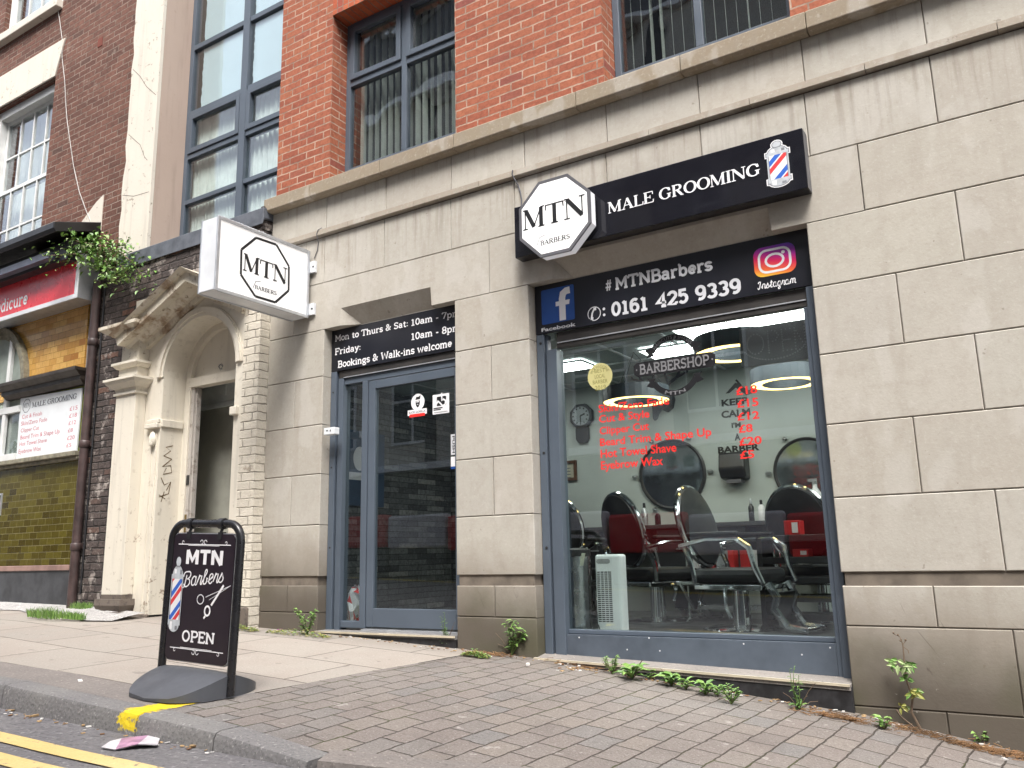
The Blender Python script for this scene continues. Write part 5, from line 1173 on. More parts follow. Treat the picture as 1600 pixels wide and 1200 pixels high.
# ---- lettering and stickers on the glass
yg = GY0; pg = Plane((0, yg, 0)); t = thing('window_price_list', 'red price list lettering stuck on the shop window glass', 'window lettering', at(1000, 680, yg))
for rows in ((('Skin/Zero Fade', (338, 528), (338, 489), (690, 488)), ('£18', (1026, 441), (1026, 400), (1132, 432))), (('Cut & Style', (340, 579), (340, 541), (592, 555)), ('£15', (1031, 504), (1031, 463), (1138, 496))), (('Clipper Cut', (343, 638), (343, 600), (590, 612)), ('£12', (1032, 568), (1032, 529), (1142, 558))),
    (('Beard Trim & Shape Up', (345, 696), (345, 657), (902, 648)), ('£8', (1039, 629), (1039, 589), (1109, 625))), (('Hot Towel Shave', (348, 755), (348, 713), (727, 722)), ('£20', (1042, 693), (1042, 653), (1154, 685))), (('Eyebrow Wax', (350, 813), (350, 771), (660, 785)), ('£5', (1045, 759), (1045, 719), (1117, 752)))):
    for s_, bl, tl, br in rows:
        mb = MB(); ftext(mb, s_, pg, *boxy(zi(*bl), zi(*tl), zi(*br), yg), off=.02, k=.001); mb.build('price_lettering' if s_[0] == '£' else 'service_lettering', REDL, t, fix=False)
t = thing('window_decal', 'black barbershop decal with curved banners on the window glass', 'decal', at(1052, 565, yg)); mb = MB()
L_, R_ = at(*zi(510, 322), yg), at(*zi(916, 252), yg); lc = at(*zi(712, 288), yg); hh = (at(*zi(545, 272), yg).z-at(*zi(545, 345), yg).z)/2; hw = (R_.x-L_.x)/2
mb.poly([tuple(pg(lc.x+a, lc.z+b, .001)) for a, b in ((-hw, -hh*.6), (-hw*.9, -hh), (hw*.9, -hh), (hw, -hh*.6), (hw, hh*.6), (hw*.9, hh), (-hw*.9, hh), (-hw, hh*.6))]); mb.build('name_plate', BLKL, t, fix=False)
def band(cx, cz, r, a0, a1, w, k, mb):
    ribbon(mb, [(cx+r*math.cos(math.radians(a0+(a1-a0)*i/14)), cz+r*math.sin(math.radians(a0+(a1-a0)*i/14))) for i in range(15)], w, pg, k)
rr = hw*.60; mb = MB(); bw = hh*.78
band(lc.x, lc.z+.02, rr, 150, 30, bw, .001, mb); band(lc.x, lc.z-.02, rr, 210, 330, bw, .001, mb)
for s in (-1, 1):
    for q in (1, -1):
        ax, az = lc.x+s*rr*math.cos(math.radians(33)), lc.z+q*(.02+rr*math.sin(math.radians(33)))
        mb.poly([tuple(pg(ax+s*a, az+q*b, .0014)) for a, b in ((-.01, -.035), (.05, -.045), (.035, -.015), (.06, .012), (.01, .03))])
mb.build('banner', BLKL, t, fix=False)
mb = MB(); draw(mb, 'BARBERSHOP'.replace('C', 'O'), SLAB, pg, lc.x-hw*.86, lc.x+hw*.86, lc.z-hh*.6, lc.z+hh*.6, w=1.9, k0=.0016)
for s in (-1, 1): mb.poly([tuple(pg(lc.x+s*hw*.93+.006*math.cos(q), lc.z+.006*math.sin(q), .0016)) for q in range(6)])
def bend_up(a, b): th = math.radians(90)-a/rr; q = rr+b; return lc.x+q*math.cos(th), lc.z+.02+q*math.sin(th)
def bend_dn(a, b): th = math.radians(270)+a/rr; q = rr-b; return lc.x+q*math.cos(th), lc.z-.02+q*math.sin(th)
ftext(mb, 'HAIRCUTS & SHAVES', pg, -rr*.88, rr*.88, -bw*.28, bw*.28, k=.0016, bend=bend_up); ftext(mb, 'MTN', pg, -rr*.42, rr*.42, -bw*.3, bw*.3, k=.0016, bend=bend_dn, off=.01)
for s in (-1, 1): ribbon(mb, [(lc.x-s*.035, lc.z+.13), (lc.x+s*.03, lc.z+.205)], .007, pg, .001+.0002*s)
mb.build('lettering', plain('smoky_grey_vinyl', (.20,.20,.21), .4), t, fix=False)
a = at(*zi(344, 346), yg); b = at(*zi(406, 338), yg); t = thing('award_sticker', 'round gold best local barber sticker on the glass', 'sticker', a); r = b.x-a.x
mb = MB(); mb.poly([tuple(pg(a.x+r*math.cos(q*math.pi/16), a.z+r*math.sin(q*math.pi/16), .001)) for q in range(32)]); mb.build('disc', GOLD, t, fix=False)
mb = MB()
for s_, dz, w in (('BEST', .03, .42), ('LOCAL', -.012, .42), ('BARBER', -.054, .6), ('2019', -.104, .44)): ftext(mb, s_, pg, a.x-r*w, a.x+r*w, a.z+dz, a.z+dz+(.028 if s_ != '2019' else .036), k=.0016)
ra = r*.74; ftext(mb, 'MCR MAGAZINE', pg, -ra*1.15, ra*1.15, -.011, .011, k=.0016, bend=lambda u, v: (a.x+(ra+v)*math.cos(math.pi/2-u/ra), a.z+(ra+v)*math.sin(math.pi/2-u/ra)))
mb.build('lettering', plain('olive_print', (.22,.2,.05), .5), t, fix=False)
# stickers on the door glass
yd = YF+.045; pd = Plane((0, yd, 0)); zk = zc(540, 580, 6)
c = at(*zk(677, 290), yd); t = thing('door_badge', 'round white bearded face badge with red ribbon on the door glass', 'sticker', c); r = at(*zk(740, 285), yd).x-c.x
mb = MB(); mb.poly([tuple(pd(c.x+r*math.cos(q*math.pi/14), c.z+r*1.0*math.sin(q*math.pi/14), .001)) for q in range(28)]); l0, l1 = at(*zk(583, 398), yd), at(*zk(762, 340), yd)
mb.poly([tuple(pd(x, z, .0013)) for x, z in ((l0.x, c.z-r*1.5), (l1.x, c.z-r*1.5), (l1.x, c.z-r*.85), (l0.x, c.z-r*.85))]); mb.build('white_badge', WHITEL, t, fix=False)
mb = MB(); mb.poly([tuple(pd(x, z, .0017)) for x, z in ((l0.x+.02, c.z-r*1.72), (l1.x-.02, c.z-r*1.72), (l1.x-.02, c.z-r*1.36), (l0.x+.02, c.z-r*1.36))]); mb.build('red_ribbon', REDL, t, fix=False)
mb = MB(); ftext(mb, 'SLICK GORILLA', pd, l0.x+.012, l1.x-.012, c.z-r*1.28, c.z-r*1.02, k=.0017, off=.02)
mb.poly([tuple(pd(c.x+x*r, c.z+z*r, .0017)) for x, z in ((-.32, .15), (.34, .15), (.3, -.3), (.1, -.62), (-.1, -.62), (-.3, -.3))]); mb.poly([tuple(pd(c.x+x*r, c.z+z*r, .0017)) for x, z in ((-.36, .28), (.36, .34), (.42, .78), (.1, .62), (-.2, .66))])
mb.build('printed_face', BLKL, t, fix=False)
mb = MB(); mb.poly([tuple(pd(c.x+x*r, c.z+z*r, .0021)) for x, z in ((-.24, .1), (.24, .1), (.2, -.02), (-.2, -.02))]); mb.poly([tuple(pd(c.x+x*r, c.z+z*r, .0021)) for x, z in ((-.12, -.24), (.12, -.24), (.08, -.3), (-.08, -.3))]); mb.build('face_highlight', WHITEL, t, fix=False)
a, b = at(*zk(818, 408), yd), at(*zk(972, 180), yd); t = thing('door_poster', 'white booking poster with black square mark on the door glass', 'poster', a)
a.x, b.x = at(*zk(817, 300), yd).x, at(*zk(972, 270), yd).x; mb = MB(); mb.poly([tuple(pd(x, z, .001)) for x, z in ((a.x, a.z), (b.x, a.z), (b.x, b.z-.02), (a.x, b.z-.02))]); mb.build('sheet', WHITEL, t, fix=False)
mb = MB(); W_, H_ = b.x-a.x, b.z-.02-a.z; mb.poly(rrect(a.x+W_*.25, a.x+W_*.82, a.z+H_*.40, a.z+H_*.88, .01, pd, .0016)); mb.poly([tuple(pd(a.x+W_*x, a.z+H_*z, .0016)) for x, z in ((.05, .27), (.6, .27), (.6, .33), (.05, .33))]); mb.poly([tuple(pd(a.x+W_*x, a.z+H_*z, .0016)) for x, z in ((.05, .19), (.5, .19), (.5, .25), (.05, .25))])
for i in range(2): mb.poly([tuple(pd(a.x+W_*x, a.z+H_*z, .0016)) for x, z in ((.08, .06+.03*i), (.9, .06+.03*i), (.9, .075+.03*i), (.08, .075+.03*i))])
mb.build('black_print', BLKL, t, fix=False)
mb = MB(); X, Z = a.x+W_*.53, a.z+H_*.6; ribbon(mb, [(X-.055, Z-.02), (X-.035, Z+.008), (X-.01, Z-.012), (X+.012, Z-.035), (X+.04, Z-.025), (X+.045, Z+.005), (X+.02, Z+.02), (X+.005, Z+.005), (X+.005, Z+.075)], .013, pd, .0021); mb.build('letter_mark', WHITEL, t, fix=False)
t = thing('push_notice', 'narrow grey push strip with white label at the right edge of the door glass', 'notice', at(708, 705, yd)); xx = DR-.096
pu = [at(704.5, q, yd) for q in (679, 711, 714, 733)]
MB().poly([tuple(pd(x, z, .001)) for x, z in ((pu[0].x, pu[1].z), (xx, pu[1].z), (xx, pu[0].z), (pu[0].x, pu[0].z))]).build('push_strip', CHROMEL, t, fix=False)
MB().poly([tuple(pd(x, z, .001)) for x, z in ((pu[2].x, pu[3].z+.02), (xx, pu[3].z+.02), (xx, pu[2].z), (pu[2].x, pu[2].z))]).build('white_label', WHITEL, t, fix=False)
MB().poly([tuple(pd(x, z, .001)) for x, z in ((pu[2].x, pu[3].z), (xx, pu[3].z), (xx, pu[3].z+.019), (pu[2].x, pu[3].z+.019))]).build('blue_edge', BLUE, t, fix=False)
mb = MB(); mid = (pu[0].x+xx)/2; ftext(mb, 'PUSH', Plane((0, yd, 0), (0,0,-1), (1,0,0)), -pu[0].z+.015, -pu[1].z-.015, mid-.012, mid+.012, k=.0016, off=.02); mb.build('lettering', BLKL, t, fix=False)
# framed blue poster on the slate wall
t = thing('wall_poster', 'dark blue poster with pale badge on the slate wall inside the door', 'poster', (RX0+.08, 1.35, 1.7)); mb = MB(); X = RX0+.08
mb.box(RX0+.062, X+.01, .95, 1.75, 1.75, 2.55); mb.build('board', plain('dark_blue_poster', (.02,.05,.10), .5), t)
mb = MB(); pw = Plane((X+.01, 0, 0), (0,1,0), (0,0,1), (1,0,0)); mb.poly([tuple(pw(1.35+.10*math.cos(q*math.pi/10), 2.25+.13*math.sin(q*math.pi/10), .002)) for q in range(20)]); mb.poly([tuple(pw(a, b, .0024)) for a, b in ((1.18, 2.02), (1.52, 2.02), (1.52, 2.1), (1.18, 2.1))]); mb.build('badge', CHROMEL, t, fix=False)
t = thing('bull_head', 'bronze bull head with curling black horns on the slate wall', 'wall trophy', (RX0+.1, .75, 2.0)); c = Vector((RX0+.06, .72, 2.15)); mb = MB(); V = []
for dx, dz, r1, r2 in ((0, .06, .12, .14), (.14, .04, .11, .12), (.24, -.02, .085, .09), (.32, -.10, .06, .06), (.36, -.14, .05, .045), (.375, -.15, .01, .01)): V += [(c.x+dx, c.y+r1*math.cos(2*math.pi*i/8), c.z+dz+r2*math.sin(2*math.pi*i/8)) for i in range(8)]
mb.add(V, [(8*i+j, 8*i+(j+1) % 8, 8*(i+1)+(j+1) % 8, 8*(i+1)+j) for i in range(5) for j in range(8)]); mb.build('head', plain('aged_bronze', (.16,.09,.06), .4, .5), t, smooth=True)
for s in (-1, 1): mb = MB(); mb.tube([(c.x+.14, c.y+s*.08, c.z+.12), (c.x+.16, c.y+s*.2, c.z+.14), (c.x+.18, c.y+s*.26, c.z+.24), (c.x+.2, c.y+s*.22, c.z+.33)], [.035, .03, .02, .005], 8); mb.build('horn', PLBLK, t, smooth=True)
# litter caught in the side light
c = at(*zc(530, 780, 5.455)(130, 890), YF+.2); t = thing('crumpled_bag', 'crumpled red and white carrier bag behind the narrow side light', 'bag', c); r = random.Random(3); mb = MB(); mb.ball((c.x, c.y+.02, c.z-.02), .075, .07, .17, 14)
mb.v = [(x+r.uniform(-.022, .022), y+r.uniform(-.02, .02), z+r.uniform(-.02, .02)) for x, y, z in mb.v]; mb.m = [r.choice((0, 0, 1, 2)) for _ in mb.m]; mb.build('bag_film', [BOT[0], BOT[2], BOT[4]], t, fix=False)

# ------------------------------------------------------------------ the low sooty brick wall with the arched doorway
YO = -.10
old = thing('arched_entrance', 'cream painted arched doorway with pediment in a low sooty brick wall', 'doorway', (-7.0, YO, .6))
AX, AR, AZ = -6.93, .555, 3.08              # arch centre, radius, springing
OXL, OXR = AX-AR, AX+AR
LZ0, LZ1 = 4.42, 4.60
mb = MB(); mb.box(-8.93, -8.25, YO, .30, -.2, 4.50); mb.prism([(-8.25, YO, 3.8), (-6.12, YO, 3.8), (-6.12, YO, 4.50), (-8.25, YO, 4.50)], (0, .3, 0)); mb.box(-8.25, -8.05, YO, .30, -.2, 3.8)
mb.build('sooty_wall', DARKBRICK, old)
# broken toothing near the stone
r = random.Random(5); mb = MB()
for i in range(9): z = 3.9+i*.08; mb.box(-6.12, -6.08-r.uniform(.0, .02), YO+r.uniform(-.02, .04), .2, z+.004, z+.074)
mb.build('broken_toothing', DARKBRICK, old)
mb = MB(); mb.prism([(-8.46, YO-.025, LZ0+.0), (-8.46, YO-.03, LZ0+.17), (-8.46, .28, LZ0+.22), (-8.46, .28, LZ0+.1), (-8.46, YO-.005, LZ0+.06)], (2.40, 0, 0)); mb.build('lead_flashing', LEAD, old, bevel=.008)
# cream front with the arched opening cut out
def arch_hole(xl, xr, zt, y, outer_l, outer_r, ztop, zbot):
    A = arc(AX, AZ, AR, 180, 0, 24, y)
    P = [(outer_l, y, zbot), (OXL, y, zbot)] + [tuple(p) for p in A] + [(OXR, y, zbot), (outer_r, y, zbot), (outer_r, y, ztop), (outer_l, y, ztop)]
    return P
mb = MB(); mb.prism([(-8.05, YO-.012, .45), (OXL, YO-.012, .45)] + [tuple(p) for p in arc(AX, AZ, AR, 180, 90, 12, YO-.012)] + [(AX, YO-.012, 4.0), (-8.05, YO-.012, 4.0)], (0, .30, 0))
mb.prism([(-6.27, YO-.012, .45), (-6.27, YO-.012, 4.0), (AX+.0005, YO-.012, 4.0)] + [tuple(p) for p in arc(AX, AZ, AR, 90, 0, 12, YO-.012)] + [(OXR, YO-.012, .45)], (0, .30, 0))
mb.build('surround', CREAM, old)
mb = MB(); mb.prism([(-6.27, YO-.016, .45), (-6.045, YO-.016, .45), (-6.045, YO-.016, 3.86), (-6.27, YO-.016, 3.86)], (0, .22, 0)); mb.build('painted_brick_pier', WHITEBRICK, old)
# moulded arch ring
mb = MB(); y0 = YO-.012
for r0, r1, d in ((AR, AR+.035, .012), (AR+.035, AR+.085, .03), (AR+.085, AR+.10, .018)):
    n = 28; A, B = arc(AX, AZ, r0, 180, 0, n), arc(AX, AZ, r1, 180, 0, n)
    for i in range(n):
        q = [A[i], A[i+1], B[i+1], B[i]]; mb.prism([(p.x, y0-d, p.z) for p in q], (0, d, 0))
mb.build('arch_moulding', CREAM, old)
mb = MB(); x0, x1 = OXL-.20, OXL; mb.box(x0, x1, y0-.05, y0+.02, 2.55, 2.60); mb.box(x0+.01, x1, y0-.035, y0+.02, 2.60, 2.645); mb.box(x0, OXL+.02, y0-.001, YO+.24, 2.56, 2.64); mb.build('impost', CREAM, old, bevel=.008)
mb = MB(); mb.box(OXR-.02, OXR+.07, y0-.04, YO+.2, 2.56, 2.64); mb.build('impost', CREAM, old, bevel=.008)
mb = MB(); mb.ball((OXL-.09, y0-.02, 2.44), .05, .035, .08, 10); mb.ball((OXL-.09, y0-.035, 2.40), .03, .025, .035, 8); mb.box(OXL-.13, OXL-.115, y0-.012, y0, .62, 2.5); mb.box(OXL-.05, OXL-.035, y0-.012, y0, .62, 2.5); mb.build('panel_moulding', CREAM, old, smooth=True)
# pilaster with broken entablature
SX0, SX1, SY = -8.10, -7.76, -.235
mb = MB(); mb.box(SX0, SX1, SY, y0, .90, 2.95); pil = mb.build('pilaster', CREAM, old, bevel=.006)
def step_block(mb, x0, x1, yf, prof):
    """stacked mouldings: list of (z0, z1, spread at bottom, spread at top)"""
    for z0, z1, a, b in prof:
        vs = []
        for z, e in ((z0, a), (z1, b)): vs += [(x0-e, yf-e, z), (x1+e, yf-e, z), (x1+e, y0-.001, z), (x0-e, y0-.001, z)]
        mb.add(vs, [(0,3,2,1), (4,5,6,7), (0,1,5,4), (1,2,6,5), (2,3,7,6), (3,0,4,7)])
mb = MB(); step_block(mb, SX0, SX1, SY, [(2.93, 2.955, .02, .02), (2.955, 3.0, .0, .015), (3.0, 3.04, .03, .07), (3.04, 3.075, .075, .09), (3.075, 3.10, .10, .10)]); mb.build('capital', CREAM, pil)
mb = MB(); step_block(mb, SX0+.02, SX1-.0, SY, [(3.10, 3.215, 0, 0), (3.215, 3.25, .02, .05), (3.25, 3.275, .06, .06)]); mb.build('architrave_block', CREAM, pil)
mb = MB(); step_block(mb, SX0+.05, SX1-.0, SY, [(3.275, 3.52, 0, 0), (3.52, 3.585, .01, .10), (3.585, 3.625, .12, .17), (3.625, 3.66, .18, .18)]); mb.build('frieze_block', CREAMDIRTY, pil)
mb = MB(); step_block(mb, SX0, SX1, SY, [(.86, .90, .0, .0), (.80, .86, .045, .04), (.74, .80, .02, .045), (.40, .74, .07, .07)]); mb.build('base', PLINTH, pil)
mb = MB(); mb.box(SX1, OXL, y0-.03, y0+.2, .40, .715); mb.build('base_course', PLINTH, old, bevel=.01)
mb = MB(); mb.box(OXR, -6.05, YO-.03, .1, .35, .80); mb.build('pier_base', PLINTH, old, bevel=.015)
# raking pediment: corona and bed mould, projecting over the doorway
yp_ = YO-.31; apex = at(284, 417, yp_); lo = at(173, 524, yp_); lo.y = apex.y = 0; rhi = apex+Vector((-(lo.x-apex.x)*.62, 0, (lo.z-apex.z)*.62))
print('ped', apex, lo)
def rake(a, b, layers, m, name):
    d = (b-a); d.normalize(); up = Vector((-d.z, 0, d.x)); up = up if up.z > 0 else -up
    mb = MB()
    for h0, h1, p0, p1 in layers:
        vs = []
        for q in (a, b):
            for h, yv in ((h0, y0-p0), (h1, y0-p1), (h1, y0+.02), (h0, y0+.02)):
                w = q+up*h
                if q is apex: w = w+d*((apex.x-w.x)/d.x)        # mitre at the apex
                vs.append((w.x, yv, w.z))
        mb.add(vs, [(0,1,2,3), (7,6,5,4), (0,4,5,1), (1,5,6,2), (2,6,7,3), (3,7,4,0)])
    return mb.build(name, m, old)
LAY = [(.0, .045, .33, .37), (-.11, .0, .30, .30), (-.15, -.11, .10, .14), (-.20, -.15, .05, .06)]
LAY = [(-.03, .0, .28, .32), (-.12, -.03, .25, .25), (-.165, -.12, .09, .15), (-.22, -.165, .04, .05)]
rake(lo, apex, LAY, CREAMDIRTY, 'raking_cornice'); rake(apex, rhi, LAY, CREAMDIRTY, 'raking_cornice')
mb = MB(); mb.prism([(-8.1, y0-.002, 3.66), (AX, y0-.002, 4.16), (-6.1, y0-.002, 3.8), (-6.3, y0-.002, 3.62), (-7.9, y0-.002, 3.6)], (0, .1, 0)); 
# door frame and fanlight panel set back in the arch
YD = .15; A2 = arc(AX, AZ, AR+.05, 180, 0, 24, YD)
FRX0, FRX1, TRZ0, TRZ1 = -7.50, -6.37, 3.00, 3.10
mb = MB(); mb.box(FRX0-.1, FRX0+.10, YD, YD+.10, .55, TRZ0); mb.box(FRX1-.30, FRX1+.1, YD, YD+.10, .55, TRZ0); mb.box(FRX0-.1, FRX1+.1, YD, YD+.10, TRZ0, TRZ1); 
A, B = arc(AX, AZ, AR+.06, 180, 0, 24), arc(AX, AZ, AR-.085, 180, 0, 24)
for i in range(24): mb.prism([(p.x, YD, p.z+.02) for p in (A[i], A[i+1], B[i+1], B[i])], (0, .1, 0))
fr = mb.build('door_frame', CREAM, old, bevel=.004)
mb = MB(); mb.prism([(p.x, YD+.05, p.z+.02) for p in arc(AX, AZ, AR+.02, 180, 0, 24)], (0, .03, 0)); mb.build('fanlight_panel', CREAM, old)
mb = MB(); pf_ = Plane((0, YD+.05, 0)); c = at(345, 573, YD+.05)
for q in range(7): ribbon(mb, [(c.x+.04*math.cos(q*2.3), c.z+.04*math.sin(q*2.3)), (c.x+.04*math.cos(q*2.3+2), c.z+.03*math.sin(q*2.3+2))], .006, pf_, .001)
mb.build('scribble_sticker', GREYTXT, old, fix=False)
mb = MB(); mb.box(FRX0+.10, FRX0+.145, YD+.02, YD+.09, .60, TRZ0-.001); mb.box(FRX0+.145, FRX0+.17, YD+.04, YD+.09, .60, TRZ0-.001); jl = mb.build('worn_door_edge', m_paint('worn_door_edge_paint', (.42,.39,.36), (.2,.17,.14), .5, .65), old)
mb = MB(); mb.box(FRX0+.102, FRX0+.14, YD+.012, YD+.02, 1.98, 2.08); mb.box(FRX0+.108, FRX0+.132, YD+.012, YD+.02, 1.45, 1.68, 1); mb.build('lock_plate', [PLBLK, plain('tarnished_brass', (.22,.16,.06), .4, .8)], jl)
# little hall behind
mb = MB(); mb.box(-9.2, -6.2, 1.85, 1.9, .5, 3.3); mb.box(-9.25, -9.2, YD+.1, 1.9, .5, 3.3); mb.box(-6.25, -6.2, YD+.1, 1.85, .5, 3.3); mb.box(-9.2, -6.25, YD+.1, 1.85, 3.3, 3.35); mb.box(-9.2, -6.25, YD+.1, 1.85, .5, .56)
mb.build('hall_lining', plain('pale_hall_paint', (.72,.75,.72), .8), old)
mb = MB(); mb.box(-9.19, -6.3, .62, .67, .56, 2.86); mb.build('inner_door', plain('dark_olive_grey_board', (.36,.36,.31), .7, var=.08), old)
mb = MB(); mb.box(-9.19, -6.3, .61, .67, 2.90, 3.29); mb.box(-9.19, -6.3, .585, .67, 2.862, 2.899); mb.box(-9.19, -6.3, .60, .609, 2.925, 2.937); mb.box(-7.78, -7.40, .60, .609, 2.99, 3.10); mb.build('hall_transom', plain('pale_hall_trim', (.74,.78,.77), .6), old)
# incised tag on the jamb
mb = MB(); pj = Plane((OXL, 0, 0), (0,1,0), (0,0,1), (1,0,0)); zg = zc(0, 380, 2.963)
def jp(L): return [(lambda p: (p.y, p.z))(atx(*zg(*q), OXL+.0)) for q in L]
for L in ([(800, 938), (768, 945), (790, 962), (758, 985), (795, 1000)], [(795, 1000), (752, 1035), (790, 1030), (795, 1062), (755, 1070), (770, 1040)], [(745, 1085), (760, 1120), (790, 1105), (770, 1145)], [(790, 1105), (780, 1160), (735, 1175)], [(760, 1150), (745, 1198)], [(735, 1165), (765, 1185)]):
    ribbon(mb, jp(L), .009, pj, .0015)
mb.build('scrawled_tag', plain('brown_scrawl', (.13,.085,.04), .6), old, fix=False)

# ------------------------------------------------------------------ tall old brick house with the tiled salon front
hs = thing('brick_house', 'tall old dark red brick house with white sash windows and a tiled salon front', 'house', (-10.5, YO, .7))
LWX0, LWX1, LWZ0, LWZ1 = -11.75, -10.20, 4.95, 7.46; UWZ0, UWZ1 = 8.60, 11.2
mb = MB()
mb.box(-15, LWX0, YO, .35, 4.6, 12.5); mb.box(LWX1, -8.47, YO, .35, 4.6, 12.5); mb.box(LWX0, LWX1, YO, .35, LWZ1, UWZ0); mb.box(LWX0, LWX1, YO, .35, UWZ1, 12.5); mb.box(LWX0, LWX1, YO, .35, 4.6, LWZ0)
mb.box(-15, -8.93, .12, .35, 0, 4.6); mb.box(-8.47, -7.95, YO+.03, .35, 4.6, 12.5)
mb.build('brick_wall', OLDBRICK, hs)
r = random.Random(8); mb = MB(); n = 40; L = []; R = []
for i in range(n+1): z = 4.58+(12.5-4.58)*i/n; L.append((-8.475+r.uniform(-.022, .022), YO-.012, z)); R.append((-7.94, YO-.012, z))
L[0] = (-8.42, YO-.012, 4.60); L[1] = (-8.47, YO-.012, 4.72)
for i in range(n): mb.prism([L[i], R[i], R[i+1], L[i+1]], (0, .04, 0))
mb.build('white_strip', QUOIN, hs)
mb = MB(); 
mb.box(-7.952, -7.938, YO+.03, .30, 4.6, 12.5); mb.build('beige_return', BEIGE, hs)
mb = MB(); ribs = [(-8.45, 6.02), (-8.25, 5.95), (-8.1, 5.7), (-7.97, 5.62)]
pq = Plane((0, YO-.012, 0)); CRACKM = plain('dark_crack', (.10,.085,.07), .9)
for P in ([(-8.44, 6.10), (-8.30, 5.98), (-8.2, 5.9), (-8.1, 5.72), (-8.04, 5.66)], [(-8.46, 6.95), (-8.3, 6.8), (-8.16, 6.62), (-7.97, 6.45)], [(-8.47, 5.35), (-8.25, 5.28), (-7.97, 5.26)]):
    mb = MB(); ribbon(mb, P, lambda d: .006, pq, .0012); mb.build('crack', CRACKM, hs, fix=False)
# sash windows
def sash_window(x0, x1, z0, z1, nx, nz, name='sash_window'):
    y = .0; zm = (z0+z1)/2; mb = MB(); mb.frame(x0+.002, x1-.002, z0+.002, z1-.002, y-.03, y+.12, .075, 0, .12, .075); w = mb.build(name, SASHW, hs, bevel=.006)
    for k, (a, b) in enumerate(((zm-.02, z1-.122), (z0+.08, zm+.03))):
        yy = y+.015+k*-.0+(.05 if k == 0 else 0)-(.0); s = MB(); s.frame(x0+.08, x1-.08, a, b, yy, yy+.04, .05); 
        W = x1-x0-.26; 
        for i in range(1, nx): s.box(x0+.13+W*i/nx-.012, x0+.13+W*i/nx+.012, yy+.002, yy+.036, a+.05, b-.05)
        for i in range(1, nz):
            zc_ = a+.05+(b-a-.1)*i/nz
            for j in range(nx): s.box(x0+.13+W*j/nx+(.012 if j else 0), x0+.13+W*(j+1)/nx-(.012 if j < nx-1 else 0), yy+.003, yy+.035, zc_-.012, zc_+.012)
        f = s.build('sash', SASHW, w)
        g = MB(); g.box(x0+.13, x1-.13, yy+.018, yy+.022, a+.05, b-.05); g.build('pane', SASHGL, f)
    cu = MB(); n = 70
    for i in range(n+1): x = x0+.05+(x1-x0-.1)*i/n; yy = y+.25+.02*math.sin(i*1.3)+.01*math.sin(i*.51); cu.v += [(x, yy, z0-.1), (x, yy, z1+.1)]
    for i in range(n): cu.f.append([2*i, 2*i+2, 2*i+3, 2*i+1]); cu.m.append(0)
    cu.build('curtain', CURT, w, smooth=True, fix=False)
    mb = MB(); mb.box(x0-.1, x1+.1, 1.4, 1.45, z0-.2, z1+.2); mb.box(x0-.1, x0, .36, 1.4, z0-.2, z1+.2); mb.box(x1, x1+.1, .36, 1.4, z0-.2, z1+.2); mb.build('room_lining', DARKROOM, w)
sash_window(LWX0, LWX1, LWZ0, LWZ1, 4, 2); sash_window(LWX0-.05, LWX1, UWZ0, UWZ1, 4, 2)
mb = MB(); mb.prism([(LWX0-.12, YO-.02, 7.47), (LWX1+.0, YO-.02, 7.47), (LWX1+.17, YO-.02, 7.97), (LWX0-.30, YO-.02, 7.97)], (0, .2, 0)); mb.build('lintel', QUOIN, hs, bevel=.008)
mb = MB(); mb.box(LWX0-.2, LWX1-.0, YO-.09, .06, 8.48, 8.60); mb.build('sill', QUOIN, hs, bevel=.01)
mb = MB(); mb.prism([(-9.32, YO-.01, 5.02), (-8.86, YO-.01, 5.02), (-8.86, YO-.01, 5.46), (-9.0, YO-.01, 5.40), (-9.3, YO-.01, 5.2)], (0, .02, 0)); mb.build('render_patch', QUOIN, hs)
mb = MB(); c = at(157, 66, YO); mb.box(c.x-.05, c.x+.05, YO-.006, YO, c.z-.06, c.z+.06); mb.build('rusty_plate', plain('rust', (.16,.035,.02), .8), hs)
t = thing('wall_cable', 'thin pale cable running down the old brick wall', 'cable', at(128, 330, YO))
mb = MB(); mb.tube([at(x, y, YO-.012) for x, y in ((89, 8), (93, 30), (97, 60), (97, 90), (101, 125), (103, 165), (105, 190), (110, 225), (115, 260), (124, 300), (133, 325), (141, 345), (144, 372))], .0055, 6); mb.build('cord', plain('grey_cable', (.34,.32,.30), .6), t)
# shop front: cornice, fascia, tiles
CX1 = -8.86; cyf = -.62
mb = MB()
mb.prism([(-15, YO, 5.00), (-15, cyf, 4.83), (-15, cyf-.03, 4.87), (-15, cyf-.03, 4.94), (-15, YO, 5.12)], (CX1+15, 0, 0)); mb.build('cornice', SHOPBLK, hs, bevel=.008)
mb = MB(); mb.box(-15, CX1-.05, cyf+.18, YO, 4.58, 4.80); mb.build('soffit_box', SHOPBLK, hs)
mb = MB(); mb.box(-15, CX1-.30, cyf+.10, cyf+.18, 4.62, 4.70); mb.build('awning_box', plain('grey_blue_awning_cassette', (.10,.11,.15), .4), hs)
mb = MB(); mb.box(-15, -9.02, -.08, .12, 3.2, 4.62); mb.build('amber_tiles', YTILE, hs)
mb = MB(); mb.box(-9.02, -8.94, -.06, .12, 3.2, 4.62); mb.build('bare_render', plain('broken_grey_render', (.27,.24,.22), .9, var=.3, bump=.3), hs)
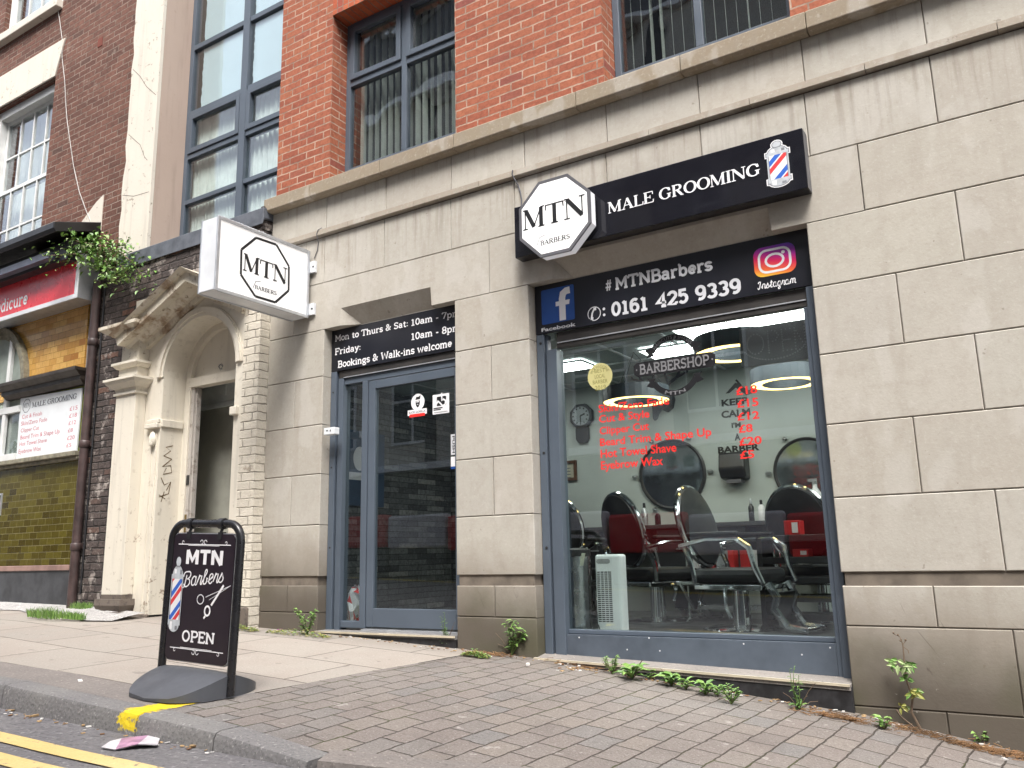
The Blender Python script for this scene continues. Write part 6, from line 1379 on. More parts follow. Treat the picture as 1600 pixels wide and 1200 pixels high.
# arched window of the salon
ax_, ar_, az_ = -10.98, .80, 3.36
mb = MB(); 
for r0, r1, d in ((ar_-.13, ar_-.09, .02), (ar_-.09, ar_-.04, .05), (ar_-.04, ar_+.02, .07)):
    n = 28; A, B = arc(ax_, az_, r0, 180, 0, n), arc(ax_, az_, r1, 180, 0, n)
    for i in range(n): mb.prism([(p.x, -.08-d, p.z) for p in (A[i], A[i+1], B[i+1], B[i])], (0, d+.01, 0))
mb.build('arch_moulding', GMOULD, hs)
mb = MB(); mb.prism([(p.x, -.0815, p.z) for p in arc(ax_, az_, ar_-.13, 180, 0, 24)], (0, .012, 0)); 
fan = mb.build('fan_window', plain('pale_green_room', (.25,.29,.26), .6), hs)
mb = MB(); mb.box(-12.2, -10.62, -.10, -.085, 3.33, 3.37)
for x in (-11.2, -10.62): mb.box(x, x+.07, -.125, -.083, 2.45, 4.0)
mb.box(-12.2, -10.24, -.13, -.083, 3.02, 3.10); mb.box(-12.2, -10.24, -.13, -.083, 2.44, 2.52); mb.build('white_frame', SASHW, fan, bevel=.004)
g = MB(); g.box(-12.4, -10.24, -.081, -.076, 2.52, 3.02); g.build('pane', SASHGL, hs)
mb = MB(); mb.box(-12.5, -10.0, -.06, -.05, 2.4, 3.3); mb.build('salon_blind', plain('pale_green_blind', (.36,.41,.35), .7), hs)
# dark cornice over the price board
mb = MB(); X0, X1 = -10.52, -8.93
for z0, z1, a, b in ((3.19, 3.235, .05, .09), (3.235, 3.285, .10, .10), (3.285, 3.335, .11, .17), (3.335, 3.37, .18, .18)):
    vs = []
    for z, e in ((z0, a), (z1, b)): vs += [(X0-e*.6, -.08-e, z), (X1+e*.3, -.08-e, z), (X1+e*.3, -.07, z), (X0-e*.6, -.07, z)]
    mb.add(vs, [(0,3,2,1), (4,5,6,7), (0,1,5,4), (1,2,6,5), (2,3,7,6), (3,0,4,7)])
mb.build('ledge_moulding', MOULD, hs)
mb = MB(); mb.box(-10.24, -8.94, -.075, .12, 2.40, 3.2); mb.build('pale_green_tiles', GRNTILE, hs)
mb = MB(); mb.box(-15, -8.93, -.155, .12, 2.385, 2.44); mb.box(-15, -8.935, -.125, .12, 2.345, 2.384); mb.build('sill_band', GMOULD, hs, bevel=.008)
mb = MB(); mb.box(-15, -8.945, -.08, .12, 1.205, 2.344); mb.build('olive_tiles', GTILE, hs)
mb = MB(); mb.box(-15, -8.94, -.105, .12, 1.145, 1.204); mb.build('stone_band', PINKST, hs, bevel=.006)
mb = MB(); mb.box(-15, -8.94, -.09, .12, .3, 1.144); mb.build('stall_riser', BLKSTALL, hs)
g0 = at(4, 785, -.085); mb = MB(); mb.frame(-10.95, -10.50, 1.80, 2.06, -.095, -.08, .02); mb.build('vent_frame', ALU, hs)
# salon sign
t = thing('salon_sign', 'red salon sign in a white metal frame under the black cornice', 'shop sign', (-10.4, -.2, 4.1)); ys_ = -.33
br_, tr_ = at(119.8, 466, ys_), at(123, 402, ys_); bl_ = at(0, 502, ys_); SZ0, SZ1, SX = br_.z, tr_.z, br_.x
SZ0 = (br_.z+bl_.z)/2
mb = MB(); mb.box(-15, SX-.004, ys_+.012, -.09, SZ0+.01, SZ1+.06); mb.build('sign_box', ALU, t)
mb = MB(); mb.box(-15, SX, ys_-.006, ys_+.012, SZ0, SZ0+.055); mb.box(SX-.055, SX, ys_-.006, ys_+.012, SZ0+.055, SZ1+.02); mb.box(-15, SX, ys_-.006, ys_+.012, SZ1+.02, SZ1+.075); mb.build('edge_frame', WHITEPC, t, bevel=.005)
mb = MB(); mb.box(-15, SX-.056, ys_, ys_+.01, SZ0+.056, SZ1+.019); mb.build('red_face', REDACR, t)
ps = Plane((0, ys_, 0)); za_ = zc(0, 330, 6.6667); bl, tl, br2 = at(*za_(5, 1052), ys_), at(*za_(5, 935), ys_), at(*za_(288, 968), ys_)
mb = MB(); w1, w2 = (sum(SLAB[q][0] for q in w_) for w_ in ('dicure', 'Pedicure'))
draw(mb, 'Pedicure', SLAB, ps, br2.x-(br2.x-bl.x)*w2/w1, br2.x, bl.z, tl.z, w=1.7); mb.build('lettering', WHITEL, t, fix=False)
# price board
t = thing('price_board', 'white price board with red prices fixed to the tiled front beside the downpipe', 'price board', (-9.63, -.1, 2.43)); yb = -.105
c = [at(*p, yb) for p in ((32, 622.7), (128, 606), (118.7, 708.7), (25, 720))]
mb = MB(); mb.prism([tuple(p) for p in c], (0, .018, 0)); mb.build('board', PLWHITE, t, bevel=.002)
pb = Plane((0, yb, 0)); zp = zc(0, 580, 7.5); mb = MB(); draw(mb, 'MALE GROOMING', DIDOT, pb, *boxy(zp(375, 425), zp(375, 370), zp(905, 325), yb), thin=.9, thick=2.0)
m = at(*zp(313, 405), yb); rad = .085
for i in range(8):
    a, b = 2*math.pi*(i+.5)/8, 2*math.pi*(i+1.5)/8; ribbon(mb, [(m.x+rad*math.cos(a), m.z+rad*math.sin(a)), (m.x+rad*math.cos(b), m.z+rad*math.sin(b))], .008, pb, .0008+.0001*(i % 2))
draw(mb, 'MTN', DIDOT, pb, m.x-rad*.8, m.x+rad*.8, m.z-.02, m.z+.03, thin=.8); mb.build('heading', GREYTXT, t, fix=False)
for s_, bl, tl, br2 in (('Cut & Finish', (258, 560), (258, 515), (490, 520)), ('Skin/Zero Fade', (247, 640), (247, 595), (550, 590)), ('Clipper Cut', (243, 720), (243, 677), (455, 690)), ('Beard Trim & Shape Up', (238, 803), (238, 757), (697, 735)), ('Hot Towel Shave', (228, 880), (228, 835), (545, 845)), ('Eyebrow Wax', (217, 968), (217, 920), (478, 930)),
   ('£15', (817, 465), (817, 418), (907, 450)), ('£18', (810, 548), (810, 502), (900, 537)), ('£12', (803, 633), (803, 588), (888, 622)), ('£8', (795, 718), (795, 675), (852, 710)), ('£20', (785, 808), (785, 763), (873, 797)), ('£5', (777, 893), (777, 850), (833, 885))):
    mb = MB(); ftext(mb, s_, pb, *boxy(zp(*bl), zp(*tl), zp(*br2), yb), off=.0); mb.build('price_lettering' if s_[0] == '£' else 'service_lettering', PINKL, t, fix=False)
# downpipe
t = thing('downpipe', 'brown cast iron downpipe between the tiled front and the sooty wall', 'downpipe', (-8.72, -.17, .7))
mb = MB(); mb.tube([(-8.745, -.155, .68), (-8.745, -.155, 3.3), (-8.755, -.15, 4.35)], .047, 14); mb.build('pipe', PIPE, t, smooth=True)
for z in (1.35, 2.45, 3.6): mb = MB(); mb.lathe([(.050, z), (.058, z+.01), (.058, z+.07), (.050, z+.08)], (-8.745, -.155, 0), 14); mb.box(-8.82, -8.67, -.12, -.09, z+.02, z+.06); mb.build('collar', PIPE, t, smooth=True)
mb = MB(); mb.tube([(-8.665, -.115, .9), (-8.665, -.115, 4.3)], .010, 6); mb.build('thin_cable', PLBLK, t)
# pale cement fillet at the wall foot
mb = MB(); r = random.Random(2); n = 46
for i in range(n+1):
    x = -12+(12-7.45)*i/n; w = .30+.05*math.sin(i*.9)+r.uniform(-.03, .03); w *= 1.0 if x < -8.6 else 1.25
    y1 = (-.09 if x < -8.9 else YO)-(.0 if x < -8.25 else .10); z = gz(x, -.2); mb.v += [(x, y1-w, z+.003), (x, y1-w*.55, z+.028+r.uniform(-.008, .012)), (x, y1+.02, z+.055)]
for i in range(n):
    for j in range(2): a = 3*i+j; mb.f.append([a, a+3, a+4, a+1]); mb.m.append(0)
tag(mb.build('pavement_fillet', CEMENT, fix=False), kind='structure')

# ------------------------------------------------------------------ swinging pavement sign
R_ = math.radians(1.5)
pr = on(359, 1091); dirx = Vector((math.cos(R_), math.sin(R_), 0)); dirn = Vector((math.sin(R_), -math.cos(R_), 0))   # along the panel, and its facing
HWD = .295
base_c = pr-dirx*HWD; slope = gz(base_c.x+.3, base_c.y)-gz(base_c.x-.3, base_c.y); base_c.z = gz(base_c.x, base_c.y)
ab = thing('pavement_sign', 'black swinging pavement sign with rubber base standing by the kerb', 'pavement sign', tuple(base_c))
xax = (dirx+Vector((0, 0, slope/.6*dirx.x*.8))).normalized(); yax = (-dirn).normalized(); zax = xax.cross(yax).normalized(); yax = zax.cross(xax)
ab.matrix_world = Matrix(((xax.x, yax.x, zax.x, base_c.x), (xax.y, yax.y, zax.y, base_c.y), (xax.z, yax.z, zax.z, base_c.z), (0, 0, 0, 1)))
P = dict(parent=ab, local=True)
# base: a moulded rubber hump, ridge along the panel, long lobes front and back
mb = MB(); nu, nv = 24, 28
for i in range(nu+1):
    u = -1+2*i/nu
    for j in range(nv+1):
        v = -1+2*j/nv
        hw = (.272+.02*(1-v*v))*math.sqrt(max(0, 1-abs(v)**2.6))**.62; y = v*.315
        x = u*hw; prof = .012+.118*max(0, 1-abs(v)**1.25)*(1-.10*abs(u)**4)
        mb.v.append((x, y, max(.012, prof)))
for i in range(nu):
    for j in range(nv): a = i*(nv+1)+j; mb.f.append([a, a+nv+1, a+nv+2, a+1]); mb.m.append(0)
o = len(mb.v); rim = []
for i in range(nu+1): rim.append(i*(nv+1))
loop = [i*(nv+1)+0 for i in range(nu+1)]+[nu*(nv+1)+j for j in range(1, nv+1)]+[i*(nv+1)+nv for i in range(nu-1, -1, -1)]+[j for j in range(nv-1, 0, -1)]
for k in loop: x, y, z = mb.v[k]; mb.v.append((x*1.0, y, 0.0))
for i in range(len(loop)): j = (i+1) % len(loop); mb.f.append([loop[i], loop[j], o+j, o+i]); mb.m.append(0)
base = mb.build('rubber_base', RUBBER, smooth=True, **P)
H_ = .935; rc = .10; pth = [(-HWD, 0, .008), (-HWD, 0, H_-rc)]
for a in range(15, 90, 15): pth.append((-HWD+rc-rc*math.cos(math.radians(a)), 0, H_-rc+rc*math.sin(math.radians(a))))
pth += [(-HWD+rc, 0, H_), (HWD-rc, 0, H_)]
for a in range(15, 90, 15): pth.append((HWD-rc+rc*math.sin(math.radians(a)), 0, H_-rc+rc*math.cos(math.radians(a))))
pth += [(HWD, 0, H_-rc), (HWD, 0, .008)]
mb = MB(); mb.tube(pth, .0235, 12); mb.build('tube_frame', TUBEB, smooth=True, **P)
PW, PZ0_, PZ1_ = .262, .160, .875
pl0 = Plane((0, 0, 0), (1,0,0), (0,0,1), (0,-1,0))
mb = MB(); pts = rrect(-PW, PW, PZ0_, PZ1_, .035, pl0, .012); mb.prism(pts, (0, .024, 0)); panel = mb.build('swing_panel', [ABLK], **P)
mb = MB(); pts = rrect(-PW-.006, PW+.006, PZ0_-.006, PZ1_+.006, .038, pl0, .006); mb.prism(pts, (0, .012, 0)); mb.build('panel_edge', ALU, panel)
mb = MB()
for s in (-1, 1): mb.tube([(s*.135, -.0, H_-.03), (s*.135, -.008, H_-.045), (s*.135, -.004, H_-.075)], .009, 8); mb.lathe([(.032, -.018), (.032, .018)], (s*.135, 0, H_), 12, 0, 'x'); mb.box(s*.135-.016, s*.135+.016, -.016, .016, PZ1_-.03, PZ1_+.012)
mb.build('hanger', PLBLK, smooth=True, **P)
pa = Plane((0, -.0125, 0), (1,0,0), (0,0,1), (0,-1,0)); W2 = 2*PW; H2 = PZ1_-PZ0_
fx = lambda u: -PW+u*W2
fz = lambda v: PZ1_-v*H2
mb = MB(); draw(mb, 'MTN', SANSN, pa, fx(.22), fx(.84), fz(.243), fz(.13), w=2.35)
draw(mb, 'Barbers', SCRIPT, pa, fx(.19), fx(.86), fz(.425), fz(.315), w=.95, slant=.18, bend=lambda a, b: (a, b+(a-fx(.19))*.11))
draw(mb, 'OPEN', SLAB, pa, fx(.26), fx(.80), fz(.845), fz(.768), w=1.9)
for v, up in ((.085, 1), (.905, -1)):
    ribbon(mb, [(fx(.08), fz(v)), (fx(.94), fz(v))], .005, pa, .001); ribbon(mb, [(fx(.25), fz(v)-up*.006), (fx(.76), fz(v)-up*.006)], .003, pa, .001)
    for s in (-1, 1):
        ribbon(mb, [(fx(.5)+s*(.016+.012*math.cos(math.radians(q))), fz(v)+up*(.014+.012*math.sin(math.radians(q)))) for q in range(0, 330, 30)], .004, pa, .0012)
        ribbon(mb, [(fx(.51)+s*.185+s*.008*math.cos(math.radians(q)), fz(v)+up*(.011+.008*math.sin(math.radians(q)))) for q in range(-90, 200, 30)], .0035, pa, .0012)
c = (fx(.72), fz(.455))
ribbon(mb, [(fx(.875), fz(.395)), (fx(.81), fz(.455)), (fx(.70), fz(.555))], lambda d: .014, pa, .0014)
ribbon(mb, [(fx(.645)+.022*math.cos(math.radians(q)), fz(.60)+.026*math.sin(math.radians(q))) for q in range(0, 361, 24)], .011, pa, .0016); ribbon(mb, [(fx(.62), fz(.64)), (fx(.595), fz(.66))], .012, pa, .0018)
mb.build('lettering', WHITEL, panel, fix=False)
mb = MB(); ribbon(mb, [(fx(.985), fz(.395)), (fx(.60), fz(.495))], .004, pa, .0012); ribbon(mb, [(fx(.985), fz(.395)), (fx(.66), fz(.515))], .003, pa, .0013); ribbon(mb, [(fx(.52)+.028*math.cos(math.radians(q)), fz(.515)+.026*math.sin(math.radians(q))) for q in range(0, 361, 24)], .006, pa, .0014); mb.build('outlined_blade', CHROMEL, panel, fix=False)
pole_emblem(panel, Plane((0, -.0135, 0), (1,0,0), (0,0,1), (0,-1,0)), fx(.115), fz(.785), .115, H2*.60, m_stripes('panel_stripes', 7.4, 1.1), outline=False)

# ------------------------------------------------------------------ plants
LEAF = []
for i, c in enumerate([(.085,.175,.036), (.13,.25,.055), (.065,.135,.03), (.18,.30,.07), (.21,.21,.045), (.25,.32,.14), (.06,.12,.024)]):
    t = NT('leaf_green_%d' % i if 0 else ('leaf_green', 'leaf_light', 'leaf_mid', 'leaf_bright', 'leaf_yellowing', 'leaf_pale', 'leaf_dark')[i]); p = t.obj(); f = t.noise(40, 3, p)
    col = t.mix(f, [q*.75 for q in c], [min(1, q*1.25) for q in c]); t.b.inputs['Subsurface Weight'].default_value = 0
    t.b.inputs['Transmission Weight'].default_value = 0; LEAF.append(t.done(col, .45, 0, .4))
STEM = plain('green_stem', (.10,.16,.04), .6); TWIG = plain('brown_twig', (.13,.09,.06), .8); DRY = plain('dry_brown_litter', (.20,.11,.05), .9, var=.4)
def leaf(mb, p, d, n, L, W, mi, droop=.25):
    d = d.normalized(); s = d.cross(n).normalized(); n = s.cross(d)
    a = p; tip = p+d*L-Vector((0, 0, L*droop)); q1 = p+d*L*.35; q2 = p+d*L*.72-Vector((0, 0, L*droop*.4)); f = n*W*.25
    mb.add([a, q1+s*W*.5+f, q2+s*W*.36+f, tip, q2-s*W*.36+f, q1-s*W*.5+f, q1, q2], [(0,1,6), (1,2,7,6), (2,3,7), (0,6,5), (6,7,4,5), (7,3,4)], mi)
def weed(name, label, px, py, h, kind, seed, group='weeds along the foot of the stone wall', spread=1.0, y=None, cat='weed'):
    r = random.Random(seed)
    base = on(px, py) if y is None else None
    if y is not None: base = at(px, py, y); base.z = gz(base.x, y)
    t = thing(name, label, cat, tuple(base), group)
    st = MB(); lv = MB()
    def ld(up=.3): a = r.uniform(0, 2*math.pi); return Vector((math.cos(a), math.sin(a)*.7-.15, r.uniform(-.1, .6)*up+.1))
    if kind == 'bushy':
        for k in range(7):
            a = r.uniform(0, 6.28); tip = base+Vector((math.cos(a)*h*.42*spread, math.sin(a)*h*.2-.02, h*r.uniform(.55, 1))); mid = (base+tip)/2+Vector((math.cos(a)*h*.1, 0, h*.08)); st.tube([base, mid, tip], [.0035, .003, .0015], 5)
            for i in range(13): f = .2+.8*i/12; p = base.lerp(mid, f*2) if f < .5 else mid.lerp(tip, f*2-1); L = h*r.uniform(.13, .24); leaf(lv, p, ld(), Vector((0, -.3, 1)), L, L*.42, r.choice((0, 1, 1, 3, 3)))
    elif kind == 'broad':
        for k in range(11):
            a = r.uniform(0, 6.28); p = base+Vector((math.cos(a)*h*.35*spread, math.sin(a)*h*.2-.02, h*r.uniform(.15, .85))); st.tube([base, base.lerp(p, .5)+Vector((0, 0, h*.08)), p], .0025, 5); L = h*r.uniform(.3, .45); leaf(lv, p, Vector((math.cos(a), math.sin(a)*.6-.3, .15)), Vector((0, -.6, 1)), L, L*.75, r.choice((0, 1, 3)))
    elif kind == 'rosette':
        for k in range(12): a = 6.28*k/12+r.uniform(-.2, .2); L = h*r.uniform(.5, 1); leaf(lv, base+Vector((0, 0, .008+.02*(k % 3))), Vector((math.cos(a), math.sin(a)*.8-.1, .55)), Vector((0, -.2, 1)), L, L*.32, r.choice((0, 1, 3)), .3)
        for k in range(5): p = base+Vector((r.uniform(-.3, .3)*h, r.uniform(-.2, 0)*h, h*r.uniform(.2, .5))); st.tube([base, p], .002, 4); leaf(lv, p, ld(), Vector((0, -.4, 1)), h*.4, h*.17, r.choice((0, 1, 2)))
    elif kind == 'tall':
        for k in range(3):
            tip = base+Vector((r.uniform(-.15, .15)*h, -.03, h*r.uniform(.7, 1))); st.tube([base, base.lerp(tip, .5)+Vector((r.uniform(-.02, .02), 0, 0)), tip], [.003, .0025, .0012], 5)
            for i in range(16): f = i/15; p = base.lerp(tip, f); L = h*r.uniform(.12, .22)*(1.15-f*.7); leaf(lv, p, ld(.8), Vector((0, -.3, 1)), L, L*.28, r.choice((0, 1, 2)))
        for k in range(9): a = r.uniform(0, 6.28); leaf(lv, base+Vector((0, 0, .01)), Vector((math.cos(a), math.sin(a)*.7-.2, .5)), Vector((0, -.2, 1)), h*.28, h*.085, r.choice((0, 2, 3)))
    elif kind == 'grass':
        for k in range(260):
            a = r.uniform(0, 6.28); q = r.random()**.5*h*spread; p = base+Vector((math.cos(a)*q, math.sin(a)*q*.35, 0)); p.z = gz(p.x, p.y)+.02; d = Vector((r.uniform(-.6, .6), r.uniform(-.5, .3), 1)).normalized(); L = h*r.uniform(.25, .5); s = Vector((.004, .001, 0)); m_ = p+d*L*.6; e = p+d*L+Vector((d.x*L*.4, d.y*L*.3, -L*.12))
            lv.add([p-s, p+s, m_+s*.7, m_-s*.7, e], [(0,1,2,3), (3,2,4)], r.choice((0, 1, 3, 3)))
    elif kind == 'mat':
        for k in range(230):
            a = r.uniform(0, 6.28); q = r.random()**.5; p = base+Vector((math.cos(a)*q*h*2.4*spread, math.sin(a)*q*h*.6-.02, 0)); p.z = gz(p.x, p.y)+r.uniform(.006, .05)*(1.2-q); L = r.uniform(.016, .034); leaf(lv, p, ld(.6), Vector((0, -.2, 1)), L, L*.5, r.choice((3, 4, 4, 4, 0)))
    if kind not in ('grass', 'mat'):
        for k in range(4):
            a = r.uniform(0, 6.28); tip = base+Vector((math.cos(a)*h*.5, math.sin(a)*h*.15-.02, h*r.uniform(.2, .8))); st.tube([base, base.lerp(tip, .6)+Vector((0, 0, h*.06)), tip], .0018, 4, 1)
    if st.v: st.build('stem', [STEM, TWIG], t, smooth=True)
    lv.build('leaves', LEAF, t, fix=False)
    return t
weed('weed', 'broad leaved green weed standing left of the door step', 480, 992, .22, 'bushy', 1)
weed('weed', 'low yellow green mat of weed left of the door step', 470, 992, .13, 'mat', 2, spread=1.2)
weed('weed', 'tall feathery weed at the right end of the door step', 697, 1010, .25, 'tall', 3)
weed('weed', 'bright bushy weed in front of the stone pier', 799, 1024, .27, 'bushy', 4)
W_ = [(926, 1036, .08, 'rosette', 'tiny weed pair highest up the sloping window step'), (957, 1054, .14, 'bushy', 'leafy weed left of the tall one below the white heater'), (988, 1062, .19, 'rosette', 'upright broad weed below the right edge of the white heater'), (1018, 1062, .07, 'rosette', 'very small sprig just right of the upright broad weed'), (1050, 1072, .15, 'rosette', 'spreading weed under the barber chair, left of middle of the step'), (1072, 1078, .09, 'rosette', 'small weed touching the spreading weed on its right'), (1103, 1086, .12, 'rosette', 'round leaved weed at the middle of the black step'), (1122, 1088, .08, 'rosette', 'low weed close right of the round leaved one'), (1143, 1100, .14, 'bushy', 'yellowish flowering weed right of the middle of the step')]
for i, (x, y, h, k, lb) in enumerate(W_): weed('weed', lb, x, y, h*.95, k, 20+i)
weed('weed', 'spiky weed with a tall stem near the right end of the step', 1249, 1108, .24, 'tall', 40)
weed('weed', 'small bright weed at the foot of the right hand stone wall', 1382, 1140, .08, 'rosette', 41)
weed('weed', 'single round leaf on dry litter at far right of the wall', 1533, 1160, .07, 'broad', 42)
weed('grass_tuft', 'wide green grass tuft on the cement edge below the black stall riser', 72, 968, .25, 'grass', 50, 'grass tufts by the downpipe', 1.15, cat='grass tuft')
weed('grass_tuft', 'bright grass tuft at the foot of the brown downpipe', 126, 957, .23, 'grass', 51, 'grass tufts by the downpipe', .7, cat='grass tuft')
weed('grass_tuft', 'thin low grass tuft in front of the downpipe on the flags', 114, 970, .17, 'grass', 52, 'grass tufts by the downpipe', 1.1, cat='grass tuft')
weed('weed', 'little moss patch on the paving in front of the pier', 745, 1026, .05, 'mat', 53, spread=1.0)
weed('weed', 'small yellow green weed at the foot of the white brick pier', 382, 985, .11, 'mat', 54, spread=.8)
# leggy ragwort in front of the right wall
t = thing('tall_weed', 'tall leggy weed with ragged leaves against the dirty right wall', 'weed', tuple(on(1436, 1146)), 'weeds along the foot of the stone wall')
yw = -.07; q = lambda x, y, dy=0: at(x, y, yw+dy); st = MB()
st.tube([on(1440, 1143), q(1424, 1112), q(1426, 1090), q(1416, 1062), q(1413, 1035), q(1411, 1010), q(1408, 998)], [.008, .007, .006, .005, .004, .003, .002], 6)
st.tube([q(1411, 1008), q(1406, 995), q(1396, 990)], .0022, 5); st.tube([q(1410, 1008), q(1416, 1000)], .002, 5); st.tube([q(1412, 1011), q(1419, 1016), q(1420, 1021)], .002, 5); st.tube([on(1438, 1144), q(1408, 1120), q(1400, 1108)], .004, 5)
st.build('stem', TWIG, t, smooth=True); lv = MB(); r = random.Random(9)
for cx, cy_, n, w, cols in ((1398, 1038, 16, 20, (5, 5, 1)), (1421, 1042, 18, 14, (1, 5, 0)), (1416, 1062, 10, 8, (0, 1)), (1428, 1083, 20, 14, (5, 4, 1)), (1412, 1105, 6, 10, (4, 5))):
    for i in range(n):
        a = r.uniform(0, 6.28); p = q(cx+r.uniform(-w, w)*.5, cy_+r.uniform(-w, w)*.35, r.uniform(-.05, .02)); L = r.uniform(.025, .05); leaf(lv, p, Vector((math.cos(a), -.3, math.sin(a)*.6)), Vector((0, -1, .4)), L, L*.5, r.choice(cols))
lv.build('leaves', LEAF, t, fix=False)
lv = MB()
for x, y in ((1396, 989), (1403, 992), (1407, 1001), (1415, 1000)): lv.ball(q(x, y), .006, n=6)
lv.build('seed_heads', TWIG, t)
# shrub growing out of the salon cornice
t = thing('wall_shrub', 'leafy green shrub sprouting from the cornice corner by the old wall', 'shrub', (-8.75, -.15, 4.45)); st = MB(); lv = MB(); r = random.Random(12)
def br(P, r0): st.tube(P, [r0*(1-.7*i/(len(P)-1)) for i in range(len(P))], 6)
sb = lambda x, y, yy: at(x, y, yy)
roots = [[sb(158, 398, -.12), sb(150, 390, -.25), sb(128, 396, -.35), sb(100, 398, -.5), sb(66, 400, -.6)], [sb(158, 398, -.12), sb(146, 382, -.3), sb(125, 378, -.4), sb(112, 374, -.45)], [sb(160, 400, -.12), sb(172, 392, -.3), sb(190, 395, -.35), sb(208, 412, -.3), sb(226, 436, -.2)], [sb(160, 402, -.12), sb(175, 405, -.35), sb(192, 418, -.35), sb(200, 430, -.3)], [sb(158, 402, -.12), sb(150, 402, -.3), sb(140, 404, -.4)], [sb(160, 400, -.12), sb(165, 410, -.3), sb(178, 428, -.35), sb(182, 440, -.35)], [sb(160, 398, -.12), sb(180, 384, -.3), sb(190, 384, -.3)], [sb(158, 398, -.12), sb(150, 378, -.25), sb(160, 376, -.25)]]
for P in roots: br(P, .012)
for P in roots:
    for i in range(105):
        f = .15+.85*r.random(); k = f*(len(P)-1); a = int(min(k, len(P)-2)); p = P[a].lerp(P[a+1], k-a)+Vector((r.gauss(0, .075), r.gauss(0, .08), r.gauss(-.02, .07))); L = r.uniform(.035, .065); d = Vector((r.uniform(-1, 1), r.uniform(-1, .3), r.uniform(-.7, .4))); leaf(lv, p, d, Vector((r.uniform(-.4, .4), -.5, 1)), L, L*.7, r.choice((0, 1, 1, 3, 3, 5, 2)))
st.build('branches', TWIG, t, smooth=True); lv.build('leaves', LEAF, t, fix=False)

# ------------------------------------------------------------------ litter
t = thing('crumpled_packet', 'flattened white and purple packet lying in the road by the kerb', 'litter', tuple(on(205, 1160, rz))); a = [on(*p, rz, .012) for p in ((158, 1167), (172, 1160), (190, 1156), (232, 1150), (250, 1153), (246, 1165), (215, 1167), (180, 1170))]; mb = MB()
def qd(i, j, k, l, mi): mb.add([a[i], a[j], a[k], a[l]], [(0,1,2,3)], mi)
for p in a: p.z = rz(p.x, p.y)+random.uniform(.008, .03)
qd(0, 1, 2, 7, 0); qd(2, 3, 6, 7, 1); qd(3, 4, 5, 6, 0); mb.v += [(x, y, z-.004) for x, y, z in mb.v]; n = 12
for f in range(3): mb.f.append([4*f+k+n for k in range(4)][::-1]); mb.m.append(0)
mb.build('film', [plain('crumpled_white_film', (.55,.53,.55), .4, var=.2, scale=20), plain('purple_print', (.36,.20,.30), .45, var=.3, scale=20)], t, fix=False)
BITS = [plain('litter_white', (.6,.58,.55), .7), plain('litter_brown', (.20,.10,.045), .9), plain('litter_tan', (.36,.24,.12), .9), plain('litter_pink', (.45,.1,.35), .5)]
mb = MB(); r = random.Random(77)
def bit(p, s, mi):
    a = r.uniform(0, 3.14); d = Vector((math.cos(a), math.sin(a), 0)); e = Vector((-d.y, d.x, 0)); mb.obox(p+Vector((0, 0, s*.22+.003)), d*s, e*s*r.uniform(.3, .7), Vector((r.uniform(-.2, .2)*s, 0, s*.2)), mi)
for i in range(170):
    x = r.uniform(-5.3, -.1); b = on(800, 1030); y = -abs(r.gauss(0, .06))-.03; p = Vector((x, y, gz(x, y))); bit(p, r.uniform(.004, .013), r.choice((0, 1, 1, 2, 2)))
for i in range(90): p = on(r.uniform(870, 960), r.uniform(1034, 1050)); bit(p, r.uniform(.005, .016), r.choice((1, 2, 2, 1, 0)))
for x, y, s, m_ in ((437, 985, .02, 3), (825, 1040, .03, 0), (645, 1003, .02, 0), (780, 1025, .015, 2), (125, 1065, .02, 0), (1400, 1135, .02, 0), (1412, 1138, .018, 2), (1535, 1170, .02, 2), (1570, 1188, .016, 0)): bit(on(x, y), s, m_)
for x, y, s, m_ in ((17, 1112, .02, 2), (57, 1120, .025, 2), (65, 1125, .014, 0), (130, 1135, .016, 2), (139, 1137, .016, 0), (162, 1139, .012, 0), (193, 1145, .012, 2), (283, 1162, .02, 0), (305, 1168, .025, 2), (310, 1166, .02, 2), (250, 1152, .02, 1)): bit(on(x, y, rz), s, m_)
for i in range(120): x = r.uniform(-9, -3); y = -2.62-abs(r.gauss(0, .05)); bit(Vector((x, y, rz(x, y))), r.uniform(.004, .012), r.choice((1, 2, 2, 0)))
tag(mb.build('litter_scraps', BITS), 'small scraps and dry leaf bits along the wall foot and gutter', 'litter', kind='stuff')
mb = MB()
for cx, cy_, n, wx in ((1310, 1122, 240, .10), (1515, 1168, 300, .15), (1590, 1182, 160, .12), (905, 1040, 160, .12), (770, 1024, 120, .12), (1430, 1143, 120, .10)):
    b = on(cx, cy_)
    for i in range(n):
        x = b.x+r.gauss(0, wx); y = min(-.015, b.y+r.gauss(0, .025)); p = Vector((x, y, gz(x, y)+r.uniform(.003, .02))); a = r.uniform(0, 3.14); d = Vector((math.cos(a), math.sin(a)*.6, r.uniform(-.2, .3)))*r.uniform(.01, .03); mb.obox(p, d, Vector((-d.y, d.x, 0))*.08, Vector((0, 0, .0012)))
tag(mb.build('dry_grass_litter', DRY), 'dry brown plant litter heaped along the wall foot', 'plant litter', kind='stuff')

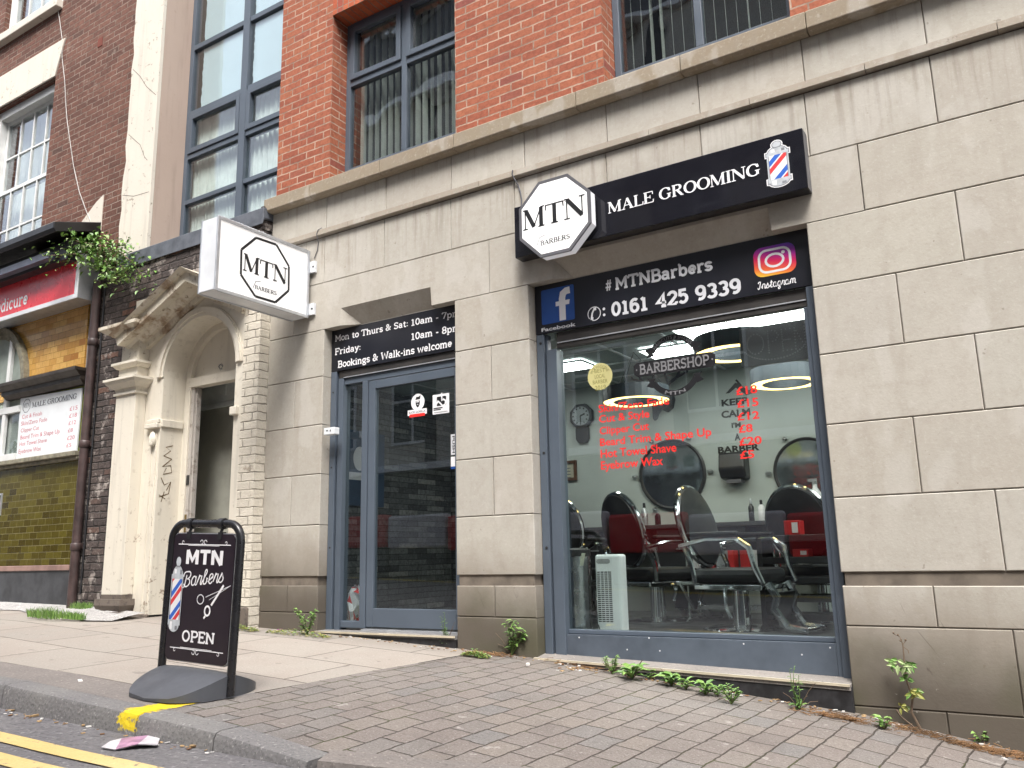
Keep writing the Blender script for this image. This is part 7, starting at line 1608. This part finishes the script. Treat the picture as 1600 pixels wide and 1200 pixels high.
# ------------------------------------------------------------------ across the street (seen only mirrored in the panes)
YB = -12.4
PALE = plain('pale_grey_render', (.46,.45,.41), .85, var=.08, scale=.6); DKB = plain('dark_slate_band', (.085,.085,.09), .8, var=.2); FARP = plain('dark_far_pane', (.03,.035,.04), .1)
def terrace(x0, x1, floors, ztop, label, dark):
    op = thing('rendered_terrace', label, 'building', ((x0+x1)/2, YB, .3))
    MB().box(x0, x1, YB-4, YB, 3.75, ztop).build('wall', PALE, op); MB().box(x0, x1, YB-4, YB-.15, -.5, 3.55).build('ground_floor', DKB, op)
    for za, zb, d in [(3.56, 3.74, .14), (ztop+.02, ztop+.25, .30)]+[(z-.8, z-.62, .05) for z in floors[1:]]: MB().box(x0, x1, YB-.3, YB+d, za, zb).build('string_band', PLWHITE, op)
    if dark:
        MB().box(x0, x1, YB-.2, YB+.10, *dark).build('dark_band', DKB, op)
        MB().prism([(x0, YB+.1, ztop+.26), (x0, YB-4, ztop+.26), (x0, YB-4, ztop+4.2), (x0, YB-1.2, ztop+4.2)], (x1-x0, 0, 0)).build('mansard_roof', DKB, op)
        MB().box(x0, x1, YB-1.5, YB-1.0, ztop+4.21, ztop+4.6).build('eaves_board', PLWHITE, op)
    else: MB().prism([(x0, YB+.2, ztop+.26), (x0, YB-4, ztop+.26), (x0, YB-2, ztop+2.2)], (x1-x0, 0, 0)).build('roof', DKB, op)
    for z in floors:
        for i in range(int((x1-x0-1)/2.9)):
            x = x0+.9+i*2.9; mb = MB(); mb.frame(x, x+1.5, z, z+1.9, YB, YB+.05, .07); mb.box(x+.72, x+.78, YB, YB+.04, z+.07, z+1.83); mb.box(x+.07, x+.72, YB, YB+.04, z+1.2, z+1.26); mb.box(x+.78, x+1.43, YB, YB+.04, z+1.2, z+1.26); f = mb.build('window', PLWHITE, op)
            MB().box(x+.07, x+1.43, YB+.005, YB+.02, z+.07, z+1.83).build('pane', FARP, f)
    for i in range(int((x1-x0)/7.2)): MB().box(x0+5+i*7.2, x0+5.35+i*7.2, YB, YB+.06, 3.76, ztop-.01).build('dark_strip', DKB, op)
terrace(-36, -19.2, (4.3, 7.7), 10.6, 'lower pale rendered terrace uphill across the street', None)
terrace(-19.1, 14, (4.3, 7.7, 11.0), 14.6, 'tall pale rendered block with dark mansard roof across the street', (9.75, 10.3))
# parked vehicles and barrier boards
def barrier(x0, x1, m, lb, z):
    t = thing('barrier_board', lb, 'barrier', ((x0+x1)/2, -9.7, z), 'red and grey boards along the far kerb')
    mb = MB(); mb.box(x0+.03, x1-.03, -9.9, -9.62, z+.66, z+1.42); mb.build('board', m, t, bevel=.06)
    mb = MB(); mb.box(x0+.05, x1-.05, -9.92, -9.70, z+.05, z+.66); mb.build('skirt', plain('black_skirt', (.03,.03,.034), .5), t, bevel=.03)
YM = 10.0; bx_ = lambda px: at(px, 850, YM).x          # mirrored in the glass plane
cuts = [bx_(607)-1.3, bx_(607), bx_(700), bx_(790), bx_(950), bx_(1075), bx_(1230), bx_(1330)]
lbs = ['red board opposite the left edge of the shop door', 'long grey board opposite the middle of the shop door', 'red board opposite the stone pier', 'grey board facing the steel bin', 'red board facing the red price list', 'grey board facing the barber chair', 'red board facing the right window frame']
for ii, lb in enumerate(lbs): barrier(cuts[ii], cuts[ii+1], (REDP, GREYP)[ii % 2], lb+', across the street', lerp_tab(RT, cuts[ii])+.05)
road_line(-9.1, -9.2, KPAINT); road_line(-9.3, -9.4, KPAINT)
sheet('far_pavement', rng(-34, 14, 40), [-12.6, -11, -9.95], lambda x, y: lerp_tab(RT, x)+.16, FLAGS)
